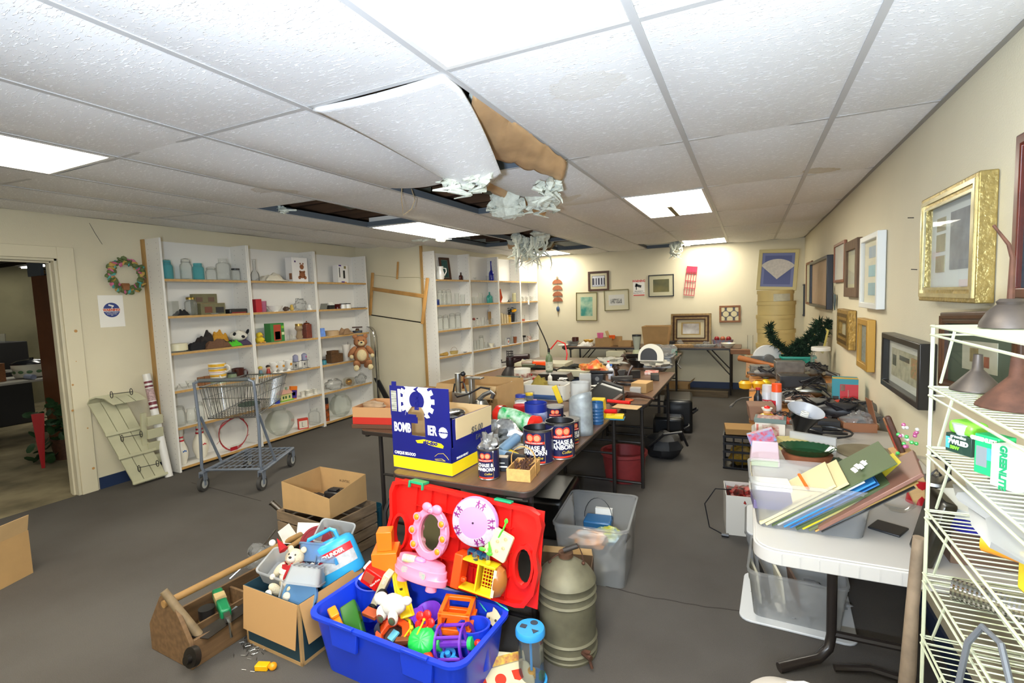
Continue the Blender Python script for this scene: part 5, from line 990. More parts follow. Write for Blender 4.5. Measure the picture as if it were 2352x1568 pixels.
# lilac carousel top
t,m=T('lilac_toy_drum','big round lilac toy canopy printed with purple dancing figures','toy',1089,1199,y=1.74,rot=(pi/2-.16,0,.12));R1=57*m
B().lathe([(1e-5,8*m),(R1*.6,6*m),(R1*.94,1*m),(R1,-4*m),(R1,-10*m),(R1*.9,-12*m),(1e-5,-12*m)],40).out('canopy',LIL,t)
B().lathe([(R1*.62,6.2*m),(R1*.64,6.5*m),(R1*.945,1.6*m),(R1*.93,1.2*m)],40).out('clear_rim_print',mat('pale_print',c('#c0b2be'),.25,noise_=.1,scale=90),t)
B().at(0,0,8*m).cyl(2.5*m,-.001,.001,10).out('centre_hole',pl('#3a2030'),t);q=B()
for a_ in(D(75),D(58),D(10),D(-8),D(-60),D(-78),D(-145),D(-160),D(160),D(142)):
    q.at(R1*.79*cos(a_),R1*.79*sin(a_),4.6*m,rz=a_-pi/2,rx=0);q.X=q.X@Matrix.Rotation(-.27,4,'X')
    q.box(-2.2*m,-4*m,-.5*m,2.2*m,4*m,.6*m).box(-1.8*m,4*m,-.5*m,1.8*m,8*m,.6*m).box(-6*m,1*m,-.5*m,6*m,2.6*m,.6*m).box(-4*m,-9*m,-.5*m,-2*m,-3*m,.6*m).box(2*m,-9*m,-.5*m,4.5*m,-3*m,.6*m)
q.out('dancing_figures',pl('#8a2a7a',.4),t)
# cream peg board with green figures
t,m=T('cream_peg_board','cream toy base with peg holes and green hands, beside the lilac canopy','toy',1145,1250,y=1.745,rot=(pi/2-.1,.38,0))
B().prism(rrect(58*m,66*m,6*m),-8*m,4*m).out('board',CRM,t,bev=.003);q=B()
for x,y in((12,22),(-4,8),(14,0),(2,-14),(-16,-20)):q.at(x*m,y*m,4*m).lathe([(2.2*m,0),(4.4*m,0),(4*m,2*m),(2.2*m,2*m)],14)
q.out('peg_collars',pl('#c9b888',.4),t)
t2,m2=T('green_toy_hands','pair of green plastic arms with hands sticking out by the cream peg board','toy',1150,1225,y=1.72);q=B()
q.tube([(-6*m,0,-10*m),(2*m,0,4*m),(8*m,-.002,12*m),(14*m,0,26*m)],[2*m,2*m,2.2*m,2*m],7).sph(16*m,0,32*m,4*m,2*m,6*m).sph(12*m,0,30*m,1.5*m,1.5*m,4*m)
q.tube([(-28*m,-.01,-22*m),(-26*m,-.01,-44*m)],[1.5*m,4*m],7).sph(-28*m,-.01,-50*m,8*m,3*m,5*m).sph(-46*m,-.01,-42*m,9*m,3*m,5*m);q.out('green_arms',pl('#5ac83a',.3),t2)
t,m=T('dark_blue_block_tray','dark blue toy tray with square openings under the cream peg board','toy',1098,1277,y=1.74,rot=(.1,.2,0));q=B()
for k in range(3):q.ring(rrect(17*m,22*m,2*m,2,cx=(-17+k*18)*m),rrect(11*m,15*m,2*m,2,cx=(-17+k*18)*m),-6*m,6*m)
q.v=[V((v.x,v.z,v.y))for v in q.v];q.out('tray_frame',pl('#1a4a70',.3),t)
for k,(px_,py_,lb)in enumerate(((1092,1287,'clear toy peg with a silver ring, left of two'),(1121,1291,'clear toy peg on a yellow base, right of two'))):
    t,m=T('clear_peg',lb,'toy',px_,py_,y=1.71);B().lathe([(5*m,0),(5*m,10*m),(3*m,20*m),(1e-5,21*m)],12).out('peg_body',GL,t);B().cyl(6*m,-3*m,2*m,12).out('peg_base',YEL if k else STEEL,t)
# cage wagon
t,m=T('toy_animal_cage','yellow toy cage wagon with an orange end wall and brown domed end','toy',1096,1356,y=1.70,rot=(-.2,.13,.05))
q=B();q.box(-42*m,-18*m,0,42*m,18*m,4*m).box(-42*m,-18*m,64*m,42*m,18*m,68*m).box(-2*m,-18*m,4*m,2*m,18*m,64*m).box(8*m,-4*m,4*m,42*m,0*m,14*m).box(8*m,-4*m,56*m,42*m,0,64*m)
for k in range(5):q.box((9+k*7)*m,-4*m,14*m,(10.5+k*7)*m,0,56*m)
for k in range(5):q.box(8*m,-4*m,(18+k*8)*m,40*m,0,(19.5+k*8)*m)
q.out('cage_body',YEL,t,bev=.001);B().box(-62*m,-20*m,-4*m,-40*m,20*m,74*m).box(-40*m,-16*m,14*m,-28*m,-4*m,24*m).out('orange_wall',pl('#ee4a14',.35),t,bev=.004)
B().at(42*m,0,34*m,ry=pi/2).lathe([(34*m,0),(36*m,3*m),(30*m,16*m),(14*m,24*m),(1e-5,26*m)],20,.6).out('brown_dome',pl('#a0622a',.3),t);B().at(43*m,-19*m,34*m,rx=pi/2).box(-3*m,-30*m,0,4*m,30*m,.001).out('cream_label',CRM,t)
# toys lying inside the bin
def plush(label,px_,py_,z,rz,s=1.0):
    t,m=T('white_plush_dog',label,'soft toy',px_,py_,z=z,rz=rz);q=B();w_=fb('#e6e2d6');q.sph(0,0,0,26*m,18*m,20*m,nz=.12).sph(-20*m,-8*m,-14*m,11*m,10*m,15*m).sph(8*m,-18*m,-14*m,10*m,9*m,15*m).sph(26*m,4*m,8*m,11*m,9*m,8*m).sph(-28*m,6*m,6*m,14*m,12*m,12*m).out('plush_body',w_,t)
    tar=mat('tartan_patch',c('#7a1f2a'),.9,col2=c('#1f5a3a'),scale=30,stretch=(1,4,1));B().sph(-20*m,-17*m,-20*m,7*m,3*m,9*m).out('tartan_foot',tar,t);B().sph(9*m,-26*m,-16*m,7*m,3*m,8*m).out('tartan_foot',tar,t);return t
plush('white plush dog lying face down with tartan foot pads in the blue bin',903,1388,.30,.2)
t,m=T('yellow_toy_slide','curved yellow toy slide with oval slots leaning in the blue bin','toy',925,1372,z=.27,rot=(0,.1,-.75));q=B()
def fs_(u,v):x=(u-.5)*100*m;return(x,(v-.5)*22*m,18*m*(abs(x)/(50*m))**2*(1 if x<0 else.3)-x*.2)
q.grid(fs_,14,4).out('slide_bed',YEL,t,solid=.004);q=B()
for v in(0,1):q.tube([V(fs_(i/14,v))+V((0,0,2*m))for i in range(15)],2.2*m,6)
q.out('slide_rails',YEL,t);B().at(-20*m,0,7*m,ry=.1).prism(rrect(14*m,6*m,3*m),0,.0012).out('slot',pl('#3a3a1a'),t);B().at(14*m,0,-1.6*m,ry=.2).prism(rrect(14*m,6*m,3*m),0,.0012).out('slot',pl('#3a3a1a'),t)
t,m=T('cream_toy_slide','long cream toy ramp lying below the yellow slide','toy',930,1420,z=.215,rot=(0,.25,-.7));B().box(-38*m,-9*m,0,38*m,9*m,3*m).box(-38*m,-11*m,0,38*m,-9*m,6*m).box(-38*m,9*m,0,38*m,11*m,6*m).out('ramp',CRM,t,bev=.001)
t,m=T('green_truck_bed','translucent green toy truck bed with a black and red wheel','toy',820,1432,z=.19,rot=(.5,.5,-.6));B().box(-34*m,-16*m,0,34*m,16*m,28*m,tx=4*m,ty=3*m).out('truck_bed',glassy('green_plastic',(.25,.6,.2),.65,.1,(.08,.32,.05)),t,bev=.006);w1,w2=B(),B();wheel(w1,w2,-8*m,-20*m,0,12*m,8*m,'y');w1.out('tyre',BLK,t);w2.out('red_hub',RED,t)
t,m=T('orange_toy_cab','orange toy vehicle body at the left end of the blue bin','toy',772,1424,z=.20,rot=(.2,.2,-.5));B().box(-28*m,-8*m,0,28*m,8*m,10*m).box(-20*m,-8*m,10*m,6*m,8*m,18*m,tx=0).out('cab_body',pl('#f0921a',.35),t,bev=.004)
t,m=T('brick_red_block','flat brick red plastic block behind the grey bowl','toy',854,1412,z=.22,rot=(.2,0,-.1));B().cb(0,0,0,34*m,18*m,8*m).out('block',pl('#b0502a',.5),t,bev=.002)
t,m=T('dark_grey_bowl','dark grey toy pot tipped on its side in the blue bin','toy',872,1448,z=.16,rot=(.3,1.0,.4));B().cup(14*m,24*m,0,26*m,.002).out('pot',pl('#4a4a4e',.4),t)
t,m=T('red_toy_car','small red toy car half buried under the white plush dog','toy',905,1432,z=.19,rz=.2);B().box(-26*m,-10*m,0,24*m,10*m,10*m).box(-14*m,-8*m,10*m,8*m,8*m,17*m).out('car_body',pl('#c01f1a',.3),t,bev=.004);w1,w2=B(),B();wheel(w1,w2,-14*m,-11*m,2*m,6*m,5*m,'y');wheel(w1,w2,14*m,-11*m,2*m,6*m,5*m,'y');w1.out('tyres',BLK,t);w2.out('hubs',RED,t)
t,m=T('purple_scoop','big purple plastic scoop with a round bowl in the middle of the bin','toy',985,1418,z=.235,rot=(.35,-.1,.1));B().lathe([(8*m,-16*m),(14*m,-4*m),(27*m,12*m),(28.5*m,12*m),(15*m,-5*m),(9*m,-18*m)],24).out('scoop_bowl',PUR,t);B().prism([(-46*m,-6*m),(-20*m,-18*m),(8*m,-26*m),(8*m,-20*m),(-18*m,16*m),(-40*m,6*m)],6*m,11*m).out('scoop_wing',PUR,t,bev=.002);B().cyl(7*m,-34*m,-16*m,r2=9*m).out('scoop_stem',PUR,t)
# orange open tower
t,m=T('orange_toy_tower','open orange plastic tower frame standing in the right half of the bin','toy',1050,1452,z=.185,rot=(.05,.06,.3));q=B();s_=30*m;h_=58*m
for x in(-1,1):
    for y in(-1,1):q.cb(x*(s_-4*m),y*(s_-4*m),-20*m,8*m,8*m,h_+20*m)
q.ring(rrect(2*s_,2*s_,3*m,2),rrect(2*s_-16*m,2*s_-16*m,3*m,2),h_-8*m,h_).ring(rrect(2*s_+6*m,2*s_+6*m,3*m,2),rrect(2*s_-10*m,2*s_-10*m,3*m,2),h_*.30,h_*.52)
q.cb(0,0,h_*.2,2*s_-12*m,2*s_-12*m,4*m);q.out('tower_frame',pl('#f0640f',.35),t,bev=.002)
# purple spool cage
t,m=T('purple_spool_toy','purple toy spool of two rings joined by bars, with green end knobs','toy',1045,1478,z=.215,rot=(.1,pi/2-.2,.25));q=B();R2=36*m
for z in(-26*m,26*m):q.at(0,0,z).lathe([(R2-5*m,-2*m),(R2,-2*m),(R2,2*m),(R2-5*m,2*m)],32,close=True).box(-R2+2*m,-3*m,-2*m,R2-2*m,3*m,2*m)
q.at()
for k in range(5):a_=2*pi*k/5;q.rod((R2*.88*cos(a_),R2*.88*sin(a_),-26*m),(R2*.88*cos(a_),R2*.88*sin(a_),26*m),3.4*m)
q.rod((0,0,-30*m),(0,0,30*m),7*m);q.out('spool_frame',PUR,t);B().cyl(12*m,30*m,38*m).out('green_knob',pl('#2fbf5a',.3),t);B().cyl(12*m,-38*m,-30*m).out('green_knob',pl('#2fbf5a',.3),t);B().sph(0,0,48*m,7*m).out('red_ball',RED,t)
t,m=T('light_blue_ring_toy','light blue flat ring toy with tabs at the front of the bin','toy',1030,1506,z=.17,rot=(.25,0,-.2));B().lathe([(9*m,0),(15*m,0),(15*m,5*m),(9*m,5*m)],24,close=True).box(-22*m,-4*m,0,-14*m,4*m,4*m).box(14*m,-4*m,0,22*m,4*m,4*m).cyl(5*m,0,9*m).out('ring',SKY,t)
t,m=T('light_blue_cup_toy','small light blue scoop shaped toy behind the green umbrella','toy',1001,1459,z=.20,rot=(.5,.3,0));B().cup(8*m,15*m,0,12*m,.0015).tube([(12*m,0,10*m),(22*m,0,14*m)],3*m,6).out('cup',pl('#3a8ac8',.3),t)
t,m=T('green_toy_umbrella','ribbed green toy umbrella disc lying on top at the front','toy',967,1470,z=.225,rot=(.75,.12,.1));q=B();n_=48;q.lathe([(1e-5,7*m),(14*m,5*m),(25*m,0),(27*m,-3*m),(25*m,-4*m),(1e-5,-2*m)],n_)
for i,v in enumerate(q.v):
    if(i%n_)%4<2:v.z+=.6*m
q.out('umbrella',pl('#1fc04a',.35),t)
t,m=T('red_flower_toy','red flower shaped toy with yellow rod arms','toy',975,1427,z=.27,rot=(1.2,0,.1));q=B()
for k in range(5):a_=2*pi*k/5;q.sph(13*m*cos(a_),13*m*sin(a_),0,9*m,9*m,4*m)
q.lathe([(6*m,0),(10*m,0),(10*m,6*m),(6*m,6*m)],20,close=True);q.out('flower',RED,t);q=B();q.tube([(4*m,6*m,10*m),(-6*m,-22*m,14*m),(0,-30*m,12*m)],1.8*m,6).tube([(-24*m,-14*m,8*m),(-34*m,-30*m,8*m)],1.8*m,6).sph(4*m,6*m,11*m,3*m).sph(-22*m,-12*m,8*m,4*m);q.out('yellow_arms',YEL,t)
t,m=T('orange_toy_tube','short orange tube running down from the red flower','toy',985,1448,z=.22,rot=(.9,.5,.3));B().cyl(5*m,-14*m,14*m).out('tube',pl('#f0640f',.35),t)
# octagonal garage
t,m=T('toy_garage','orange red eight sided toy garage with yellow rim and dark window','toy',905,1462,z=.185,rot=(.5,-.05,-.3));oc=[(x*1.25,y)for x,y in circ(34*m,8,a0=pi/8)];oi=[(x*.62,y*.62)for x,y in oc]
B().ring(oc,oi,0,10*m).out('garage_wall',pl('#f0501a',.35),t,bev=.002);B().ring([(x*1.06-6*m,y*1.06+6*m)for x,y in oc],[(x*.92-6*m,y*.92+6*m)for x,y in oc],-8*m,4*m).out('yellow_rim',YEL,t,bev=.001);B().prism(oi,-2*m,1*m).out('dark_inside',pl('#2a1a18'),t);B().cb(2*m,0,2*m,16*m,20*m,6*m).out('blue_fan',pl('#6ac0d8',.3),t,bev=.002)
t,m=T('brown_toy_ramp','brown plastic ramp right of the orange garage','toy',930,1476,z=.20,rot=(.1,-.1,.35));B().cb(0,0,0,34*m,12*m,10*m).out('ramp',BRN,t,bev=.002)
t,m=T('orange_red_dome_toy','shiny orange red dome at the front edge of the bin','toy',968,1500,z=.18,rz=-.2);B().sph(0,0,0,32*m,12*m,12*m,z0=0).out('dome',pl('#e8401a',.25),t)
t,m=T('teal_plastic_piece','dark teal plastic panel between the car and the orange garage','toy',940,1441,z=.19,rz=-.3);B().cb(0,0,0,30*m,12*m,6*m).out('panel',pl('#1f6a60',.35),t,bev=.001)
t,m=T('yellow_toy_spoon','pale yellow spoon lying behind the spool in the bin','toy',1002,1482,z=.18,rot=(.3,.2,.8));B().sph(0,0,0,13*m,8*m,4*m).tube([(10*m,0,0),(32*m,0,4*m)],2*m,6).out('spoon',pl('#e8c86a',.35),t)
t,m=T('tan_toy_stack','small tan toy pieces low in the bin by the spool','toy',1088,1440,z=.19,rz=.3);B().cb(0,0,0,22*m,16*m,10*m).out('piece',pl('#c9a86a',.4),t,bev=.003)
pts=[at(x,y,z=z)for x,y,z in((1117,1404,.23),(1098,1378,.25),(1092,1360,.265),(1104,1356,.27),(1128,1372,.268),(1150,1390,.262),(1168,1402,.258))]
o=B();o.tube([p for a_,b_ in zip(pts,pts[1:])for p in[a_.lerp(b_,t_/3)for t_ in range(3)]]+[pts[-1]],[.0025+.001*(i%2)for i in range(19)],6);tag(o.out('teal_toy_strap',pl('#4accb8',.4)),'turquoise rubber strap hanging over the back rim of the bin','strap')
t,m=T('wooden_toy_fish','flat cream toy fish with a button eye at the back right of the bin','toy',1133,1420,z=.22,rot=(1.1,-.5,.2));B().prism([(-18*m,4*m),(-10*m,16*m),(4*m,14*m),(10*m,22*m),(16*m,12*m),(20*m,-2*m),(12*m,-16*m),(-4*m,-18*m),(-10*m,-6*m)],0,3*m).out('fish',pl('#d8c9a4',.6),t,bev=.001);B().at(-8*m,4*m,3*m).cyl(2*m,0,1*m,10).at(6*m,-6*m,3*m).cyl(3*m,0,1*m,12).out('eye',pl('#4a4438'),t)
for o in list(COL.objects): # the loose toys fill the bin to near its rim
    if o.parent is None and o.get('label')and o.name.split('.')[0]in('green_truck_bed','orange_toy_cab','brick_red_block','dark_grey_bowl','red_toy_car','purple_scoop','red_flower_toy','toy_garage','brown_toy_ramp','orange_red_dome_toy','green_toy_umbrella','light_blue_cup_toy','teal_plastic_piece','white_plush_dog','yellow_toy_slide','tan_toy_stack','purple_spool_toy','orange_toy_tower','light_blue_ring_toy'):o.scale=(1.2,)*3
# shape sorter cylinder on the floor
t,m=T('shape_sorter_drum','clear toy cylinder with blue lid of shaped holes, on the carpet by the milk can','toy',1222,1568,z=.0);S_=.205;q=B()
rr_=34*m*1.0;q.lathe([(rr_,S_),(rr_,S_+.018),(rr_*.93,S_+.026),(1e-5,S_+.027)],32);q.out('blue_lid',SKY,t);q=B().lathe([(1e-5,0),(rr_*1.05,0),(rr_*1.05,.02),(rr_*.9,.02),(rr_*.9,.008),(1e-5,.008)],32);q.out('blue_base',SKY,t)
q=B().at(0,0,S_+.0272);q.prism(circ(9*m,18,cx=3*m,cy=17*m,sq=.9),0,.0012).prism(rrect(15*m,13*m,2*m,2,cx=-15*m,cy=-3*m),0,.0012).prism([(6*m,-6*m),(24*m,-6*m),(16*m,-19*m)],0,.0012);q.out('shaped_holes',pl('#3a4450',.5),t)
B().lathe([(rr_*.86,.008),(rr_*.86,S_)],32).out('clear_drum',glassy('toy_clear',(.9,.93,.95),.12,.05),t);B().cyl(3*m,.01,S_).out('centre_post',SKY,t)
for k,(zz,lb)in enumerate(((.022,0),(.034,0),(.046,0))):tag(put(B().lathe([(4*m,0),(9*m,0),(9*m,.010),(4*m,.010)],18,close=True).out('yellow_ring',pl('#e8a82a',.3)),t.location+V((0,0,zz))),('lowest','middle','top')[k]+' yellow ring on the post inside the clear drum','toy')
tag(put(B().cb(0,0,0,12*m,12*m,.03).out('green_shape_block',pl('#2a8a6a',.4),bev=.002),t.location+V((.035,.02,.012))),'green block standing inside the clear toy drum','toy')
# wooden shape sorting board at the bottom edge
t,m=T('shape_sorter_bus','cream toy tray of red shape holes and blue shape buttons at the bottom edge','toy',1150,1560,z=.05,rot=(.35,.0,.75));B().prism(rrect(.26,.11,.03),-.05,0).out('tray_body',CRM,t,bev=.006);q=B()
q.prism(circ(.022,20,cx=-.0,cy=.0),0,.001).prism([(.05,.022),(.09,.02),(.088,-.015),(.07,-.022),(.052,-.012)],0,.001).prism(rrect(.04,.04,.004,2,cx=-.075),0,.001);q.out('red_holes',pl('#c83a24',.3),t)
B().at(0,.062,-.01,rx=.5).prism([(-.12,-.012),(-.12,.02),(-.08,.045),(-.03,.035),(.02,.045),(.07,.03),(.12,.028),(.12,-.012)],0,.006).out('back_panel',CRM,t,bev=.002);B().at(0,.060,-.004,rx=.5).prism(rrect(.2,.03,.01,cy=.012),.006,.0075).out('picture_strip',mat('picture_strip',c('#d8b83a'),.4,col2=c('#b06a3a'),scale=60),t)
q=B();
for x in(.075,.02):q.cb(x,-.075,-.035,.045,.045,.012)
q.out('blue_buttons',SKY,t,bev=.003);B().at(.075,-.075,-.0225).ring([(-.014,-.012),(.014,-.012),(0,.014)],[(-.009,-.009),(.009,-.009),(0,.008)],0,.001).at(.02,-.075,-.0225).ring(circ(.014,16),circ(.010,16),0,.001).out('white_outlines',WHT,t)
# small yellow toy man
t,m=T('yellow_toy_man','small yellow toy man lying alone on the carpet','toy',608,1530,z=.012,rz=.35);B().box(-20*m,-9*m,-.011,10*m,9*m,.012).out('toy_body',pl('#eab010',.3),t,bev=.003);B().rod((10*m,0,0),(14*m,0,0),4*m).sph(20*m,0,.002,9*m).out('toy_head',pl('#e89a1a',.3),t)
# nails spilled on the carpet
random.seed(21);q=B()
for k in range(70):
    p=at(578+random.gauss(0,17),1483+random.gauss(0,12),z=.003);a_=random.random()*6.3;q.rod(p,p+V((.022*cos(a_),.022*sin(a_),.001)),.0013,4)
for x,y in((575,1541),(555,1537),(553,1504)):p=at(x,y,z=.003);q.rod(p,p+V((.02,.006,0)),.0014,4)
o=tag(q.out('spilled_nails',STEEL),'scatter of loose steel nails on the carpet before the cut open carton','nails');o['kind']='stuff'
# ---------------------------------------------------------------- wooden tool carrier
TW=mat('weathered_carrier_wood',c('#7a5c3c'),.65,noise_=.35,scale=6,stretch=(8,1,8));tc=V((-2.245,1.60,0))
t=thing('wooden_tool_carrier','old wooden tool carrier with a long dowel handle at lower left','tool box',tc,D(-3));w_,l_=.155,.37
for s_ in(-1,1):B().at(0,s_*l_,0,rx=pi/2).prism([(-w_,0),(w_,0),(w_,.12),(.05,.27),(.02,.295),(-.02,.295),(-.05,.27),(-w_,.12)],-.009,.009).out('end_board',TW,t,bev=.003)
B().box(-w_,-l_+.009,0,-w_+.014,l_-.009,.12).out('side_board',TW,t,bev=.002);B().box(w_-.014,-l_+.009,0,w_,l_-.009,.12).out('side_board',TW,t,bev=.002);B().box(-w_+.014,-l_+.009,.002,w_-.014,l_-.009,.014).out('floor_board',TW,t)
B().rod((0,-l_-.02,.255),(0,l_+.02,.255),.016,14).out('dowel_handle',mat('handle_wood',c('#a9814c'),.5,noise_=.25,scale=9),t);B().box(-w_+.014,-.02,.014,w_-.014,-.008,.10).box(.0,-l_+.01,.014,.01,-.02,.09).out('divider',TW,t)
p=tc+V((.05,-.30,.05));t=thing('wood_handled_mallet','wooden handled tool with a dark round iron head leaning over the carrier end','tool',p)
B().rod((.06,-.03,.06),(-.055,-.09,.27),.019,12,.016).out('wooden_handle',mat('grey_worn_wood',c('#8a7556'),.6,noise_=.3),t);B().at(.12,-.10,.03,rx=1.3).cyl(.04,-.012,.012,24).at(.12,-.12,.03,rx=1.3).cyl(.018,-.01,.01).out('iron_disc',mt('#4a4642',.5),t)
tag(B().add([tc+V(v)for v in((.10,-.36,.12),(.17,-.33,.11),(.16,.03,.13),(.12,.02,.14))]+[tc+V(v)for v in((.10,-.36,.123),(.17,-.33,.113),(.16,.03,.133),(.12,.02,.143))],[(3,2,1,0),(4,5,6,7),(0,1,5,4),(1,2,6,5),(2,3,7,6),(3,0,4,7)]).out('hand_saw_blade',mt('#4f4a45',.5)),'dark handsaw blade lying along the side of the tool carrier','saw')
tag(B().at(*(tc+V((.05,-.12,.06))),rx=.5,ry=.3,rz=.5).prism([(-.05,-.03),(.06,-.05),(.07,.03),(-.02,.04)],0,.003).out('steel_plate',mt('#9aa0a2',.4)),'bent galvanised steel plate lying in the tool carrier','plate')
t=thing('black_paint_can','dark can with a red and yellow label inside the tool carrier','can',tc+V((-.05,-.19,.016)));B().cyl(.035,0,.10,20).out('can_body',pl('#22201f',.4),t);B().lathe([(.0352,.02),(.0355,.02),(.0355,.05),(.0352,.05)],20).out('yellow_print',mat('can_print',c('#c9a82a'),.5,col2=c('#8a1f1a'),scale=80),t)
t=thing('green_caulking_gun','green plastic glue gun lying across the tool carrier','tool',at(512,1400,z=.12),-.45);B().box(-.14,-.022,0,.09,.022,.045).box(.02,-.02,-.02,.08,.02,.01).out('gun_body',pl('#0f7a4a',.35),t,bev=.008);B().box(.09,-.012,.01,.14,.012,.035).tube([(.14,0,.02),(.17,0,.02),(.18,0,-.04)],.006,6).out('steel_tip',STEEL,t);B().box(-.09,-.0225,.02,-.02,.0225,.0455).out('tan_label',pl('#b8a070',.5),t)
t=obox('black and white printed small carton standing behind the caulking gun',.15,.12,.13,pl('#1a2220',.4),'small_carton',flaps=(('s',.06,60),('w',.07,30),('n',.06,10)),inner=PAPER);put(t,tc+V((.08,.27,.13)),.3)
# ---------------------------------------------------------------- cut open carton with plastic tubs
kb=V((-1.86,1.60,0));t=obox('opened corrugated carton of plastic tubs between the tool carrier and blue bin',.36,.36,.27,mat('teal_printed_carton',c('#1d3a46'),.6),flaps=(('s',.19,174),('e',.17,168)),inner=mat('carton_flap_brown',c('#b98f5c'),.85));put(t,kb,D(-3))
B().box(-.181,-.1815,0,-.17,-.1795,.27).box(.17,-.1815,0,.1815,-.1795,.27).box(.1795,-.18,0,.1815,-.168,.27).box(-.18,-.1815,0,.18,-.1795,.015).box(.1795,-.18,0,.1815,.18,.015).out('brown_edges',CARD,t)
def tub(label,w_,d,h,p,rot,m=GLS,lidm=None,ribs=0,name='plastic_tub'):
    t=thing(name,label,'food container',p,rot=rot);q=B();a=[(x,y)for x,y in rrect(w_,d,.02)];bb=[(x*.86,y*.86)for x,y in a]
    q.loft([[(x,y,0)for x,y in bb],[(x,y,h-.008)for x,y in a],[(x*1.06,y*1.06,h-.008)for x,y in a],[(x*1.06,y*1.06,h)for x,y in a],[(x*.97,y*.97,h)for x,y in a],[(x*.95,y*.95,h-.01)for x,y in a],[(x*.94,y*.94,.004)for x,y in bb]],caps=True);q.out('tub_body',m,t)
    if ribs:
        q=B()
        for k in range(ribs):q.box(-w_*.42+k*w_*.84/ribs,-d*.4,-.004,-w_*.42+(k+.5)*w_*.84/ribs,d*.4,0)
        q.out('raised_ribs',m,t)
    if lidm:B().ring([(x*1.1,y*1.1)for x,y in a],[(x*.95,y*.95)for x,y in a],h,h+.006).out('lid_rim',lidm,t)
    return t
MK=glassy('milky_plastic',(.93,.94,.95),.5,.2,(.85,.87,.88));
tub('milky rectangular tub lying open at the left of the carton',.18,.14,.08,kb+V((-.11,-.02,.25)),(.35,.25,.25),MK)
tub('tall clear tub tilted behind the red lid',.17,.13,.12,kb+V((-.06,.26,.27)),(.5,.2,.4),MK)
tub('blue tinted square tub leaning in the middle of the carton',.20,.18,.08,kb+V((.02,.08,.27)),(-.75,.1,.4),GLB,None)
tub('ribbed clear tub upside down in the front of the carton',.15,.13,.07,kb+V((.10,-.06,.36)),(pi-.4,.2,.5),MK,ribs=6)
tub('round clear tub lying low by the polar bear',.14,.14,.07,kb+V((.02,-.03,.22)),(.9,0,.4),MK)
def disc(name,label,p,r,rot,m,rim=None):t=thing(name,label,'lid',p,rot=rot);B().lathe([(1e-5,.002),(r*.85,.002),(r*.88,.006),(r,.006),(r,-.006),(r*.97,-.006),(r*.94,0),(1e-5,-.001)],36).out('disc',m,t);return t
disc('red_round_cover','translucent red round lid leaning at the back of the carton',kb+V((-.13,.20,.30)),.085,(1.0,.2,.3),glassy('red_clear',(.85,.25,.3),.7,.2,(.45,.08,.10)))
disc('navy_round_cover','dark blue round lid in front of the milky tub',kb+V((-.02,.05,.30)),.075,(1.1,.2,-.5),glassy('navy_clear',(.3,.42,.6),.8,.2,(.10,.18,.32)))
disc('blue_round_cover','light blue round tub lid at the front right of the carton',kb+V((.10,-.12,.25)),.09,(1.0,.5,-.2),glassy('sky_clear',(.5,.75,.95),.7,.2,(.25,.5,.8)))
# light blue construction case
cp=kb+V((.115,.12,.215));t=thing('blue_toy_case','sky blue oval toy case with a carry handle and building set label','case',cp,rot=(-.25,-.42,.55));o1=circ(.12,32,sq=.55)
B().loft([[(x*k,y*k,z)for x,y in o1]for k,z in((.92,0),(1,.012),(1,.15),(.93,.17),(.8,.178))]).out('case_body',pl('#36a6dc',.3),t)
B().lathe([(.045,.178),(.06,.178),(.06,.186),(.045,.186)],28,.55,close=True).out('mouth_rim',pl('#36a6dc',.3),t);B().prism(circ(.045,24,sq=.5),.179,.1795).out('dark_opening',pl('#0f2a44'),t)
B().tube([(-.075,-.03,.17),(-.075,-.035,.215),(-.06,-.04,.23),(.05,-.04,.23),(.065,-.035,.215),(.065,-.03,.17)],.0095,8).out('carry_handle',pl('#36a6dc',.3),t)
def bandp(a0,a1,z0,z1,k=1.012):
    b_=B();n_=14;v_=[]
    for i in range(n_+1):a_=a0+(a1-a0)*i/n_;v_+=[(.12*k*cos(a_),.066*k*sin(a_),z0),(.12*k*cos(a_),.066*k*sin(a_),z1)]
    return b_.add(v_,[(2*i,2*i+2,2*i+3,2*i+1)for i in range(n_)])
bandp(D(205),D(335),.05,.12).out('picture_label',mat('case_label',c('#c9cdd0'),.4,noise_=.3,scale=40),t);bandp(D(205),D(335),.105,.14,1.014).out('red_label',pl('#c4202a',.4),t)
text('case_title','INO-CYLINDER',.024,WHT,t,(0,-.0685,.122),(pi/2,0,0),bold=.001);B().box(.02,-.0675,.07,.035,-.066,.10).out('printed_child',pl('#3a8ac0'),t)
t=teddy('cream polar bear plush in a red and white santa scarf in the carton',kb+V((-.03,-.08,.215)),.42,.35,fb('#e0d2b4'),fb('#e8dccb'),'polar_bear_plush',rot=(-.5,.1,.35));red_=fb('#b0141c')
B().at(0,0,.27,rx=.3).lathe([(.075,-.03),(.115,-.03),(.115,.03),(.075,.03)],18,close=True).at(-.10,-.10,.42,ry=-.8).lathe([(.001,.16),(.05,.0),(1e-5,-.02)],14).at(.02,-.14,.22,ry=.3).sph(0,0,0,.02,.02,.09).out('santa_scarf',red_,t);q=B()
q.sph(-.24,-.12,.48,.035).at(0,0,.24,rx=.3).lathe([(.10,-.02),(.135,-.02),(.135,.02),(.10,.02)],18,close=True).out('white_trim',fb('#ece8e0'),t)
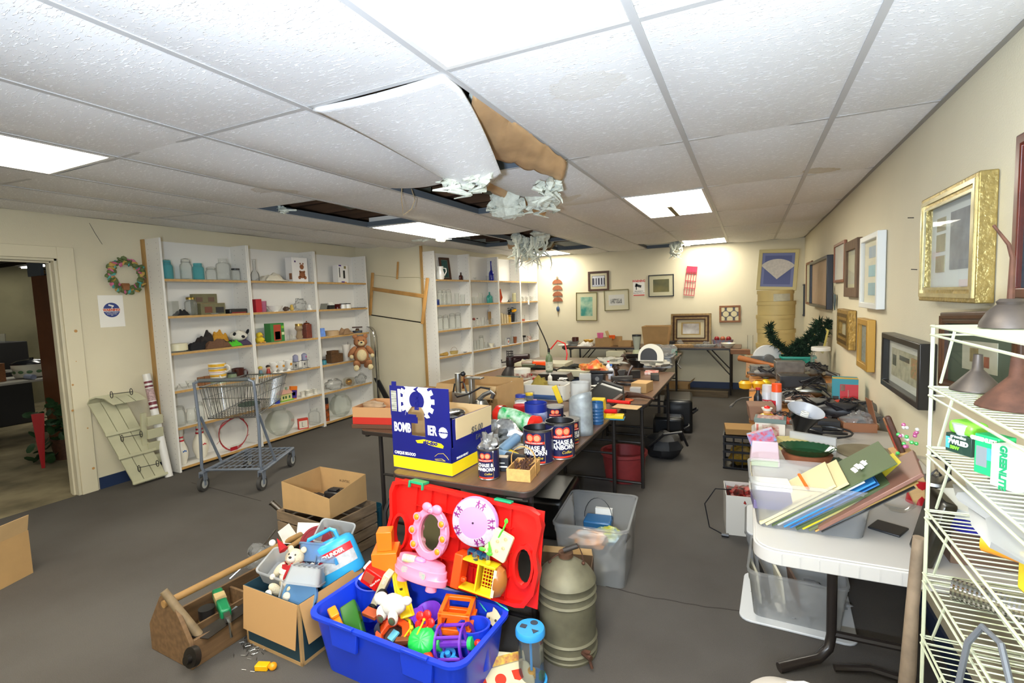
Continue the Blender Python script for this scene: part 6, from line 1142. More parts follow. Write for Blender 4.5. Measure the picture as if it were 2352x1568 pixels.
# long broom pole, rods beside the crate
tag(B().rod(at(600,1300,z=.30),at(742,1212,z=.30)+V((0,.05,.02)),.013,12).out('wooden_pole',mat('handle_wood')),'pale wooden pole lying across the tubs toward the crate','pole')
tag(B().rod(at(528,1328,z=.02),at(600,1262,z=.12),.004,6).rod(at(582,1282,z=.1),at(632,1217,z=.12),.007,8).out('steel_rod',CHROME),'thin bright steel rods leaning by the tool carrier','rod')
tag(put(bag('clear glass bottle in a bag leaning on the crate slats',.09,.045,.035,glassy('amber_film',(.85,.82,.65),.35,.1,(.6,.55,.38)),'wrapped_bottle',seed=4),at(660,1262,z=.14),rot=(0,-.5,.9)),'clear glass bottle in a bag leaning on the crate slats','bottle')
put(bag('crumpled clear bag of small parts beside the crate',.10,.06,.07,seed=6),at(608,1300,z=.06),rz=.5)
# ---------------------------------------------------------------- crate and carton
GW=mat('grey_crate_wood',c('#7d6850'),.75,noise_=.35,scale=8,stretch=(1,1,6));cr=V((-2.365,2.24,0));t=thing('wooden_slat_crate','weathered slatted wooden crate under the brown carton','crate',cr,D(-6));a_,b_=.235,.185
for k in range(4):
    z0=.005+k*.068
    B().box(-a_,-b_,z0,a_,-b_+.01,z0+.058).out('slat',GW,t,bev=.002);B().box(-a_,b_-.01,z0,a_,b_,z0+.058).out('slat',GW,t,bev=.002)
    B().box(-a_,-b_+.01,z0,-a_+.01,b_-.01,z0+.058).out('end_slat',GW,t,bev=.002);B().box(a_-.01,-b_+.01,z0,a_,b_-.01,z0+.058).out('end_slat',GW,t,bev=.002)
q=B()
for x in(-1,1):
    for y in(-1,1):q.cb(x*(a_-.022),y*(b_-.022),.005,.022,.022,.262)
q.out('corner_posts',GW,t);B().box(-a_+.01,-b_+.01,.006,a_-.01,b_-.01,.014).out('crate_floor',GW,t)
t=obox('brown carton with bent front holding black camera gear, on the slat crate',.40,.30,.17,CARD,flaps=(),inner=CARD2);put(t,cr+V((-.02,.01,.272)),D(-2));
for v in t.children[0].data.vertices:
    if v.co.z>.1 and v.co.y<-.1:v.co.y+=.06*math.exp(-(v.co.x/.1)**2);v.co.z-=.05*(v.co.x>0)
text('faded_stamp','A LIVTEC',.022,pl('#4a3420',.9),t,(.02,.1455,.10),(pi/2,0,0))
for k,(x,y,s,lb)in enumerate(((-.05,.0,(.10,.08,.05),'black camera body, left of the pair in the carton'),(.07,.03,(.11,.09,.09),'grey black camera case, right and larger, in the carton'),(.0,-.06,(.08,.05,.03),'small black lens pouch at the front of the carton'))):
    t=thing('old_camera',lb,'camera',cr+V((x-.02,y,.278)),.3*k-.2);B().cb(0,0,0,*s).out('camera_shell',mat('scuffed_black',c('#2c2a2a'),.35,noise_=.4,scale=30),t,bev=.008);B().cb(0,-s[1]*.2,s[2],s[0]*.6,s[1]*.4,.012).out('viewfinder',BLK,t,bev=.003)
tag(B().rod(cr+V((-.22,-.1,.2)),cr+V((-.31,-.14,.30)),.018,14).rod(cr+V((-.31,-.14,.30)),cr+V((-.313,-.141,.303)),.022,14).out('iron_pipe',mt('#6a6258',.45)),'short iron pipe poking out of the left side of the crate','pipe')
t=thing('teal_bucket','small dark teal bucket standing behind the crate','bucket',at(852,1222,z=0)+V((.0,.03,0)));B().cup(.055,.062,0,.17,.003).out('bucket_body',pl('#1a4f60',.4),t)
# carton of nails and black box beneath the table
t=obox('open carton of nails on the floor behind the red lid',.26,.24,.22,mat('dark_carton',c('#5a4430'),.9),flaps=(('s',.05,120),('n',.03,15)),inner=CARD);put(t,(-.80,2.19,0),.2)
random.seed(9);q=B()
for k in range(80):p=V((-.80+random.uniform(-.09,.09),2.19+random.uniform(-.09,.09),.17+random.random()*.012));a_=random.random()*6.3;q.rod(p,p+V((.05*cos(a_),.05*sin(a_),.004)),.002,4)
o=tag(q.out('nail_heap',mt('#5a5450',.5)),'heap of rusty nails in the open carton under the table','nails');o['kind']='stuff'
# ---------------------------------------------------------------- galvanised milk can
GALV=mat('galvanised_dull',c('#77725c'),.6,metal=.3,noise_=.35,scale=9,bump=.15);t=thing('galvanised_water_can','tall dull galvanised can with a bail handle standing on the carpet','can',(-.70,1.94,0));t.scale=(1,1,.94);R3=.122
pr=[(1e-5,0),(R3,0),(R3+.002,.012),(R3-.003,.016)]
for z in(.03,.075,.25,.29):pr+=[(R3-.003,z),(R3+.004,z+.008),(R3-.003,z+.016)]
pr+=[(R3-.003,.33),(R3+.003,.338),(R3,.345),(R3*.85,.375),(R3*.5,.41),(.03,.428),(.026,.430),(.026,.437),(1e-5,.437)]
B().lathe(pr,40).out('can_body',GALV,t);B().cyl(.031,.437,.457,20).out('screw_cap',mat('rusty_cap',c('#6a4a34'),.7,metal=.4,noise_=.4),t)
q=B();q.tube([(-.065,-.02,.415),(-.05,-.02,.43),(0,-.01,.47),(.055,.01,.49),(.065,.02,.45),(.07,.02,.415)],.0025,6);q.sph(-.065,-.02,.408,.008).sph(.07,.02,.408,.008);q.out('bail_wire',RUST,t)
B().rod((-.005,-.01,.468),(.05,.01,.49),.011,12).out('wooden_grip',pl('#2c2622',.6),t);q=B().at(.10,-.08,.06);q.rod((-.02,.01,0),(.03,-.02,0),.011).rod((.02,-.015,0),(.035,-.022,-.04),.006).rod((.01,-.01,-.01),(.012,-.012,.02),.005).box(0,-.02,.018,.025,-.004,.023);q.out('tap',RUST,t)
# clear bin with bucket, bags
def clearbin(label,w_,d,h,p,rz,m=None,lidcol=None):
    t=thing('clear_storage_bin',label,'storage bin',p,rz);q=B();a=rrect(w_,d,.04,4);R_=lambda k,z:[(x*k,y*k,z)for x,y in a]
    q.loft([R_(.86,0),R_(.94,h-.06),R_(.96,h-.05),R_(.97,h-.012),R_(1.0,h-.012),R_(1.0,h),R_(.95,h)],caps=False);q.add(R_(.86,0.001),[tuple(range(20))]);q.out('bin_body',m or GLS,t)
    return t
t=clearbin('clear plastic storage bin with a blue pail and bags on the carpet',.40,.50,.32,(-.765,2.66,0),D(5));B().box(-.05,.19,.17,.05,.215,.24).out('white_label',PAPER,t)
p=V((-.79,2.76,.06));t=thing('blue_wire_pail','blue pail with a wire handle inside the clear bin','pail',p,.1);B().cb(0,0,0,.16,.12,.16,tx=.01,ty=.01).out('pail_body',pl('#1f5a8a',.35),t,bev=.01);B().tube([(.08*cos(a_),0,.16+.12*sin(a_))for a_ in[pi*i/12 for i in range(13)]],.002,5).out('wire_handle',BLK,t)
put(bag('crumpled orange and silver snack bag in the clear bin',.10,.07,.05,mat('orange_foil',c('#e08a1a'),.3,col2=c('#c8c8c8'),scale=14),'foil_bag',seed=2),(-.80,2.60,.13));put(bag('yellow green and blue printed bag in the clear bin',.09,.06,.045,mat('blue_foil',c('#7aa0b8'),.3,col2=c('#b8b83a'),scale=16),'foil_bag',seed=5),(-.70,2.66,.13))
tag(B().rod((-.66,2.56,.12),(-.60,2.66,.20),.022,14).out('black_tube',BLK),'short black tube leaning in the corner of the clear bin','tube');put(bag('dull grey bag filling the bottom of the clear bin',.13,.15,.045,mat('grey_bag',c('#8a8a88'),.4,noise_=.3,scale=14),seed=8),(-.765,2.64,.012))
tag(B().sph(-.69,2.50,.07,.035).out('light_bulb',GL),'light bulb in the bottom of the clear bin','bulb')
# carton corner at the left picture edge
t=obox('tan carton cut off by the left edge of the picture',.36,.36,.26,CARD,flaps=(('e',.10,15),('s',.12,60)),inner=CARD2);put(t,(-3.92,1.13,0),.35)
# ================================================================ things on the middle tables
def wrap(name,s,size,m,t,r,z,a0=-pi/2,sx=1,bold=0,shear=0):
    o=text(name,s,size,m,t,(0,0,0),ext=.0003,sx=sx,bold=bold,shear=shear)
    for v in o.data.vertices:x,y,d=v.co;a=a0+x/r;v.co=((r+.0004+d)*cos(a),(r+.0004+d)*sin(a),z+y)
    return o
def arc(r,z0,z1,a0,a1,n=12,k=.0003):
    b=B();return b.add([((r+k)*cos(a0+(a1-a0)*i/n),(r+k)*sin(a0+(a1-a0)*i/n),z)for i in range(n+1)for z in(z0,z1)],[(2*i,2*i+2,2*i+3,2*i+1)for i in range(n)])
TINB=pl('#1a1c40',.3)
def coffee(label,px_,py_,w_,h,rz=0,lid=None,small=0,z=TZ,content=None):
    p=at(px_,py_,z=z);m=mpp(p);r,H_=w_*m/2,h*m;p=p+V((0,r,.001));t=thing('coffee_can',label,'can',p,rz,group='printed coffee cans')
    q=B();q.cup(r,r,0,H_,.0015,32);q.out('can_wall',mt('#8a8a8e',.3),t);B().lathe([(r+.0004,.006),(r+.0006,.007),(r+.0006,H_*.93),(r+.0004,H_*.93)],32).out('blue_wrap',TINB,t)
    B().lathe([(r+.001,0),(r+.003,.003),(r+.001,.006)],32).lathe([(r,H_-.004),(r+.0025,H_-.002),(r,H_)],32).out('rolled_rims',STEEL,t)
    k=r/.07;R0=r+.0008;A0=-pi/2;f=arc(R0,H_*.05,H_*.10,A0-.75,A0+.75);f.v+=[];f.out('red_strip',pl('#c8341c',.4),t);arc(R0,H_*.60,H_*.67,A0-.75,A0+.75).out('red_strip',pl('#c8341c',.4),t)
    q=B()
    for s_ in(-1,1):q.add([v for v in arc(R0,H_*.06,H_*.9,A0+s_*.76,A0+s_*.775,1).v],[(0,2,3,1)])
    q.out('gold_rule',pl('#b9a060',.4),t)
    for s_ in(-1,1):
        for rr,mm,kk in((.020*k,pl('#c8341c',.4),.0004),(.014*k,pl('#c88a60',.5),.0008)):
            b=B();n_=14;b.add([((R0+kk)*cos(A0+s_*.24+rr*cos(2*pi*i/n_)/r),(R0+kk)*sin(A0+s_*.24+rr*cos(2*pi*i/n_)/r),H_*.78+rr*sin(2*pi*i/n_))for i in range(n_)],[tuple(range(n_))]);b.out('round_portrait',mm,t)
    wrap('can_lettering','CHASE &',.030*k,PAPER,t,R0,H_*.48,bold=.001*k,sx=.9);wrap('can_lettering','SANBORN',.030*k,PAPER,t,R0,H_*.34,bold=.001*k,sx=.92);wrap('can_lettering','Coffee',.019*k,pl('#cfb23a',.4),t,R0,H_*.20,A0+.25,shear=.3);wrap('can_lettering','FOR ALL COFFEE MAKERS',.0075*k,PAPER,t,R0+.0004,H_*.635)
    if lid:B().lathe([(r+.003,H_-.008),(r+.003,H_+.003),(r*.9,H_+.004),(1e-5,H_+.004)],32).out('grey_lid',pl('#8a8680',.5),t)
    if content:B().cyl(r*.95,.004,H_*.3,24).out('contents',content,t)
    return t
coffee('smallest open navy coffee can at the table corner with crumpled foil in its mouth',1112,1103,50,72,.15)
coffee('open navy coffee can behind the little basket, front label facing the camera',1225,1068,70,80,.05)
coffee('largest navy coffee can, right of the basket, label turned right',1276,1056,68,84,.55)
coffee('lidded navy coffee can mostly hidden behind the largest one',1303,1022,42,56,.8,lid=1)
coffee('short lidded coffee can beside the grey metal sheet',1270,985,38,50,.3,lid=1)
coffee('low lidded can between the green bag and the open cans',1232,1010,38,32,.3,lid=1)
put(bag('crumpled silver foil bag stuffed in the smallest coffee can',.04,.035,.05,mat('silver_foil',c('#b8b8b8'),.25,metal=.7,noise_=.3,scale=30),'foil_bag',seed=3,nz=.8),at(1112,1103,z=TZ)+V((0,.05,.11)))
def C(px_,py_,w_,h,col,nm,label,cat='can',lid=None,z=TZ,rough=.35,band=None,glass=0,ribs=0):
    """simple upright round container seen at a pixel column"""
    p=at(px_,py_,z=z);m=mpp(p);r,H_=w_*m/2,h*m;p=p+V((0,r*.8,.001));t=thing(nm,label,cat,p)
    mm=col if not isinstance(col,str)else pl(col,rough)
    if glass:B().lathe([(1e-5,0),(r*.9,0),(r,H_*.06),(r,H_*.75),(r*.8,H_*.85),(r*.78,H_*.95)],20).out('glass_body',mm,t);B().cyl(r*.85,.004,H_*.45,20).out('contents',mat('grey_hardware',c('#5a564e'),.5,noise_=.6,scale=80),t)
    elif ribs:
        pr=[(r-.002,.004),(1e-5,.004),(1e-5,0),(r,0)]
        for k in range(ribs):z_=H_*(.12+.76*k/ribs);pr+=[(r,z_),(r+.003,z_+H_*.03),(r,z_+H_*.06)]
        B().lathe(pr+[(r,H_),(r-.002,H_),(r-.002,.005)],28).out('can_wall',mm,t)
    else:B().cup(r,r*1.02,0,H_,.002,28).out('body',mm,t)
    if band:B().lathe([(r*1.005,H_*.15),(r*1.012,H_*.16),(r*1.012,H_*.6),(r*1.005,H_*.61)],28).out('printed_band',band,t)
    if lid:B().lathe([(r*.9 if glass else r*1.04,H_*.84),(r*.9 if glass else r*1.04,H_),(r*.8,H_*1.02),(1e-5,H_*1.02)],24).out('lid',lid,t)
    return t
C(1224,978,52,50,'#20308a','blue_coffee_tin','wide blue open tin behind the green and red bag',band=mat('blue_tin_print',c('#2a3aa0'),.3,col2=c('#b0b8d8'),scale=18))
C(1367,975,32,50,'#2a5a8a','ribbed_blue_can','ribbed light blue can beside the grey metal sheet at the table edge',ribs=5,band=None)
C(1160,938,28,38,GL,'hardware_jar','glass jar of hardware with a light blue lid and dark blue label','jar',pl('#3a9ac8'),glass=1,band=pl('#1f3f8a',.4))
C(1181,928,24,50,GL,'hardware_jar','tallest glass jar of hardware with a white lid','jar',pl('#e0e0dc'),glass=1);C(1192,944,27,36,GL,'hardware_jar','jar with a dark blue lid and white label beside the white lidded one','jar',pl('#2a3f9a'),glass=1,band=PAPER)
C(1213,932,20,28,GL,'hardware_jar','small jar with a yellow lid','jar',pl('#e0c02a'),glass=1);C(1190,956,30,24,'#b8242a','red_lidded_tub','low tub with a red lid in front of the hardware jars','tub',pl('#c8202a'))
C(1194,872,38,24,'#dcd8cc','white_pail','small white plastic pail with red print on the left row table','pail',band=mat('red_print_white',c('#d0c8b8'),.5,col2=c('#8a2a2a'),scale=30));C(1328,940,46,60,MK,'plastic_bucket','tall milky plastic bucket behind the grey metal sheet','bucket')
# helmet carton
a=at(908,1073,z=TZ);b=at(1047,1097,z=TZ);cxx=(b-a);cw=.352;t=thing('printed_helmet_carton','open navy and yellow printed carton at the near table end, torn hole in front','box',(a.x+cxx.x/2+.0,a.y+cxx.y/2+.175,TZ+.001),math.atan2(cxx.y,cxx.x));NAV=pl('#13186a',.35);YL=pl('#f0d01a',.35);HH=.262;hw_=cw/2;hd=.175
B().box(-hw_,-hd,0,hw_,-hd+.004,.07).box(-hw_,-hd,.07,hw_,-hd+.004,HH-.09).box(-hw_,-hd,HH-.09,-.055,-hd+.004,HH).box(.03,-hd,HH-.09,hw_,-hd+.004,HH).box(-.055,-hd,HH-.03,-.015,-hd+.004,HH).out('front_panel',NAV,t)
B().box(-hw_,-hd-.0008,.004,hw_,-hd,.062).out('yellow_band',YL,t);B().box(hw_,-hd,.004,hw_+.0008,hd,.062).out('yellow_band',YL,t)
B().box(hw_-.004,-hd,0,hw_,hd,HH*.5).box(hw_-.004,-hd+.02,HH*.5,hw_,hd,HH).out('side_panel',NAV,t);B().box(-hw_,-hd+.004,0,-hw_+.004,hd,HH).box(-hw_+.004,hd-.004,0,hw_-.004,hd,HH).box(-hw_+.004,-hd+.004,0,hw_-.004,hd,.003).out('rear_panels',CARD2,t)
B().at(hw_+.004,0,HH,ry=.06).box(-.002,-hd+.04,-HH*.68,.002,hd,0).out('folded_side_flap',mat('carton_tan',c('#c9b38a'),.85),t);text('price_note','$5.00',.045,pl('#4a4a4a',.9),t,(hw_+.0075,.03,HH*.68),(pi/2,0,pi/2),shear=.2);text('price_note','EACH',.035,pl('#4a4a4a',.9),t,(hw_+.009,.06,HH*.52),(pi/2,0,pi/2),shear=.2)
B().box(-hw_,-.002,0,-.07,.002,.145).box(.03,-.002,0,hw_,.002,.145).box(-.07,-.002,.05,.03,.002,.145).box(-.07,-.002,0,-.02,.002,.012).out('raised_flap',NAV,t,loc=(0,-hd,HH));fl_=bpy.data.objects['raised_flap']
B().box(-.16,-.004,.145,-.135,.002,.165).out('flap_tab',NAV,fl_);q=B();q.at(-.01,-.0026,.08,rx=pi/2).ring([(x,y)for x,y in circ(.085,40)],circ(.045,40),0,.0006)
for k in range(14):a_=pi*k/14-.05+.1;q.at(-.01,-.0026,.08,rx=pi/2);q.X=q.X@Matrix.Rotation(2*pi*k/14,4,'Z');q.box(.08,-.012,0,.105,.012,.0006)
q.v=[V((v.x,v.y,min(.1445,max(.0 if(v.x<-.07 or v.x>.03)else.05,v.z))))for v in q.v];q.out('gear_emblem',PAPER,fl_);B().box(-.168,-.003,.02,-.135,-.002,.12).out('barcode_label',mat('barcode',c('#b8b8a8'),.5,noise_=.6,scale=200,stretch=(.1,1,1)),fl_);B().box(-.125,-.003,.02,-.108,-.002,.13).out('white_bar',PAPER,fl_)
text('gear_lettering','BOMBA',.032,NAV,fl_,(-.01,-.0036,.09),(pi/2,-pi/2,0),bold=.002)
text('box_lettering','BOMB',.062,PAPER,t,(-hw_+.015,-hd-.001,HH-.058),(pi/2,0,0),sx=.62,align='LEFT',bold=.002);text('box_lettering','IER',.062,PAPER,t,(.045,-hd-.001,HH-.058),(pi/2,0,0),sx=.62,align='LEFT',bold=.002)
B().at(.135,-hd-.0002,HH-.06,rx=pi/2).prism([(.027*(1 if i%2 else.86)*cos(2*pi*i/40),.027*(1 if i%2 else.86)*sin(2*pi*i/40))for i in range(40)],0,.0008).out('small_gear_emblem',PAPER,t);text('small_lettering','BOMBARDIER',.009,NAV,t,(.135,-hd-.0014,HH-.06),(pi/2,0,0),bold=.0004)
B().at(0,-hd-.0006,0,rx=pi/2).prism([(-.03,.150),(.02,.160),(.12,.150),(.135,.140),(.13,.128),(.08,.132),(.02,.140),(-.02,.138)],0,.0005).out('yellow_swash',YL,t);text('box_lettering','ski-doo',.028,NAV,t,(.055,-hd-.0016,.146),(pi/2,0,0),bold=.0012,shear=.35)
text('box_lettering','CASQUE SKI-DOO',.020,PAPER,t,(-.10,-hd-.001,.078),(pi/2,0,0),sx=.8,bold=.0006);text('box_lettering','SKI-DOO HELMET',.015,PAPER,t,(hw_+.001,-.09,.075),(pi/2,0,pi/2),sx=.8)
q=B();q.tube([(.08,-hd-.001,.085),(.10,-hd-.001,.10),(.13,-hd-.001,.105),(.15,-hd-.001,.09),(.16,-hd-.001,.078)],.0009,4).tube([(.08,-hd-.001,.072),(.12,-hd-.001,.078),(.14,-hd-.001,.070),(.085,-hd-.001,.068)],.0009,4);q.out('snowmobile_outline',YL,t)
tag(B().at(*(t.location+V((.07,.02,.02))),rx=.15).lathe([(1e-5,0),(.065,0),(.068,.20),(.062,.235),(.055,.24),(1e-5,.24)],28).out('steel_canister',CHROME),'shiny steel canister sticking out of the navy printed carton','canister')
# cartons, drill press, red edged box on the left row
t=obox('large brown open carton behind the drill press',.52,.40,.20,CARD,flaps=(('s',.10,150),),inner=CARD2);put(t,at(1075,950,z=TZ)+V((-.02,.24,.001)),-.06);B().box(.12,-.2015,.08,.14,-.1995,.19).out('white_tape',PAPER,t);text('pencil_note','$2',.05,pl('#4a3a2a',.9),t,(.20,-.2012,.10),(pi/2,0,0))
t=obox('shallow tan carton with a red printed edge at the left end',.34,.30,.11,mat('tan_carton',c('#b88a5c'),.8),'fruit_carton',inner=CARD2);put(t,(-2.20,2.66,TZ+.03),.2);B().box(-.171,-.1515,.0,.1715,.1515,.045).out('red_edge',pl('#b8281c',.5),t);tag(B().at(-2.2,2.66,TZ+.001,rz=.2).cb(0,0,0,.36,.31,.027).out('brown_tray',pl('#5a3a28',.6),bev=.003),'flat brown tray under the red edged carton','tray')
tag(B().sph(-2.26,2.60,TZ+.13,.09,.05,.03,nz=.3).out('wrapped_bundle',mat('bundle',c('#a88a6a'),.6,noise_=.3)),'tan wrapped bundle lying in the red edged carton','bundle')
t=obox('second tan carton with dark contents behind the red edged one',.32,.28,.16,CARD,inner=CARD2);put(t,(-2.09,3.04,TZ+.001),-.05)
p=at(1075,962,z=TZ);ms=mpp(p);t=thing('drill_press_stand','grey drill stand holding an old electric hand drill with a black cord','drill',p+V((0,0,.001)));AL=mt('#a8a9a8',.35);U=4.612
B().cyl(7*ms,0,105*ms,cx=-22*ms).cb(0,0,0,70*ms,50*ms,4*ms).out('column_and_base',AL,t);B().box(-34*ms,-10*ms,22*ms,12*ms,10*ms,62*ms).box(10*ms,-8*ms,30*ms,18*ms,8*ms,98*ms).box(0,-9*ms,94*ms,42*ms,9*ms,98*ms).out('carriage',AL,t,bev=.003)
B().lathe([(5*ms,-2*ms),(9*ms,6*ms),(14*ms,12*ms),(17*ms,16*ms),(17*ms,36*ms),(12*ms,46*ms),(1e-5,48*ms)],24,cx=36*ms).rod((36*ms,0,-8*ms),(36*ms,0,0),3*ms).out('drill_body',mt('#8c8a86',.35),t);B().tube([(30*ms,0,46*ms),(44*ms,0,58*ms),(62*ms,0,66*ms),(68*ms,0,60*ms),(64*ms,0,52*ms)],5*ms,8).out('drill_handle',mt('#8a8d92',.35),t)
B().tube([(60*ms,0,72*ms),(40*ms,-.02,76*ms),(10*ms,-.03,60*ms),(-20*ms,-.03,52*ms),(-32*ms,-.02,62*ms),(-30*ms,-.01,80*ms),(-8*ms,0,86*ms),(4*ms,-.02,60*ms),(2*ms,-.02,34*ms),(-2*ms,-.02,6*ms)],2.2*ms,7).out('black_cord',BLK,t);B().rod((-10*ms,0,70*ms),(-4*ms,0,98*ms),2.5*ms).out('copper_spring',mt('#8a4a30',.4),t);B().sph(-8*ms,0,104*ms,6*ms).out('black_knob',BLK,t);B().tube([(-40*ms,-.02,24*ms),(-24*ms,-.02,36*ms),(4*ms,-.02,34*ms)],1.4*ms,6).out('feed_lever',CHROME,t)
# galvanised sheet sleeve
p=at(1326,1003,z=TZ);m=mpp(p);n_=20;R7=29*m;q=B();q.grid(lambda u,v:(R7*cos(D(205)+D(250)*u)*(1-.08*v),R7*.8*sin(D(205)+D(250)*u),v*(102*m-20*m*abs(u-.5)**2*4)),n_,8)
tag(put(q.out('galvanised_sleeve',mat('white_rusted_zinc',c('#a3a9ab'),.5,metal=.35,noise_=.35,scale=18,bump=.2),solid=.002),p+V((0,R7,.001))),'tall curved grey zinc metal sheet with rusted top edge','metal sheet')
# little basket of spikes
p=at(1190,1103,z=TZ)+V((.0,.045,.001));t=thing('wooden_nail_basket','small pine basket with a bent hoop handle, full of brown spikes','basket',p+V((0,.02,0)),pi/2+.12);BW=mat('basket_pine',c('#cf9f5e'),.5,noise_=.2,scale=7,stretch=(1,8,8));lx,ly=.083,.055
B().ring([(-lx,-ly),(lx,-ly),(lx,ly),(-lx,ly)],[(-lx+.006,-ly+.006),(lx-.006,-ly+.006),(lx-.006,ly-.006),(-lx+.006,ly-.006)],0,.055).box(-lx+.006,-ly+.006,0,lx-.006,ly-.006,.005).out('basket_walls',BW,t,bev=.001)
q=B();ps_=[(0,-ly-.002,.0),(0,-ly-.002,.06)]+[(0,-(ly+.002)*cos(a_),.075+.06*sin(a_))for a_ in[pi*i/12 for i in range(13)]]+[(0,ly+.002,.06),(0,ly+.002,0)]
q.add([(x+dx,y,z)for x,y,z in ps_ for dx in(-.006,.006)],[(2*i,2*i+1,2*i+3,2*i+2)for i in range(len(ps_)-1)]);q.out('hoop_handle',BW,t,solid=.0025);random.seed(3)
for k in range(26):
    a_=random.uniform(-.7,.7);P_=V((random.uniform(-.045,.045),random.uniform(-.025,.025),random.uniform(.03,.06)));tag(put(B().rod((-.03*cos(a_),-.03*sin(a_),-.004),(.03*cos(a_),.03*sin(a_),random.uniform(0,.02)),.0035,6).out('iron_spike',RUST),p+V((P_.y,P_.x+.02,P_.z)),rz=1.7),'brown rusty spike in the small pine basket','spike','iron spikes in the basket')
p=at(1150,1084,z=TZ);o=cbox('small black printed carton between the coffee can and basket',.06,.045,.065,pl('#22242a',.4),'small_carton',deco=[('t',.1,.9,.1,.9,pl('#c9b8a0')),('f',.1,.9,.3,.4,PAPER),('f',.1,.7,.6,.65,PAPER)]);put(o,p+V((0,.03,.001)),.25)
def lay(nm,label,cat,px_,py_,m_,sx,sy,sz,rz=0,z=TZ+.001,rot=None,nz=0,kind='box',dz=0,bev=.003,**k):
    """one solid lying on a surface; sizes in photo pixels of its own distance"""
    p=at(px_,py_,z=z);m=mpp(p);b=B()
    if kind=='box':b.cb(0,0,0,sx*m,sy*m,sz*m,**k)
    elif kind=='sph':b.sph(0,0,sz*m*.5,sx*m/2,sy*m/2,sz*m/2,nz=nz)
    elif kind=='cyl':b.at(0,0,sy*m/2,ry=pi/2).cyl(sy*m/2,-sx*m/2,sx*m/2,18,**k)
    elif kind=='cone':b.cyl(sx*m/2,0,sz*m,20,r2=sy*m/2)
    o=b.out(nm,m_,bev=bev if kind=='box'else 0);tag(o,label,cat);put(o,p+V((0,0,dz)),rz,rot=rot);return o
GB=mat('green_red_bag',c('#1f9a50'),.25,col2=c('#c9e0cc'),scale=22)
p=at(1185,985,z=TZ+.02);m=mpp(p);t=thing('green_snack_bag','shiny green and red printed bag lying across the cans','bag',p,rot=(0,.12,-.28));B().at(0,0,22*m,ry=pi/2).lathe([(4*m,-70*m),(20*m,-58*m),(24*m,-10*m),(20*m,40*m),(24*m,62*m),(4*m,72*m)],16,.8).out('green_bag_body',GB,t);B().at(0,0,22*m,ry=pi/2).lathe([(5*m,-73*m),(21*m,-60*m),(24.6*m,-42*m),(24*m,-42*m)],16,.8).out('red_end',pl('#d8261a',.25),t);B().at(0,0,22*m,ry=pi/2).lathe([(22.6*m,46*m),(24.6*m,62*m),(5*m,74*m)],16,.8).out('red_end',pl('#d8261a',.25),t)
put(bag('heap of coiled clear tubing and wire beside the navy carton',.12,.10,.07,mat('silver_tangle',c('#b0b4b8'),.25,metal=.5,noise_=.5,scale=30),'tubing_heap',nz=.7,seed=4),at(1135,1025,z=TZ)+V((0,.03,0)))
lay('yellow_edged_board','grubby white board with a yellow edge lying behind the basket','board',1165,1030,mat('grubby_white',c('#c2beb0'),.6,noise_=.25,scale=9),50,60,10,rz=-.5);lay('yellow_box_edge','yellow plastic tool box lid beneath the grubby white board','tool box',1172,1048,YEL,46,20,12,rz=-.6)
t=thing('blue_hand_vacuum','blue grey hand tool with a black hose nozzle behind the small can','tool',at(1140,1058,z=TZ+.01));B().rod((-.02,.08,.02),(.0,.24,.05),.028,16).rod((-.02,.05,.02),(.12,.0,.02),.026,16).out('blue_body',pl('#6a8aa8',.4),t);B().rod((.06,.0,.02),(.17,-.02,.02),.03,16).out('black_nozzle',BLK,t)
for k,(px_,py_,sx,sy,lb)in enumerate([(1270,950,30,30,'coil of bright wire mesh standing behind the cans'),(1290,960,18,16,'small spool of dark wire by the metal sheet')]):
    p=at(px_,py_,z=TZ+.05);m=mpp(p);q=B()
    for j_ in range(5):q.tube([(sx*m*.6*(1-.08*j_)*cos(a_),.008*j_,sy*m*.6*(1-.08*j_)*sin(a_))for a_ in[2*pi*i/22 for i in range(22)]],.0022,5,True)
    tag(put(q.out('wire_coil',STEEL),p,rz=.4),lb,'wire')
# white tray with yellow bag and paper
p=at(1245,918,z=TZ);m=mpp(p);t=thing('white_tub_tray','long white plastic tray holding an oily yellow bag and brown paper','tray',p+V((0,.1,.001)),.0);B().ring(rrect(112*m,.22,.03),rrect(104*m,.20,.025),0,34*m).prism(rrect(104*m,.20,.025),0,.004).out('tray_body',pl('#cfccc2',.45),t);B().box(-50*m,-.1105,.004,50*m,-.110,12*m).out('blue_rim_print',pl('#3a5a8a',.4),t)
o=bag('oily yellow plastic bag standing in the white tray',.07,.06,.09,glassy('oily_yellow',(.75,.65,.25),.65,.15,(.55,.44,.12)),nz=.5,seed=2,knot=.9);put(o,t.location+V((-.06,.0,.01)));put(bag('crumpled brown paper in the white tray',.09,.06,.045,mat('kraft_crumple',c('#9a7a5a'),.85,noise_=.3,scale=12),'crumpled_paper',nz=.8,seed=7),t.location+V((.08,0,.01)))
lay('yellow_black_sponge','yellow and white card standing between the tray and milky bucket','card',1288,925,YEL,12,6,42,rot=(0,-.35,.4))
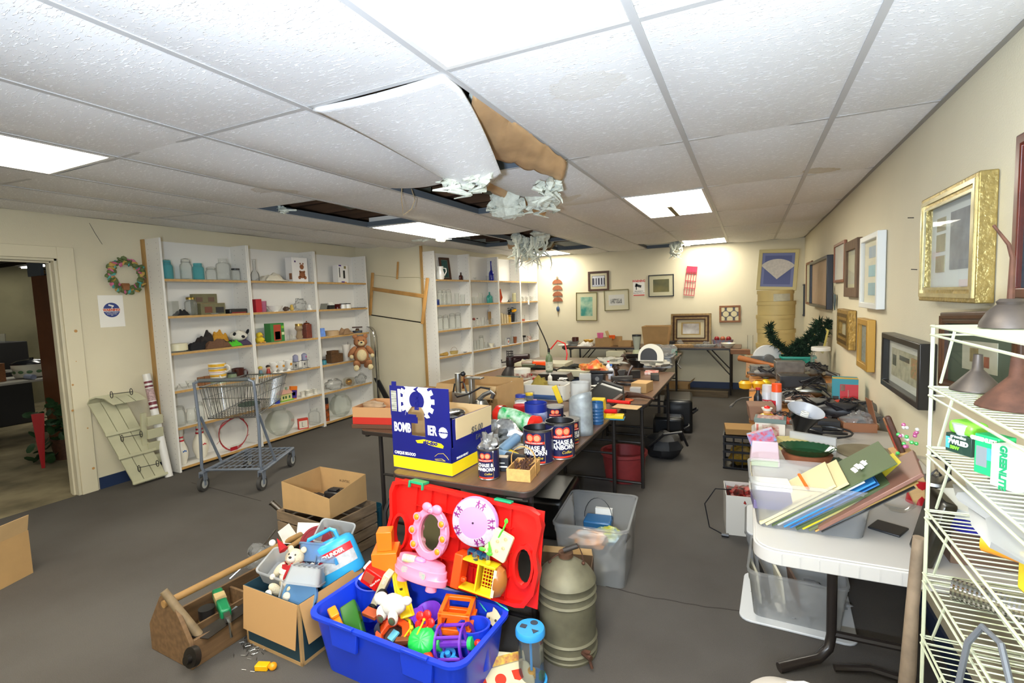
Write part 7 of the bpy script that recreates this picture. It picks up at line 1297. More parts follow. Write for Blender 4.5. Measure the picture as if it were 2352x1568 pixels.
# yellow toy holder with red handle
p=at(1378,962,z=TZ);m=mpp(p);t=thing('yellow_play_vacuum','yellow plastic toy with a red ribbed handle at the table edge','toy',p+V((0,.05,.001)),.1);B().cb(-8*m,0,0,30*m,26*m,44*m,tx=-3*m).out('yellow_housing',YEL,t,bev=.004);B().box(10*m,-12*m,0,50*m,12*m,8*m).box(24*m,-10*m,8*m,30*m,10*m,16*m).out('yellow_base',YEL,t,bev=.004);B().box(8*m,-14*m,-2*m,52*m,14*m,.001).out('blue_sole',pl('#2a7a9a',.4),t);B().rod((6*m,-8*m,16*m),(36*m,-14*m,18*m),5*m,14).out('red_handle',RED,t);B().cb(-8*m,-14*m,18*m,14*m,1*m,16*m).out('white_label',PAPER,t)
# second middle table
t=thing('vinyl_record','black ribbed fan lid leaning on a heap at the second middle table','lid',at(1398,905,z=TZ+.05),rot=(.75,.3,.1));B().grid(lambda u,v:((u-.5)*(.17+.17*(1-v)),(v-.5)*.22,0),10,4).out('black_panel',pl('#2a2a28',.25),t,solid=.006);B().box(-.08,.09,.003,.08,.105,.006).out('panel_rib',BLK,t)
t=thing('portable_power_tool','black portable power tool marked 275 with a clear tank','tool',at(1365,895,z=TZ),.1);B().cb(0,.04,0,.17,.12,.14).box(-.04,.0,.14,.16,.03,.165).out('tool_body',BLK,t,bev=.01);text('tool_number','275',.04,PAPER,t,(.06,-.021,.05),(pi/2,0,0),bold=.001);B().at(.03,-.02,.10,rx=pi/2).cyl(.018,0,.003).out('dial',STEEL,t)
lay('clear_tank','clear square plastic tank beside the black tool','tank',1345,905,MK,26,16,48,rz=.2)
t=thing('printed_disc','orange and white disc with a black pattern on the second middle table','disc',at(1435,918,z=TZ+.004));B().cyl(.07,0,.002,28).out('disc',mat('orange_disc',c('#d8602a'),.4,col2=c('#2a2420'),scale=30),t)
lay('glass_dish_lid','small squarish pale glass jar beside the orange disc','jar',1460,905,MK,24,20,16,rz=.1);lay('cardboard_brick','plain cardboard block shaped box on the second middle table','box',1475,898,CARD,36,48,22,rz=-.15)
coil('black power cord looped on the table left of the cardboard block',.13,3,.006,BLK,seed=4,sq=.8,h=.02).location=at(1440,882,z=TZ+.001);lay('red_label_tape','flat red and white package behind the cardboard block','package',1497,858,mat('red_white_pack',c('#c83a2a'),.4,col2=c('#d8d0c8'),scale=30),30,34,6,rz=.1);lay('dark_bracket','small dark metal bracket at the table edge','bracket',1504,872,mt('#4a4640',.5),18,30,14,rz=.2)
tag(B().rod(at(1395,920,z=TZ+.05),at(1447,925,z=TZ+.05),.012,10).out('red_pliers',RED),'red handled tool pointing right over the table edge','tool');tag(B().tube([at(1405,925,z=TZ+.02),at(1435,905,z=TZ+.03),at(1470,908,z=TZ+.03),at(1503,916,z=TZ+.02)],[.02,.03,.018,.006],8).out('curved_wooden_stick',WOODD),'dark curved wooden stick overhanging the table edge','stick')
lay('tan_folder','tan card folder sliding off the corner of the second middle table','folder',1440,935,CARD2,60,40,2,rz=-.1)
for px_,py_,w_,h,bc,cc_,lb in((1402,872,13,34,'#c8ccd8','#2a6ac8','white squeeze bottle with a blue cap'),(1396,862,12,32,'#d8d8d4','#d82a2a','white squeeze bottle with a red cap'),(1374,862,14,30,'#d8d8d0','#3a7ac8','pale squeeze bottle with a blue nozzle in the heap'),(1261,880,10,22,'#e0ded4','#d8d6cc','small white glue bottle'),(1352,855,12,20,'#d8a02a','#d8c02a','amber glue bottle in the heap')):
    p=at(px_,py_,z=TZ);m=mpp(p);put(bottle(lb,w_*m/2,h*m,pl(bc,.4),pl(cc_,.4),'squeeze_bottle',neck=.35,sh=.6),p+V((0,.03,.001)))
t=thing('hand_plane','iron bench plane with a dark round knob','plane',at(1428,872,z=TZ+.001),.5);B().cb(0,0,0,.20,.055,.04).box(-.05,-.02,.04,.04,.02,.10,tx=.02).out('plane_body',mt('#6a6866',.45),t,bev=.004);B().lathe([(.012,.04),(.02,.09),(.03,.11),(.022,.135),(1e-5,.14)],14,cx=-.05).out('front_knob',pl('#2a1a14',.3),t);B().tube([(.06,0,.04),(.08,0,.09),(.11,0,.13)],.014,8).out('rear_tote',pl('#3a241a',.3),t)
put(bag('heap of red and yellow tubes in clear film',.13,.10,.08,mat('bright_tubes',c('#c83a2a'),.35,col2=c('#c8a04a'),scale=16),'tube_heap',nz=.7,seed=9),at(1362,862,z=TZ));put(bag('heap of white plastic pieces on the far middle table',.16,.12,.05,mat('grubby_white'),'plastic_heap',nz=.8,seed=1),at(1400,838,z=TZ));
for k,(px_,py_,w_,lb)in enumerate(((1462,845,50,'black enamel pan in front of its taller twin'),(1454,835,48,'black round pan with a tan wooden edge behind'))):
    p=at(px_,py_,z=TZ);m=mpp(p);put(bowl(lb,w_*m/2,18*m,pl('#141416',.12),'black_pan','pan',foot=.6),p+V((0,.08,.001+.0*k)))
t=thing('grey_dish_tub','grey plastic dish tub full of white plastic parts at the far middle table','tub',at(1508,845,z=TZ)+V((0,.15,.001)));B().ring(rrect(.31,.30,.03),rrect(.29,.28,.025),0,.12).prism(rrect(.29,.28,.025),0,.004).ring(rrect(.34,.33,.04),rrect(.29,.28,.025),.115,.122).out('tub_body',pl('#8a8c8e',.45),t)
t=thing('white_sieve_frame','white arched frame with a black screen standing in the grey tub','frame',at(1495,818,z=.86),rot=(pi/2-.15,0,0));B().prism([(.13*cos(a_),.13*sin(a_))for a_ in[pi*i/16 for i in range(17)]]+[(-.13,-.05),(.13,-.05)],-.01,.01).out('white_arch',pl('#c8c6ba',.45),t);B().prism([(.085*cos(a_)-.02,.085*sin(a_))for a_ in[pi*i/16 for i in range(17)]]+[(-.105,-.04),(.065,-.04)],.0101,.014).out('dark_screen',BLK,t)
put(bag('clear film bundle of white parts on top of the grey tub',.15,.08,.07,seed=12,nz=.5),at(1522,815,z=.82));put(bag('white crumpled plastic filling the grey tub',.13,.12,.05,mat('grubby_white'),'plastic_heap',nz=.6,seed=3),t.location+V((.04,.1,-.12)),rz=1)
lay('wooden_horn','dark brown horn shaped ornament before the grey tub','ornament',1440,825,WOODD,30,24,12,kind='sph',nz=.5)
# left row far part: stove, trays, torch, vacuum
t=thing('iron_stove_lamp','black iron blow torch style stove on a cone foot','stove',at(1168,862,z=TZ)+V((0,.05,.001)));k_=.0045;IR=mat('black_iron',c('#241d1c'),.5,metal=.3,noise_=.3);B().lathe([(1e-5,0),(.10,0),(.085,.03),(.04,.09),(.045,.10),(.045,.16),(1e-5,.16)],20).out('cone_foot',IR,t);B().cyl(.042,.12,.19).tube([(.04,0,.14),(.12,0,.17),(.13,0,.19)],.02,8).rod((.05,0,.195),(.22,.0,.20),.022,10,.03).out('burner',pl('#2a1418',.4),t);q=B()
for z in(.20,.225,.25):q.tube([(.035*cos(a_),.035*sin(a_),z)for a_ in[2*pi*i/12 for i in range(12)]],.004,5,True)
for a_ in(0,1.57,3.14,4.71):q.rod((.035*cos(a_),.035*sin(a_),.19),(.035*cos(a_),.035*sin(a_),.26),.004)
q.out('cage_top',IR,t);B().tube([(-.04,0,.14),(-.10,0,.13),(-.10,0,.16)],.008,6).out('side_hook',IR,t)
lay('beige_display_tray','long beige shallow tray nearest the white bookcases','tray',1245,838,mat('beige_tray',c('#b8b296'),.5),130,60,8,rz=.02);lay('beige_case','second beige flat case behind the black pan','case',1330,862,mat('beige_tray'),90,44,14,rz=-.05)
lay('dark_sheet_pan','black sheet metal pan with sloped sides','pan',1275,872,pl('#1c1c1a',.35),66,40,16,tx=-8*.004,rz=.05);lay('dark_green_case','dark green metal case under the iron stove','case',1160,880,pl('#2a3a2c',.5),60,40,14);lay('red_black_tin','small red and black tin by the glue bottle','tin',1232,882,pl('#a8201c',.4),14,12,16)
t=thing('propane_torch','green propane cylinder with torch head and red hose','torch',at(1259,862,z=TZ)+V((0,.04,.001)));PG=pl('#5a6a4a',.4);B().lathe([(1e-5,0),(.037,0),(.038,.16),(.03,.20),(.012,.22),(.012,.24),(1e-5,.24)],18).out('cylinder',PG,t);B().lathe([(.0385,.05),(.039,.05),(.039,.14),(.0385,.14)],18).out('white_label',mat('torch_label',c('#c8c8b0'),.5,noise_=.4,scale=60),t);B().tube([(0,0,.24),(-.01,0,.30),(-.05,0,.40),(-.12,0,.55)],.007,6).rod((0,0,.24),(0,0,.28),.014).out('torch_pipe',mt('#3a3634',.5),t);B().tube([(.02,0,.27),(.10,.0,.36),(.18,.0,.33),(.20,0,.22),(.19,0,.16)],.007,7).out('red_hose',RED,t)
t=thing('orange_hand_vacuum','orange and grey hand held vacuum lying by the bookcases','vacuum',at(1228,838,z=TZ+.03),.05);B().at(0,0,.02,ry=pi/2).lathe([(.02,-.16),(.035,-.10),(.035,-.02),(1e-5,-.02)],14).out('clear_nose',mat('smoky_nose',c('#8a7a6a'),.3),t);B().box(-.02,-.03,-.01,.20,.03,.045).out('orange_body',pl('#f05014',.35),t,bev=.008)
for k,(px_,py_,sx,lb)in enumerate(((1245,848,.02,'black handled steel shears lying on the beige tray'),(1305,852,.02,'long dark bellows nozzle on the beige case'),(1330,845,.02,'dark hedge tool lying across the heap'))):
    p=at(px_,py_,z=TZ+.04);tag(B().tube([(-.14,.02,0),(-.05,0,.02),(.06,-.01,.02),(.2,0,-.01)],[.01,.03,.022,.006],8).out('dark_tool',mt('#3f403c',.5)),lb,'tool').location=p
# ---------------------------------------------------------------- on the far wall tables
def F(px_,py_=795,z=TZ):return at(px_,py_-2,y=8.02).x
def fp(px_,y=8.0):p=at(px_,792,y=y);return V((p.x,y,TZ+.001))
m=mpp(fp(1500));
put(bowl('grey oval roasting pan at the left end of the far tables',16*m,11*m,pl('#7a7c78',.4),'roasting_pan','pan',foot=.8),fp(1316));put(mug('dark brown mug in the grey pan',8*m,12*m,pl('#4a2018',.3),name='brown_mug',a=2.6),fp(1322,8.1)+V((0,0,.05)));put(plate('white platter at the left tip of the far table',.10,.02,WHITE),fp(1294,7.9))
put(cloth('crumpled white cloth beside the grey pan',18*m,.10,11*m,fb('#d8d4cc'),seed=3),fp(1346,7.95));put(bowl('yellow oval dish behind the white cloth',13*m,9*m,pl('#c89a3a',.3),'yellow_dish'),fp(1352,8.2)+V((0,0,.02)))
for px_,w_,h,y,lb,fl_ in((1388,36,20,7.95,'low tan carton with pencilled writing on the far table',()),(1412,30,20,8.15,'tan carton with a raised flap beside the written one',(('w',.10,20),)),(1438,30,12,8.0,'shallow open carton behind the blender',())):
    put(obox(lb,w_*m,.2,h*m,CARD,flaps=fl_,inner=CARD2),fp(px_,y))
for px_,cl,h,lb in((1379,'#d86a98',14,'pink plastic cup standing in the written carton'),(1406,'#e8601a',8,'orange plastic cup beside the pink one')):put(tumbler(lb,6.5*m,h*m,pl(cl,.4),name='plastic_cup',flare=1.2),fp(px_,8.0)+V((0,0,17*m)))
t=thing('blender','glass jar blender with black lid and pale green base','blender',at(1463,816,z=TZ)+V((0,.0,.001)));p=t.location;m2=mpp(p);B().lathe([(1e-5,0),(11*m2,0),(9*m2,10*m2),(7*m2,13*m2),(1e-5,13*m2)],20).out('motor_base',pl('#b8bc98',.4),t);B().lathe([(6*m2,13*m2),(10.5*m2,44*m2),(10*m2,44*m2),(5.6*m2,13*m2)],16).out('glass_jar',glassy('blender_glass',(.85,.88,.84),.3,.05),t);B().cyl(10.5*m2,44*m2,48*m2).out('black_lid',BLK,t)
t=obox('large tapered tan carton standing on the far table beside the big frame',60*m,.34,46*m,CARD,inner=CARD2,tx=.16);put(t,fp(1509,8.05))
framed('large_bronze_frame','large bronze and gold frame with two white flowers, leaning on the far wall',88*m,70*m,13*m,mat('bronze_frame',c('#7a6034'),.35,metal=.5,noise_=.35,scale=30),art_multi([(0,1,0,1,pl('#cfc3a0',.7)),(.16,.84,.18,.84,mat('inner_gold',c('#8a6f34'),.4,metal=.5)),(.21,.79,.24,.78,mat('white_blossom',c('#e4e2de'),.6,col2=c('#8a7f78'),scale=5))]),fp(1587,8.30)+V((0,0,36*m)),(-.13,0,0),d=.05,fm2=mt('#3a2a20',.4))
lay('black_speaker_block','flat black block left of the trays on the far table','block',1537,792,BLK,26,20,9,z=TZ,dz=.001)
for px_,cl,lb in((1572,'#c8a87a','oval tray of baked items with a candle'),(1617,'#a8a8a4','foil tray of silver ornaments')):put(tag(B().cup(22*m,25*m,0,5*m,.003,24,.5).out('shallow_tray',mat('tray_'+cl[1:],c(cl),.4,noise_=.4,scale=50)),lb,'tray'),fp(px_,7.92))
put(bag('clear film with a white ornament at the foot of the big frame',.05,.04,.05,seed=5),fp(1562,8.05));put(bag('clear film bag by the right foot of the big frame',.05,.04,.04,seed=6),fp(1622,8.05));put(bowl('clear glass bowl left of the cream dish',8*m,8*m,GL),fp(1652,7.9));put(bowl('shallow cream dish on the far table',15*m,9*m,IVORY),fp(1672,7.9))
p=fp(1660,8.15);t=thing('berry_basket','blue and pink woven basket of red apples','basket',p);B().cup(19*m,22*m,0,13*m,.004,24,.6).out('basket_body',mat('blue_pink_weave',c('#6a8aa0'),.6,col2=c('#a86a6a'),scale=40),t)
for k,dx in enumerate((-12,0,12)):tag(put(B().sph(0,0,0,5.5*m).out('red_apple',pl('#8a1a20'if k!=1 else '#a85a3a',.25)),p+V((dx*m,0,15*m))),('left','middle paler','right')[k]+' apple in the blue and pink basket','apple')
# floor under the far table and between the rows
t=obox('tan carton on the floor under the far table',.38,.30,.13,CARD,flaps=(('e',.10,50),),inner=CARD2);put(t,at(1553,884,y=8.05)*1+V((0,0,0)));t.location.z=0
p=at(1600,896,z=.0);tag(put(B().box(-.62,-.045,0,.35,.045,.085).out('timber_beam',mat('rough_timber',c('#6a5a44'),.8,noise_=.3,scale=5,stretch=(1,8,8)),bev=.003),(-.62,7.72,0)),'rough timber beam lying on the floor before the far table','beam')
t=thing('red_planter','large dusty red plastic tub on the floor under the middle tables','tub',(-.93,4.05,0));B().lathe([(1e-5,0),(.15,0),(.175,.20),(.19,.21),(.19,.235),(.17,.235),(.165,.20),(.14,.01),(1e-5,.01)],32).out('tub_body',mat('dusty_red',c('#8a2c2c'),.6,noise_=.15),t)
for k,(x,y,w_,d,h,lb)in enumerate(((-.72,5.85,.30,.55,.36,'black hard case under the far middle table'),(-.76,5.36,.30,.22,.24,'black bag with handle under the second middle table'),(-1.25,3.05,.40,.5,.26,'big black case in the shade of the near table'))):
    t=thing('black_case',lb,'case',(x,y,0),.1);B().cb(0,0,0,w_,d,h).out('case_shell',pl('#131314',.3),t,bev=.03);B().tube([(w_/2,-.08,h*.5),(w_/2+.05,-.05,h*.6),(w_/2+.05,.05,h*.6),(w_/2,.08,h*.5)],.012,8).out('carry_handle',BLK,t)
t=thing('black_infant_seat','black padded seat with tubular handle on the floor by the red tub','seat',(-.72,4.75,0),.4);B().sph(0,0,.10,.17,.2,.12,nz=.3).out('padded_shell',pl('#1a1b1e',.6),t);B().tube([(-.15,-.1,.12),(-.05,-.22,.26),(.1,-.22,.28),(.19,-.1,.12)],.012,8).out('tube_handle',BLK,t)
t=thing('metal_chair','dark folding chair frame standing under the near table','chair',(-1.75,2.05,0),.2);q=B();q.tube([(0,0,.01),(0,0,.40),(.02,.02,.46),(.06,.05,.47)],.012,8).tube([(.30,0,.01),(.30,0,.40),(.28,.02,.46)],.012,8).rod((0,0,.12),(.30,0,.12),.008);q.out('tube_frame',DKL,t);B().box(0,.02,.42,.30,.34,.45).out('chair_seat',DKL,t,bev=.008)
# smaller clutter between the named pieces
SIL=mat('blister_pack',c('#a8a8a6'),.3,col2=c('#6a6c70'),scale=30)
for k,(nm,cat,px_,py_,mm,sx,sy,sz,rz,kd,lb)in enumerate([
    ('blister_pack','package',1238,955,SIL,34,18,6,.4,'box','grey blister pack lying left of the wire mesh coil'),('blister_pack','package',1252,940,SIL,30,18,5,-.3,'box','second grey blister pack nearer the white tray'),
    ('steel_knob_tin','tin',1262,968,SIL,36,24,14,0,'cone','open tin of round steel knobs behind the lidded cans'),('green_carton','carton',1318,905,pl('#8a9a6a',.5),26,14,20,.1,'box','small green and white carton right of the white tray'),
    ('paper_pad','papers',1190,900,mat('aged_paper',c('#b8a888'),.8,noise_=.2,scale=9),40,30,5,.3,'box','pile of aged papers right of the big brown carton'),('grey_tray_insert','tray',1145,985,pl('#7a7670',.5),40,26,6,-.2,'box','flat grey insert lying behind the tubing heap'),
    ('pink_packet','packet',1226,925,pl('#b890b0',.5),14,10,8,.2,'box','small pink packet beside the yellow lidded jar'),('leather_strap_bundle','strap',1418,828,mat('old_leather',c('#4a2c1e'),.5,noise_=.3),30,16,8,.2,'sph','brown leather strap bundle on the far middle table'),
    ('green_tape_reel','tape',1549,815,pl('#3a8a78',.4),14,12,14,0,'cone','green tape reel at the far corner of the middle row'),('beige_box','box',1415,818,mat('beige_tray'),40,26,12,0,'box','beige shallow box behind the hand plane'),
    ('black_sander','power tool',1452,868,mat('scuffed_black'),34,16,18,.6,'box','scuffed black block sander behind the cardboard block'),('wooden_file_block','block',1345,880,WOODM,24,10,8,.5,'box','short brown wood block by the black power tool'),
    ('grey_rag','cloth',1300,905,fb('#77746c'),34,22,10,0,'sph','crumpled grey rag between the tray and metal sheet'),('red_handle_scraper','tool',1210,862,pl('#a8281c',.4),26,5,4,.2,'box','red handled scraper on the left row by the white pail'),
    ('olive_ammo_box','box',1215,848,pl('#4a5038',.5),30,16,12,.1,'box','olive metal box beside the iron stove'),('tan_wood_crate','crate',1848,852,WOODL,28,20,20,.3,'box','tan wooden block right of the teal tub'),('yellow_mug','mug',1742,832,pl('#c89428',.4),10,10,14,0,'cone','yellow mug among the papers at the far right table'),
    ('aged_letter_pile','papers',1728,822,mat('aged_paper'),30,24,5,.2,'box','pile of yellowed letters beside the glass cylinder'),('brown_wood_tray','tray',1700,812,WOODM,40,24,10,.1,'box','brown wooden tray at the far left corner of the right table'),('red_brown_box','box',1752,822,pl('#5a2a22',.5),20,18,16,-.4,'box','dark red box leaning among the letters'),
    ('olive_grinder','tool',1918,1062,pl('#4a5a48',.4),30,14,12,.3,'sph','olive green hand tool behind the folders'),('brown_pill_bottle','bottle',1965,1062,pl('#4a2c20',.4),8,8,10,0,'cone','small brown pot standing on the dusty round tray edge')]):
    lay(nm,lb,cat,px_,py_,mm,sx,sy,sz,rz=rz,kind=kd,nz=.4 if kd=='sph'else 0)
for px_,py_,r_,lb in((1365,898,.05,'loose coil of white string by the black ribbed panel'),(1292,880,.04,'white cable loop standing behind the white tray')):coil(lb,r_,3,.004,PAPER,'string_coil',seed=int(px_),h=.05).location=at(px_,py_,z=TZ+.005)
tag(B().tube([at(1560,812,z=TZ),at(1562,822,z=TZ-.03),at(1556,836,z=TZ-.08),at(1564,846,z=TZ-.12)],.006,6).out('table_clamp',BLK),'dark clamp hanging from the far table corner','clamp')
# ================================================================ right hand tables
t=thing('potted_pine','small artificial pine with raised arms in a teal tub','plant',at(1832,852,z=TZ)+V((0,.05,.001)));m=mpp(t.location);B().ring(rrect(66*m,44*m,.03),rrect(60*m,38*m,.025),0,34*m).prism(rrect(60*m,38*m,.02),0,20*m).ring(rrect(74*m,50*m,.03),rrect(60*m,38*m,.02),30*m,34*m).out('teal_tub',pl('#1a8a78',.4),t)
random.seed(31);q=B();st=B();PN=mat('pine_needles',c('#16351c'),.9,noise_=.5,scale=40)
for pth in([(-5,0,20),(-30,0,50),(-50,0,70),(-58,0,104)],[(0,0,20),(10,0,60),(28,0,84),(44,-3,112)],[(10,5,20),(30,0,60),(52,0,84),(62,0,112)],[(-10,5,20),(-14,0,44),(6,-8,66)]):
    P3=[V(v)*m for v in pth];st.tube(P3,.006,5)
    for a_,b_ in zip(P3,P3[1:]):
        for k in range(110):
            p=a_.lerp(b_,random.random());d=V((random.gauss(0,1),random.gauss(0,1),random.gauss(.4,1))).normalized()*random.uniform(12,21)*m;s_=d.orthogonal().normalized()*3.2*m;q.add([p-s_,p+s_,p+d],[(0,1,2)])
            q.add([p-s_.cross(d.normalized()),p+s_.cross(d.normalized()),p+d*.9],[(0,1,2)])
q.out('needles',PN,t,smooth=False);st.out('branches',WOODD,t)
CHB=mat('poplar_veneer',c('#cdb676'),.55,noise_=.12,scale=5);p=V((.28,6.78,TZ+.001));m=mpp(p);hz=[.17,.17,.17,.16,.13];z=0
for k,h in enumerate(hz):
    t=thing('round_veneer_box',('lowest','second from the bottom','middle','fourth','top, smaller')[k]+' round pale wood cheese box in the tall stack','box',p+V((.01*(k%2),0,z)),.3*k,'stacked round veneer boxes');r=.20 if k<4 else.19
    B().cyl(r,0,h-.04,28).out('box_body',CHB,t);B().cyl(r+.008,h-.045,h-.002,28).out('lid',CHB,t);z+=h
    if k==4:t.rotation_euler[2]=0;arc(r+.001,.0,h*.9,D(262),D(320)).out('pale_label',mat('old_label',c('#c9c4a8'),.7,noise_=.15,scale=30),t)
framed('fan_picture','cream framed blue picture of a white lace fan, leaning on the round boxes',.42,.48,.04,pl('#c9b87a',.5),pl('#5c6490',.7),p+V((.02,-.02,z+.235)),(-.14,.06,-.1),d=.025,matc=pl('#7a80a8',.7),mw=.03);fo=bpy.data.objects['fan_picture']
B().at(0,-.002,-.11,rx=pi/2).prism([(0,0)]+[(.24*cos(a_),.24*sin(a_))for a_ in[D(42)+D(96)*i/14 for i in range(15)]],0,.002).out('white_fan',mat('lace_fan',c('#d8cfc0'),.7,noise_=.15,scale=40),fo)
framed('small_leaning_frame','small yellow framed dark picture leaning on the right wall by the pine',.26,.24,.02,pl('#b8a85a',.5),pl('#4a5450',.4),(.63,5.75,1.02),(-.1,.25,-1.3),d=.015,glass=False);put(jar('big clear jar with a white lid against the right wall',.085,.26,GL,pl('#d8d4cc'),.85),at(1886,862,z=TZ)+V((0,.05,.001)))
tag(put(B().cup(.035,.035,0,.24,.003,20).out('glass_cylinder',GL),at(1717,812,z=TZ)+V((.03,.0,.001))),'tall clear glass cylinder at the far right table corner','vase')
DK=mat('dusty_tool_black',c('#2b2a2c'),.45,noise_=.25,scale=20);GT=mat('dusty_tool_grey',c('#6f6c66'),.45,metal=.3,noise_=.3,scale=20)
def drill(label,px_,py_,rz,body,s=1.0,chuck=STEEL,cord=1,z=TZ+.001,seed=1,nm='electric_drill',dz=0):
    p=at(px_,py_,z=z)+V((0,0,dz));t=thing(nm,label,'power tool',p,rz);t.scale=(s,)*3
    B().at(0,0,.05,ry=pi/2).lathe([(.012,-.12),(.022,-.10),(.03,-.08),(.045,-.03),(.045,.08),(.03,.10),(1e-5,.105)],18).out('motor_housing',body,t);B().at(0,0,.05,ry=pi/2).cyl(.013,-.165,-.11,14,.02).out('chuck',chuck,t)
    B().tube([(.05,-.02,.05),(.07,-.08,.035),(.08,-.14,.022)],[.026,.02,.022],8).out('pistol_grip',body,t)
    if cord:
        random.seed(seed);B().tube([(.08+.0*i,-.14,.02)if i==0 else(.0+.075*cos(i*.8+seed),-.02+.055*sin(i*.8+seed),.085+.02*sin(i*1.7))for i in range(26)],.0042,5).out('wound_cord',BLK,t)
    return t
for a_ in[('silver bodied drill with a bright chuck at the middle of the orange table',1868,915,.2,mt('#8f8c80',.35),1.1),('grey bodied drill with a coiled cord in front of the silver one',1875,950,-.3,GT,1.1),('rust coloured sander left of the silver drill',1838,935,.3,mat('tan_tool',c('#8a6a5a'),.4,noise_=.3),.9),('grey drill under a wound cord beside the spray cans',1808,928,1.0,GT,1.0),
    ('black drill with thick wound cord in front of the tissue carton',1932,965,-.1,DK,1.15),('orange red drill end poking out behind the black one',1912,950,.8,pl('#c83a1a',.4),.9),('silver grinder right of the black corded drill',1962,958,.1,GT,1.1),('red tool lying under the desk lamp shade',1858,968,.4,pl('#b0402a',.4),.8),('dull red tool beside the sailor duck',1790,975,2.4,pl('#a83a24',.4),.7),
    ('steel drill lying behind the power saw case',1862,865,2.0,GT,1.2),('black angle grinder with a blue plate',1850,900,.2,DK,1.3),('grey sander by the glass jar',1875,868,.9,GT,1.1),('dark drill at the foot of the pine',1760,868,.3,GT,1.0)]:
    drill(*a_[:5],s=a_[5],seed=len(a_[0]))
t=thing('circular_saw','white housed circular saw before the pine','power tool',at(1762,845,z=TZ+.001),.2);B().at(0,0,.10,rx=pi/2).prism([(.14*cos(a_),.14*sin(a_))for a_ in[pi*i/14 for i in range(15)]],-.02,.02).out('blade_guard',pl('#c8c8c6',.4),t,bev=.004);B().at(0,-.04,.10,rx=pi/2).cyl(.05,0,.06).box(-.16,-.03,-.02,.05,.03,.0).out('motor',mt('#8f8f8c',.4),t);B().cb(0,0,0,.34,.14,.006).out('sole_plate',STEEL,t)
for px_,py_,sx,sy,sz,nm,lb,mm in((1822,900,62,40,40,'vacuum_head','big dark wedge shaped vacuum head behind the spray cans',DK),(1812,872,60,30,44,'saw_case','grey transparent arched case behind the vacuum head',GT),(1905,905,66,50,22,'tool_case','open beige and black tool case by the wall',mat('case_beige',c('#7a756c'),.5,noise_=.4,scale=14)),(1745,862,40,30,24,'bolt_bin','box of hooks and bolts at the left edge of the far table',mat('hooks_grey',c('#77736a'),.5,noise_=.6,scale=40)),
    (1765,862,34,16,10,'cardboard_tube_box','small tan box lying askew on the bolts',CARD),(1900,985,46,34,22,'drill_case','black drill case with a square grey flap at the front of the orange table',DK),(1870,1000,30,22,22,'battery_pack','black boxy battery charger behind the clear case',DK),(1747,960,56,60,34,'brown_box','plain brown carton in front of the spray cans',mat('brown_box',c('#7d5a44'),.7)),(1800,838,30,30,14,'tool_heap','heap of dark cords and clamps beside the pine tub',DK)):
    lay(nm,lb,'tool case'if 'case'in nm else 'box',px_,py_,mm,sx,sy*1.0,sz,rz=.1,tx=.01 if sz>30 else 0,bev=.006)
for k,(px_,py_,lb)in enumerate(((1790,908,'coil of black cord between the cans and the drills'),(1858,930,'loop of black cord behind the silver drill'),(1900,1003,'bundle of thin black cords with a white plug, behind the clear case'),(1893,960,'black cord loops at the centre of the drills'))):coil(lb,.09,3,.0055,BLK,seed=k+3,h=.04).location=at(px_,py_,z=TZ+.002)
tag(B().at(0,0,0).rod(at(1698,822,z=TZ+.10),at(1790,842,z=TZ+.05),.032,14,.018).out('wooden_bat',mat('bat_wood',c('#a06030'),.5)),'brown wooden bat with a blue grip laid across the far right table','bat')
for px_,py_,w_,h,bc,cap,lb,nm in((1741,946,18,54,'#17171c','#b8241c','black bottle with a red cap at the left of the spray cans','black_bottle'),(1759,896,22,28,'#e0c01a','#1a1a18','yellow squeeze bottle with a black cap','yellow_bottle')):p=at(px_,py_,z=TZ);m=mpp(p);put(bottle(lb,w_*m/2,h*m,pl(bc,.35),pl(cap,.4),nm,neck=.45),p+V((0,.02,.001)))
for px_,py_,h,capc,lb,tx_ in((1762,945,60,'#d0cecc','white capped spray can with a red label, lettered PRIMER SEALER',('PRIMER','SEALER')),(1784,952,70,'#f0521a','orange capped spray can with a white label, right of the white capped one',None)):
    p=at(px_,py_,z=TZ);m=mpp(p);r=11*m;t=thing('spray_can',lb,'spray can',p+V((0,r,.001)));B().lathe([(1e-5,0),(r,0),(r,h*m*.72),(r*.85,h*m*.76),(1e-5,h*m*.76)],20).out('can_body',pl('#c8c8cc',.3),t);B().cyl(r*.98,h*m*.73,h*m,20,r*.93).out('cap',pl(capc,.4),t);arc(r,h*m*.05,h*m*.45,D(200 if tx_ else 190),D(340 if tx_ else 260)).out('red_label',pl('#c42030',.4),t)
    if tx_:wrap('can_word',tx_[0],.020,PAPER,t,r+.0005,h*m*.36,bold=.001);wrap('can_word',tx_[1],.020,PAPER,t,r+.0005,h*m*.24,bold=.001)
q=B()
for x in(0,34):q.at(*(at(1712+x*.9,885,z=TZ+.04)),rz=.4).lathe([(.02,-.03),(.045,-.02),(.05,.02),(.03,.04)],14)
tag(q.tube([(0,0,0),(.0,0,.03)],.001,4).out('yellow_ear_muffs',pl('#d8a01a',.4)),'yellow plastic ear protectors at the left table edge','ear muffs')
tag(B().tube([at(1726,912,z=TZ+.05),at(1705,914,z=TZ+.03),at(1692,920,z=TZ),at(1683,930,z=TZ-.04)],.005,6).rod(at(1684,928,z=TZ-.04),at(1678,934,z=TZ-.05),.010,8).out('power_plug',pl('#5a5650',.5)),'grey power cord and plug hanging off the left table edge','cord')
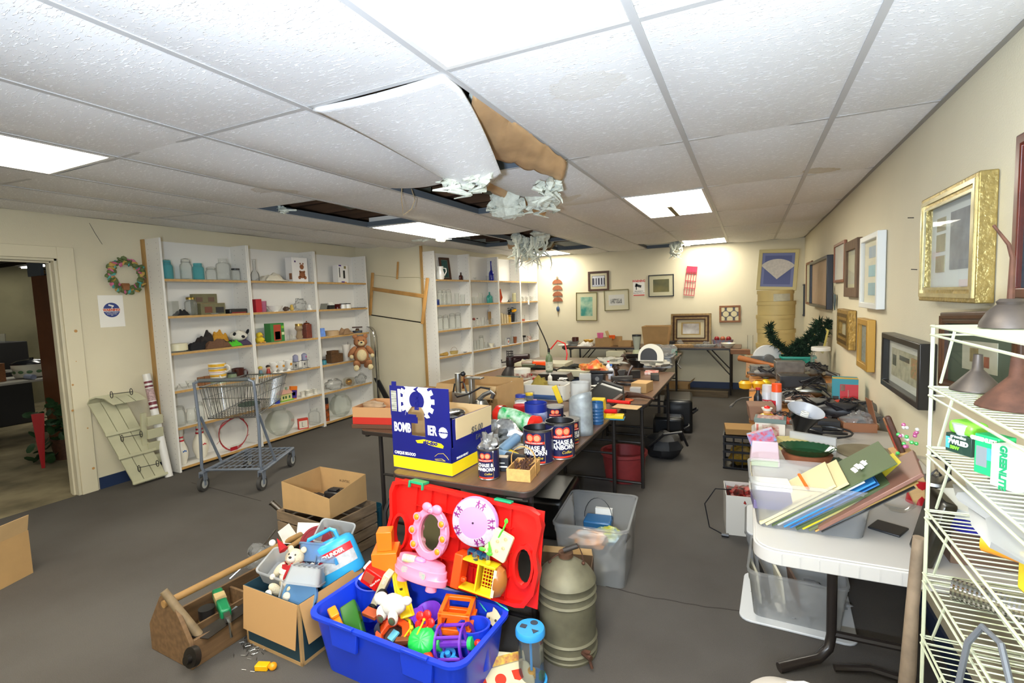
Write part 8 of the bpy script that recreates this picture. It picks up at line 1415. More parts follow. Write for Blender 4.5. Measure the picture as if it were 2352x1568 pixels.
p=at(1943,932,z=TZ);m=mpp(p);put(cbox('teal and red tissue carton standing by the wall',50*m,40*m,62*m,pl('#2a8a98',.45),'tissue_carton',deco=[('f',.30,1,.02,.8,pl('#b82a30',.45)),('f',.33,.5,.55,.78,pl('#b8b09a',.5)),('t',.0,1,0,.5,pl('#c8a03a',.5)),('f',.02,.26,.05,.35,pl('#2a2420',.5)),('f',.6,.66,.1,.6,pl('#d88a80',.5))]),p+V((0,.06,.001)),-.1)
t=thing('desk_lamp_head','black desk lamp shade tipped up with a spiral bulb in its white inside','lamp',at(1835,1010,z=TZ)+V((.0,.03,.03)),rot=(.28,.22,0));m=mpp(t.location);B().lathe([(10*m,0),(16*m,14*m),(24*m,34*m),(38*m,62*m)],32).out('black_shade',pl('#121214',.2),t);B().lathe([(1e-5,38*m),(23*m,38*m),(36.6*m,61.5*m),(38*m,62*m)],32).out('white_inside',pl('#b4b6bc',.3),t);B().tube([(7*m*cos(a_),7*m*sin(a_),44*m+a_*.7*m)for a_ in[i*.5 for i in range(38)]],1.8*m,6).out('spiral_bulb',pl('#e8e6de',.3),t)
t=thing('sailor_duck','yellow rubber duck in a white sailor hat with a red pompom','toy',at(1762,978,z=TZ)+V((0,.03,.03)));m=mpp(t.location);B().sph(0,0,8*m,17*m,13*m,8*m).out('duck_body',pl('#e0b81a',.3),t);B().sph(0,0,18*m,8*m).out('duck_head',pl('#d8a070',.4),t);B().lathe([(1e-5,22*m),(9*m,22*m),(12*m,28*m),(10*m,28*m),(1e-5,26*m)],16).out('sailor_hat',WHT,t);B().sph(0,0,29*m,6.5*m,6.5*m,4*m).out('red_pompom',RED,t)
p=at(1770,1012,z=TZ);m=mpp(p);t=put(cbox('square recipe tin with fruit pictures and a grey green lid',62*m,40*m,40*m,pl('#c8beb0',.4),'recipe_tin',deco=[('f',.25,.8,.1,.9,mat('fruit_print',c('#c8bcb0'),.4,col2=c('#a03a3a'),scale=50)),('f',.05,.12,.1,.9,pl('#b8685a'))]),p+V((0,.05,.001)),-.08);B().cb(0,0,40*m,66*m,44*m,10*m).out('lid',pl('#5f6e68',.4),t,bev=.002);B().cb(0,0,50*m,54*m,32*m,1*m).out('lid_picture',mat('fruit_print'),t)
put(cbox('pale yellow woven card box with leaf pattern on its lid',.115,.09,.06,mat('woven_card',c('#c9b878'),.6,noise_=.2,scale=90,bump=.3),'woven_box'),at(1822,1042,z=TZ)+V((0,.06,.001)),.3)
lay('clear_plastic_case','milky clear plastic case standing on its long edge','case',1866,1040,MK,96,10,44,rz=-.42);t=lay('dusty_round_tray','large dusty round tray with a painted red flower by the wall','tray',1990,1040,mat('painted_tray',c('#8a8068'),.45,noise_=.3,scale=8),120,120,3,rz=0,kind='cone');t.scale=(1,1.1,1)
t2=tag(put(B().sph(0,0,0,.03,.05,.003).out('red_floral_saucer',pl('#a83030',.4)),t.location+V((-.0,-.03,.006))),'red painted saucer lying on the dusty round tray','saucer')
t=obox('small wooden box with its lid raised, full of bagged parts',.16,.12,.05,mat('mahogany_box',c('#8a5a3c'),.5),'wooden_box',t_=.008,flaps=(('e',.13,-12),),inner=mat('mahogany_box'));put(t,at(1972,992,z=TZ)+V((0,.05,.001)),.1);put(bag('clear bag of small parts heaped in the small wooden box',.07,.05,.045,seed=22),t.location+V((0,0,.02)))
p=at(1858,1078,z=TZ)+V((0,.1,.001));t=thing('green_pie_dish','oval green glazed dish with a scalloped rim in a terracotta holder','dish',p);B().lathe([(1e-5,.0),(.085,.0),(.10,.03),(.105,.045),(.098,.045),(1e-5,.04)],32,.75).out('terracotta_base',mat('terracotta'),t);q=B().lathe([(1e-5,.042),(.085,.044),(.112,.072),(.118,.074),(.108,.07),(.08,.05),(1e-5,.05)],64,.75);t_i=0
for i,v in enumerate(q.v):
    if(i%64)%2 and v.z>.07:v.z+=.003
q.out('green_dish',pl('#173f24',.1),t)
t=thing('pink_gift_bag','pale pink paper bag with a blue and red checked top','bag',at(1755,1075,z=TZ)+V((0,.05,.001)),.05);B().box(-.05,-.03,0,.055,.03,.115,tx=-.01).out('pink_body',pl('#cbb2ba',.5),t,bev=.004);B().at(0,0,.115,rz=0,ry=-.35).box(-.06,-.02,-.01,.05,.02,.045).out('checked_top',mat('check_print',c('#b83a48'),.4,col2=c('#5a90b8'),scale=45),t);B().box(-.055,-.031,.002,.056,-.0305,.03).out('green_band',pl('#a8b890',.5),t)
# clear file bin with folders
fbn=clearbin('clear_file',.36,.28,.16,(.178,1.975,TZ+.001),.03);fbn['label']='clear plastic bin of hanging folders and papers on the white table'
def sheet(label,x,col,w_=.24,h=.30,th=.004,lean=.95,y=0,nm='file_folder',cat='folder',dz=0,rz=0):
    t=B().box(-th/2,-w_/2,0,th/2,w_/2,h).out(nm,col if not isinstance(col,str)else pl(col,.6),bev=.0008);tag(t,label,cat);put(t,(x,1.965+y,TZ+.012+dz),rot=(0,lean,rz));return t
fd=[('thick cream manila folder leaning lowest at the left of the bin',.075,'#cdbd90',.012,1.15,.24,.27),('cream manila folder with tabbed edge second from the left',.10,'#c9b888',.010,1.02,.24,.29),('dark green hanging folder rising tallest at the back',.07,'#44532f',.004,.93,.25,.42),('white booklet with a coloured cover picture',.13,'#d8d4c8',.006,.92,.22,.30),('bright blue folder beside the white booklet',.145,'#2a7ab8',.005,.9,.24,.31),('second blue folder pressed to the first',.155,'#1f5f9a',.004,.9,.24,.30),
      ('wide dark green hanging folder in the middle of the bin',.185,'#3c4a2a',.022,.92,.25,.31),('yellow folder inside the green hanging folders',.21,'#d8c41a',.006,.90,.23,.36),('olive green hanging folder with white tabs',.20,'#5a6040',.008,.92,.24,.35),('tan folder behind the yellow one',.225,'#b08a4a',.005,.92,.24,.33),('thin grey folder at the right of the folders',.24,'#4a4a48',.003,.95,.24,.30)]
for k,(lb,x,col,th,le,w_,h)in enumerate(fd):sheet(lb,.035+.018*k,col,w_,h,min(th,.008),.93)
tag(put(B().box(-.006,-.14,0,.006,.11,.34).out('brown_clipboard',mat('hardboard',c('#7c5648'),.45,noise_=.15,scale=9),bev=.002),(.225,1.96,TZ+.03),rot=(0,.85,-.15)),'large brown hardboard clipboard leaning at the right end of the bin','clipboard')
cl_=B();
for k in range(9):cl_.at(.30+.012*k,1.88+.022*k,.915+.006*(k%2),ry=.9,rz=.3).box(-.004,-.012,0,.004,.008,.012)
tag(cl_.out('folder_tabs',PAPER),'row of white plastic index tabs on the green hanging folders','tabs')
for k,(x,y,h,lb,col)in enumerate(((.07,.03,.045,'stack of white envelopes at the left back of the file bin','#d8d6d0'),(.075,-.07,.03,'thick paperback with a purple cover in the file bin','#5a5070'))):tag(put(B().cb(0,0,0,.13,.10,h).out('paper_stack'if not k else 'paperback_book',pl(col,.6),bev=.001),(x,1.98+y,TZ+.06),.1),lb,'papers'if not k else 'book')
tag(put(B().cb(0,0,0,.008,.06,.006).out('orange_marker',pl('#e8601a',.4)),(.165,1.90,.855),rot=(.6,0,.5)),'orange marker lying on the folders','marker')
# right of the bin
t=thing('red_jug_blender','glass domed jug on a red base with a black handle','blender',at(2120,1165,z=TZ)+V((0,.05,.001)));B().lathe([(1e-5,0),(.04,0),(.034,.05),(.045,.09),(1e-5,.09)],20).out('red_base',pl('#a8141c',.25),t);B().lathe([(.045,.09),(.055,.11),(.05,.15),(.02,.17),(1e-5,.172)],20).out('glass_dome',GL,t);B().tube([(.05,-.0,.05),(.085,0,.08),(.08,0,.16),(.03,0,.19)],.010,8).out('black_handle',BLK,t)
t=thing('lidded_pot','small steel saucepan with a domed steel lid behind the rack','pot',at(2165,1175,z=TZ)+V((0,.08,.001)));B().cup(.06,.062,0,.08,.002).out('pot_body',mt('#55524e',.3),t);B().lathe([(.066,.08),(.06,.09),(.02,.105),(1e-5,.106)],28).out('pot_lid',mt('#a8a8a6',.25),t);B().tube([(-.015,0,.105),(0,0,.125),(.015,0,.105)],.004,6).out('lid_knob',BLK,t)
t=thing('wood_block_knives','pale wooden knife block with brown and red handled knives by the wall','knife block',(.58,2.28,TZ+.001),rot=(0,-.35,0));B().cb(0,0,0,.06,.10,.20).out('wooden_block',WOODL,t,bev=.003)
for k,(y,mm,h)in enumerate(((-.03,WOODD,.34),(0,pl('#b02a20',.4),.30),(.03,WOODM,.32))):B().cb(0,y,.18,.02,.022,h-.18).out('knife_handle',mm,t,bev=.006)
q=B();random.seed(2)
tg=thing('bead_string','string of green, pink and silver beads hanging from the knife block','beads',(.52,2.22,TZ+.14))
for nm_,cc_ in(('green_beads','#4ab85a'),('pink_beads','#b85a8a'),('silver_beads','#c8c4bc')):
    q=B()
    for k in range(9):q.sph(random.uniform(-.03,.03),random.uniform(-.02,.02),random.uniform(0,.16),.007,n=8,m=6)
    q.out(nm_,pl(cc_,.15),tg)
lay('black_waffle_grid','black rubber grid pad lying on the white table','pad',2040,1215,pl('#1f1f21',.5),62,60,5,rz=-.5);put(bowl('shallow glass bowl with brown residue behind the rubber pad',.055,.03,GL),at(2070,1185,z=TZ)+V((0,.05,.001)));put(bowl('clear glass bowl on a foot behind the clipboard',.06,.05,GL),at(2040,1130,z=TZ)+V((0,.05,.001)))
tag(put(B().at(ry=0).cb(0,0,0,.04,.13,.20,tx=.005).out('dark_steel_pitcher',mt('#5f5d58',.35),bev=.01),at(2125,1300,z=TZ)+V((0,.05,.001)),rot=(0,.25,0)),'dark steel box grater leaning beside the branch','grater')
t=thing('blue_white_tub','round blue and white plastic tub seen through the wire rack','tub',(.60,1.86,TZ+.10));B().cyl(.10,0,.04,32).out('blue_bottom',pl('#22229a',.3),t);B().cyl(.105,.04,.065,32).out('white_lid',pl('#d8dad4',.3),t);tag(B().at(.60,1.86,TZ+.001).cb(0,0,0,.15,.15,.097).out('brown_carton',pl('#6a5240',.7)),'brown carton under the blue and white tub','box')
# floor at the right: milk crate, white carton, clear bins, cushion
t=thing('milk_crate','black plastic milk crate holding yellow netting under the orange table','crate',(-.05,4.70,0));q=B();K_=.15
for z in(0,.07,.14,.21,.27):q.ring([(-K_,-K_),(K_,-K_),(K_,K_),(-K_,K_)],[(-K_+.008,-K_+.008),(K_-.008,-K_+.008),(K_-.008,K_-.008),(-K_+.008,K_-.008)],z,z+.018)
for k in range(5):
    for s_ in(-1,1):q.cb(-K_+.01+k*(2*K_-.02)/4,s_*(K_-.006),0,.008,.008,.28).cb(s_*(K_-.006),-K_+.01+k*(2*K_-.02)/4,0,.008,.008,.28)
q.box(-K_,-K_,0,K_,K_,.006);q.out('crate_lattice',BLK,t);put(bag('heap of yellow netting in the milk crate',.10,.10,.09,mat('yellow_net',c('#8a6a1a'),.6,noise_=.5,scale=20),seed=5),(-.05,4.70,.01));tag(put(B().cb(0,0,0,.30,.22,.05).out('brown_cardboard_tray',CARDE,bev=.003),(-.04,4.70,.29),.1),'brown shallow tray on top of the milk crate','tray')
t=obox('white carton of cords and red wire beside the white table',.20,.26,.25,mat('white_carton',c('#c9c5bd'),.6),'white_carton',inner=mat('white_carton'));put(t,(-.04,3.42,0),.1);put(bag('red wire and cords filling the white carton',.08,.10,.05,mat('red_cords',c('#b82a20'),.5,col2=c('#2a2420'),scale=14),'wire_heap',seed=3,nz=.8),(-.04,3.42,.17))
tag(B().tube([(-.10,3.36,.26),(-.19,3.32,.27),(-.25,3.28,.18),(-.22,3.24,.05),(-.13,3.24,.012)],.004,6).rod((-.15,3.24,.014),(-.11,3.24,.014),.012,8).out('black_lamp_cord',BLK),'black cord looping out of the white carton to the floor','cord')
for k,(y,z,rz,lb)in enumerate(((2.62,.012,-.05,'clear bin of glass bits and cards on its white lid under the white table'),(3.04,.0,.0,'clear bin standing behind, under the white table'))):clearbin('c',.40 if k==0 else.44,.40,.22,(.20,y,z),rz)['label']=lb
tag(B().at(.22,3.03,.221,rz=.0).prism(rrect(.46,.42,.05),0,.012).out('white_bin_cover',pl('#d4d6d8',.35),bev=.003),'white plastic cover on the rear clear bin, just under the table edge','cover');tag(B().at(.20,2.62,0,rz=-.05).prism(rrect(.46,.44,.05),0,.011).out('white_bin_cover',pl('#d4d6d8',.35),bev=.003),'white plastic cover lying under the clear bin','cover');put(bag('layer of broken glass pieces in the clear bin',.15,.14,.03,GLS,'glass_pieces',nz=.8,seed=4),(.22,2.62,.02))
for k,(x,col,lb)in enumerate(((.04,'#b8b4a0','cream card standing at the left of the clear bin'),(.08,'#2a2622','dark card next to the cream one'),(.14,'#cfcbb8','stack of cream cards in the middle of the bin'),(.20,'#5a4438','brown card at the right of the cream stack'))):tag(put(B().cb(0,0,0,.01,.14,.15).out('display_card',pl(col,.6)),(x,2.60,.03),rot=(0,-.12,.2)),lb,'card')
t=thing('upholstered_seat','cream upholstered seat corner at the bottom edge with a paper price tag','chair',(.20,1.33,.052));q=B();q.loft([[(x,y,z)for x,y in rrect(w_,d,.08,6)]for w_,d,z in((.38,.42,.24),(.42,.46,.27),(.42,.46,.33),(.36,.38,.365),(.2,.16,.37))]);q.out('cushion',mat('cream_upholstery',c('#b5ada3'),.9,noise_=.08,scale=9),t,sub=1)
for x in(-1,1):
    for y in(-1,1):B().rod((x*.15,y*.16,-.05),(x*.15,y*.16,.26),.015).out('leg',WOODD,t)
tag(put(B().prism([(-.03,-.018),(.02,-.02),(.035,0),(.02,.02),(-.03,.018)],0,.001).out('paper_tag',PAPER),(.13,1.50,.418),rot=(-.25,0,.4)),'white price tag lying on the cream seat','tag')
tag(B().tube([(.375,1.64,.0),(.385,1.63,.25),(.395,1.62,.45),(.398,1.61,.65),(.405,1.60,.84)],[.020,.018,.019,.015,.014],10).out('walking_stick',mat('bark_stick',c('#85725c'),.8,noise_=.4,scale=14,bump=.4)),'knobby bare branch walking stick standing before the wire rack','stick')
# ---------------------------------------------------------------- white wire rack
WR=pl('#bcc0a4',.4);rx0,rx1,ry0,ry1=.415,.70,.62,1.58;t=thing('wire_rack','white coated wire rack with six shelves at the right picture edge','rack',(0,0,0));q=B();zs=[.33,.585,.755,.925,1.09,1.244,1.397]
for x in(rx0,rx1):
    for y in(ry1,ry0):q.rod((x,y,.0),(x,y,1.40),.0045,6)
q.out('posts',WR,t);
for k,z in enumerate(zs[1:]):
    q=B();xa=rx0-.004
    for zz in(z,z-.022):q.tube([(xa,ry0,zz),(xa,ry1,zz),(rx1,ry1,zz),(rx1,ry0,zz)],.0032,6,True)
    n_=42
    for j_ in range(n_):y=ry0+(ry1-ry0)*(j_+.5)/n_;q.rod((xa,y,z),(rx1,y,z),.0018,4)
    for x in(.51,.61):q.rod((x,ry0,z-.003),(x,ry1,z-.003),.0025,5)
    q.rod((xa,1.42,z),(xa,1.50,z-.13),.003,5);q.out('wire_shelf',WR,t)
def RK(px_,py_,k,dx=.05):p=at(px_,py_,x=rx0+dx);return V((rx0+dx,p.y,zs[k]+.004))
OX=mat('oxidised_steel',c('#5a514a'),.5,metal=.5,noise_=.4,scale=12);p=RK(2318,765,6,.10);t=thing('pump_oil_can','old dark oil can with a long bent spout on top of the rack','oil can',p);B().lathe([(1e-5,0),(.052,0),(.05,.012),(.038,.035),(.022,.05),(.024,.056),(.018,.062),(1e-5,.062)],28).out('can_body',OX,t);B().tube([(0,0,.06),(0,0,.15),(-.004,.01,.18),(-.018,.03,.215),(-.022,.035,.225)],[.007,.005,.004,.003,.0035],8).out('bent_spout',RUST,t)
for px_,lb,mm,s_ in((2243,'dark iron funnel standing mouth down on the second rack shelf',OX,1.0),(2335,'larger rusty funnel standing mouth down beside the dark one',RUST,1.25)):
    tag(put(B().lathe([(.05*s_,0),(.049*s_,.004),(.014*s_,.045*s_),(.010*s_,.05*s_),(.008*s_,.085*s_),(.006*s_,.085*s_)],28).out('iron_funnel',mm,solid=.0015),RK(px_,905,5,.07)),lb,'funnel')
p=RK(2222,1040,4,.06);t=thing('led_bulb_pack','green and grey bulb pack lettered 7W LED','bulb pack',p,-1.05);B().box(-.032,-.025,0,.032,.025,.045).out('dark_card',pl('#1f3a30',.45),t,bev=.001);B().box(-.031,-.024,.045,.031,.024,.078,tx=-.0).out('green_card',pl('#7ad03a',.4),t,bev=.01);B().lathe([(.01,.04),(.018,.055),(.022,.072),(1e-5,.075)],16,cy=-.012).out('grey_bulb',pl('#b8bcbc',.3),t)
text('pack_word','greenlite',.011,PAPER,t,(0,-.0258,.040),(pi/2,0,0));text('pack_word','7WLED',.015,PAPER,t,(0,-.0258,.026),(pi/2,0,0),bold=.0008);text('pack_word','50W',.011,pl('#7ad03a',.4),t,(-.008,-.0258,.012),(pi/2,0,0),bold=.0006);B().box(-.031,-.0256,.008,-.022,-.025,.036).out('blue_square',pl('#4aa8d8',.5),t)
for k,px_ in enumerate((2262,2305)):
    p=RK(px_+22,1060,4,.055+.0*k);t=put(cbox(('green and grey printed bulb carton next to the 7W pack','white and green carton lettered GREENLITE lying on its side')[k],.05,.04,.085,pl('#1fb868'if not k else '#d8dcd4',.4),'bulb_carton',deco=[('f',.1,.55,.2,.7,pl('#7a8286',.3)),('f',.55,.8,.4,.7,pl('#4a9ad8',.4))]if not k else[]),p,-1.05);text('carton_word','GREENLITE',.011 if not k else.018,PAPER if not k else pl('#1a8a58',.4),t,(0 if k else-.005,-.0222,.075 if not k else.042),(pi/2,0 if not k else pi/2,0),bold=.0008)
put(bag('long crumpled clear bag draped on the third rack shelf from the top',.10,.26,.03,MK,nz=.5,seed=6),(rx0+.10,1.30,zs[3]+.075));tag(B().rod((rx0+.04,1.36,zs[3]+.026),(rx0+.12,1.30,zs[3]+.026),.022,18).out('orange_roll',pl('#e8921a',.4)),'orange and white roll on the rack below the clear bag','roll');tag(put(B().cb(0,0,0,.05,.16,.075).out('sponge_pack',mat('sponge_yellow',c('#d8b81a'),.7,noise_=.1,scale=60),bev=.006),(rx0+.07,1.13,zs[3]+.005),.1),'yellow sponge pack in film on the rack','sponge');tag(put(B().cb(0,0,0,.05,.05,.075).out('green_sponge_pack',pl('#4aa84a',.6),bev=.006),(rx0+.07,1.01,zs[3]+.005)),'green sponge block right of the yellow pack','sponge')
q=B().at(rx0+.09,1.42,zs[2]+.032,ry=pi/2,rz=-.45);q.lathe([(.024+.0015*(k%2),-.08+.004*k)for k in range(75)],20);tag(q.out('flexible_duct',CHROME),'shiny ribbed steel hose lying on a lower rack shelf','hose');tag(B().rod((rx0+.04,1.32,zs[1]+.036),(rx0+.25,1.18,zs[1]+.036),.03,20).out('chrome_pipe',CHROME),'smooth chrome pipe low on the wire rack','pipe')
tag(B().tube([(.33,1.22,.3),(.36,1.24,.5),(.40,1.25,.78),(.415,1.23,.83),(.425,1.18,.83),(.43,1.12,.74),(.42,1.06,.45),(.40,1.02,.2)],.006,8).out('grey_bent_rod',pl('#5f6266',.4)),'grey bent steel rod loop standing before the wire rack','rod')
random.seed(6);q=B();q.tube([(.43+random.gauss(0,.045),1.40+random.gauss(0,.09),.10+random.random()*.20)for i in range(70)],.006,6);tag(q.out('cotton_cord_heap',pl('#c9c0a0',.8)),'tangled heap of cream cord at the foot of the rack','cord')
# ================================================================ torn ceiling
FIB=mat('glass_fibre_wool',c('#d3d6c8'),.95,noise_=.18,scale=40,bump=.6);KR=mat('kraft_paper_facing',c('#c29c70'),.6,noise_=.12,scale=10,bump=.3,bscale=14)
t=thing('broken_ceiling_tile','white ceiling tile torn loose and sagging from its grid cell','ceiling tile');random.seed(12)
def ht(u,v):
    y=GY+.01+v*(.78+.10*u-.10*noise.noise(V((u*9,3,1)))*(v>.99))
    xl,xr=GX-TX+.02+.06*v*v,GX-.012-.26*max(0,v-.12)**1.1*(1 if v<.5 else 1);x=xl+(xr-xl)*u
    return(x,y,CZ-.004-.10*v**1.6-.055*sin(pi*min(1,u*1.0))*(.15+.85*v)-.01*v*u)
B().grid(lambda u,v:ht(u,1-v),24,22).out('tile_face',tilem,t,solid=.012)
def kraft(label,A,B_,C_,D_,sag=.02,seed=0):
    A,B_,C_,D_=map(V,(A,B_,C_,D_));t=thing('insulation_batt',label,'insulation')
    f=lambda u,v:(A.lerp(B_,v)).lerp(D_.lerp(C_,v),u)+V((0,0,-sag*sin(pi*u)+.012*noise.noise(V((u*3,v*9,seed)))+.006*(abs(((v*5)%1)-.5)<.06)))
    B().grid(f,12,30).out('kraft_paper',KR,t,solid=.002);B().grid(lambda u,v:f(u,v)+V((.0,.0,.055+.02*noise.noise(V((u*6,v*14,seed+4))))),14,30).out('fibre_layer',FIB,t,solid=.04)
    return t
kraft('brown paper faced insulation batt hanging out beside the broken tile',at(1088,205,z=2.25),at(1302,372,z=2.225),at(1290,414,y=2.78),at(1060,340,y=2.3),seed=1)
kraft('second strip of brown faced insulation hanging beyond the broken tile',at(1120,412,z=2.25),at(1255,480,z=2.24),at(1247,497,y=3.9),at(1108,432,y=2.95),seed=5)
def fluff(label,p,r,n=16,drop=.2,sx=1.0,blobs=9):
    t=thing('torn_insulation',label,'insulation',p);q=B()
    for k in range(blobs):q.sph(random.uniform(-r,r)*sx,random.uniform(-r,r)*.5,random.uniform(-.25,.15)*r*1.4,r*random.uniform(.3,.55)*sx,r*random.uniform(.25,.4),r*random.uniform(.2,.45),n=20,m=12,nz=.4)
    q.out('wool_clump',FIB,t);q=B()
    for k in range(n):
        x,y=random.uniform(-r,r)*sx,random.uniform(-r,r)*.5;L_=random.uniform(.3,1)*drop;ps_=[V((x+random.gauss(0,.012)*j_,y+random.gauss(0,.01)*j_,-L_*j_/5))for j_ in range(6)]
        w0=random.uniform(.010,.028);q.tube(ps_,[w0,w0*1.1,w0*.8,w0*.9,w0*.5,.002],6)
    q.out('torn_shreds',FIB,t);return t
fluff('white wool insulation tuft hanging from the broken tile edge',at(1070,398,y=2.25),.09,14,.13,1.2)
fluff('thin shreds of wool under the end of the brown batt',at(1262,418,y=2.78),.07,10,.14,.9,2);fluff('wool fringe along the second brown batt',at(1190,465,y=3.3),.16,16,.11,1.6,6)
fluff('large mass of shredded insulation hanging before the far shelves',at(1218,545,y=5.5),.16,34,.42,1.1,7);fluff('tuft of shredded insulation hanging near the far wall light',at(1556,556,y=7.95),.10,16,.26,1.0,5);fluff('small wisp of wool at the left missing tile',at(648,478,z=2.28),.05,6,.05,1,3)
fluff('rounded wool lump bulging from the cell beyond the left light',at(985,543,y=5.0),.12,4,.05,1.6,4)
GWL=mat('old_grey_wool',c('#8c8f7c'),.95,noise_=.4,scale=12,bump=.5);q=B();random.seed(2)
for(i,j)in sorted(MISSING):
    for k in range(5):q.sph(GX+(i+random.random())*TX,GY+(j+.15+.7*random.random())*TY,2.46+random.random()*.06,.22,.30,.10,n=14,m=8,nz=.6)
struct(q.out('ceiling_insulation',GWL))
tag(B().tube([at(923,430,z=2.26),at(922,455,y=2.75),at(925,478,y=2.8),at(926,494,y=2.85),at(945,480,y=2.85),at(953,458,y=2.85),at(945,434,z=2.27)],.0035,5).out('hanging_wire',pl('#b09a78',.6)),'thin tan wire loop dangling from a missing tile','wire')
t=tag(put(B().cyl(.09,0,.02,24).out('white_duct_cap',pl('#c8c8c0',.5)),(-1.95,2.86,2.30)),'round white cap visible above the grid in a missing cell','cap')
t=kraft('white and brown panel drooping behind the wool at the far shelves',at(1165,560,z=2.24),at(1275,560,z=2.24),at(1260,575,y=6.3),at(1170,572,y=6.2),seed=8)
# ================================================================ the room beyond the doorway
conc=mat('worn_concrete',c('#a89a78'),.9,noise_=.5,scale=2.2,col2=c('#6a6048'));OX0=-11.3
struct(B().box(OX0,-1.5,-.05,XL-.02,6.5,-.002).out('floor_concrete',conc,smooth=False));struct(B().box(OX0-.1,-1.6,0,OX0,6.6,2.6).out('wall_beyond',mat('block_wall',c('#8f886a'),.9,noise_=.3,scale=1.6),smooth=False))
for y0,nm in((-1.6,'wall_beyond_near'),(6.5,'wall_beyond_far')):struct(B().box(OX0,y0,0,XL-.13,y0+.1,2.6).out(nm,mat('block_wall'),smooth=False))
struct(B().box(OX0,-1.6,2.45,XL-.13,6.6,2.55).out('ceiling_beyond',dark,smooth=False));q=B()
for k in range(22):q.box(OX0,-1.2+k*.35,2.33,XL-.13,-1.17+k*.35,2.45)
struct(q.out('ceiling_beyond_joists',mat('dark_joist',c('#3a3226'),.8),smooth=False));q=B()
for y in(1.0,3.2,4.6,5.6):q.rod((OX0+.05,y,0),(OX0+.05,y,2.3),.05)
struct(q.out('wall_beyond_studs',mat('old_stud',c('#5f4a2c'),.8)))
for k,(x,y,lb)in enumerate(((-10.2,4.2,'long lit strip lamp deep in the room beyond the doorway'),(-8.4,3.6,'second lit strip lamp in the room beyond, above the crate'),(-8.2,.8,'strip lamp in the room beyond, hidden left of the doorway'))):
    t=thing('strip_light',lb,'ceiling light',(x,y,2.30));B().cb(0,0,.02,1.3,.14,.03).out('lamp_housing',teem,t);B().cb(0,0,0,1.2,.10,.02).out('lamp_tube',mat('strip_lit',(1,.97,.85),.4,emit=22),t)
t=thing('plastic_folding_table','pale folding table with a dark cloth front in the room beyond the doorway','table',(-8.25,2.95,0));B().box(-.38,-1.1,.71,.38,.75,.74).out('tabletop',pl('#a8a498',.5),t,bev=.006)
q=B()
for x in(-.3,.3):
    for y in(-.3,.6):q.rod((x,y,0),(x,y,.71),.016)
q.out('table_legs',DKL,t)
tag(B().box(-10.4,1.0,0,-9.3,3.55,1.16).out('black_draped_counter',pl('#1d1c1b',.8),bev=.01),'black draped counter with glassware on top, deep in the room beyond','counter')
p=V((-8.2,3.15,.742));t=thing('slow_cooker','cream oval slow cooker with green leaf print and glass lid','slow cooker',p,1.3);B().lathe([(1e-5,0),(.17,.01),(.19,.05),(.20,.17),(1e-5,.17)],28,.75).out('cooker_body',pl('#c9c6b0',.35),t);q=B()
for k in range(14):a_=2*pi*k/14;q.at(.196*cos(a_),.147*sin(a_),.08,rz=a_,ry=.1).sph(0,0,0,.006,.03,.02,n=8,m=5)
q.out('leaf_print',pl('#4f7048',.5),t);B().lathe([(.205,.17),(.205,.185),(.15,.215),(.03,.23),(1e-5,.23)],28,.75).cyl(.02,.23,.25).out('glass_cover',pl('#1c1f22',.15),t);B().cb(-.22,0,.09,.06,.10,.03).cb(.22,0,.09,.06,.10,.03).out('side_handles',pl('#c0bca8',.4),t)
put(cbox('brown wooden box on the left end of the pale table beyond',.3,.3,.22,WOODM,'wooden_box'),(-8.2,2.68,.742),.1);put(mug('small cream mug right of the slow cooker',.05,.10,IVORY),(-8.1,3.45,.742));put(tag(B().at(0,0,.03,ry=pi/2).cyl(.03,-.09,.09).out('wrapped_roll',pl('#8a92a8',.5)),'blue and white roll lying before the slow cooker','roll'),(-7.95,3.02,.742))
for k in range(8):put(tumbler(('%s of the glasses on the black counter'%('first','second','third','fourth','fifth','sixth','seventh','last')[k]),.035,.10+.02*(k%3),GL if k%3 else glassy('red_glass',(.8,.2,.2),.5,.05,(.5,.05,.05))),(-9.4,2.55+k*.11,1.162))
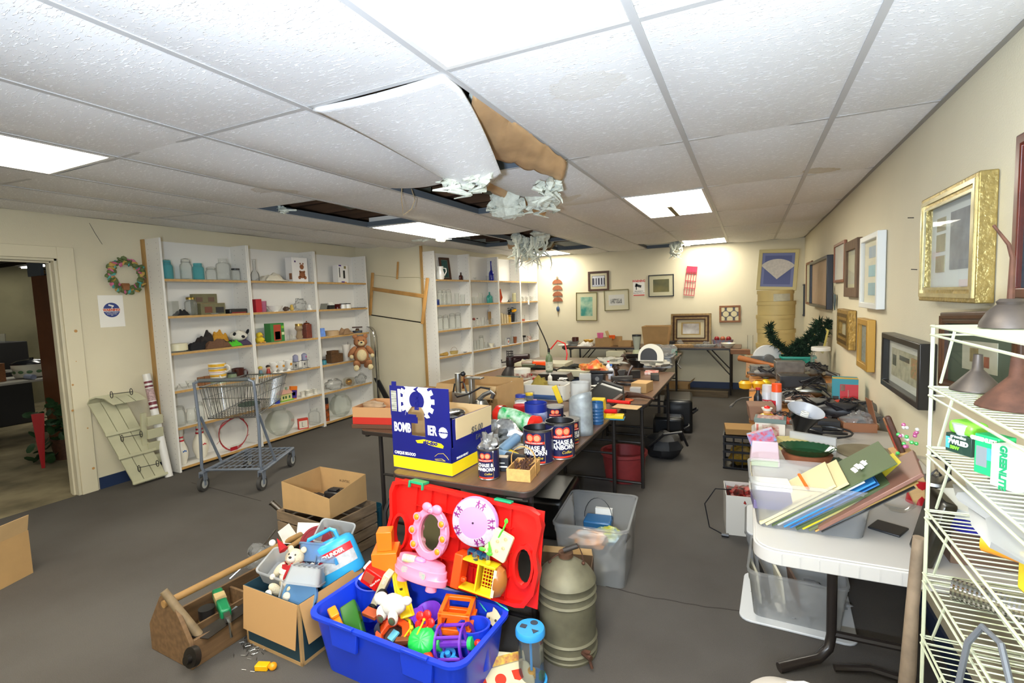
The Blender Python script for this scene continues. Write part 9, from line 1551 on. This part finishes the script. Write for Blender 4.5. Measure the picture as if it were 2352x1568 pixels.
t=thing('brown_bookcase','tall dark brown bookcase standing in the room beyond the doorway','bookcase',(-7.6,3.08,0));BB=mat('brown_melamine',c('#6e4226'),.5,noise_=.2,scale=4);B().box(-.2,0,0,.2,.03,1.98).out('side_panel',BB,t);B().box(-.2,.95,0,.2,.98,1.98).out('side_panel',BB,t);B().box(-.2,.03,0,-.18,.95,1.98).out('back_panel',BB,t)
for z in(.05,.5,.85,1.15,1.55,1.96):B().box(-.18,.03,z,.2,.95,z+.02).out('shelf',BB,t)
t=thing('black_mesh_crate','grey and black lattice crate on top of the brown bookcase','crate',(-7.7,3.10,1.982));q=B()
for k in range(8):q.box(.15,.02+k*.07,0,.16,.035+k*.07,.22)
for k in range(4):q.box(.15,0,k*.065,.16,.55,k*.065+.015)
q.out('crate_lattice',BLK,t);B().box(-.15,-.03,0,.16,.0,.24).out('grey_end',pl('#5f6468',.5),t)
put(plate('white plate on a shelf of the brown bookcase',.10,.02,WHITE),(-7.65,3.62,1.572));
t=thing('trailing_plant','green leafy trailing plant by a red metal post just beyond the doorway','plant',(-6.55,2.72,0));random.seed(5);q=B()
for k in range(90):r_=random.random()*.26;a_=random.random()*6.3;z_=random.uniform(.03,.62);q.at(r_*cos(a_),r_*sin(a_)*.9-.05,z_,rx=random.uniform(-1,1),ry=random.uniform(-1,1),rz=a_).sph(0,0,0,.055,.04,.004,n=8,m=4)
q.out('leaves',mat('pothos_green',c('#2f4f2c'),.5,noise_=.4,scale=9),t);B().cyl(.10,0,.22,18,.13).out('plant_pot',WOODD,t)
tag(B().add([(-6.35,2.42,0),(-6.33,2.44,0),(-6.30,2.47,.55),(-6.36,2.39,.55),(-6.36,2.43,0),(-6.38,2.43,.55)],[(0,1,2,3),(1,4,5,2),(4,0,3,5),(3,2,5),(0,4,1)]).out('red_post',pl('#9a141c',.4)),'pointed red metal stake leaning in front of the leafy plant','stake')
t=obox('tan carton under the pale table beyond the doorway',.4,.3,.3,CARD,flaps=(('e',.1,60),));put(t,(-8.25,2.35,0),.05)
tag(B().tube([at(205,512,x=XL),at(218,535,x=XL+.003),at(235,561,x=XL+.004)],.0015,4).out('dangling_thread',BLK),'thin dark thread hanging on the wall above the wreath','thread')
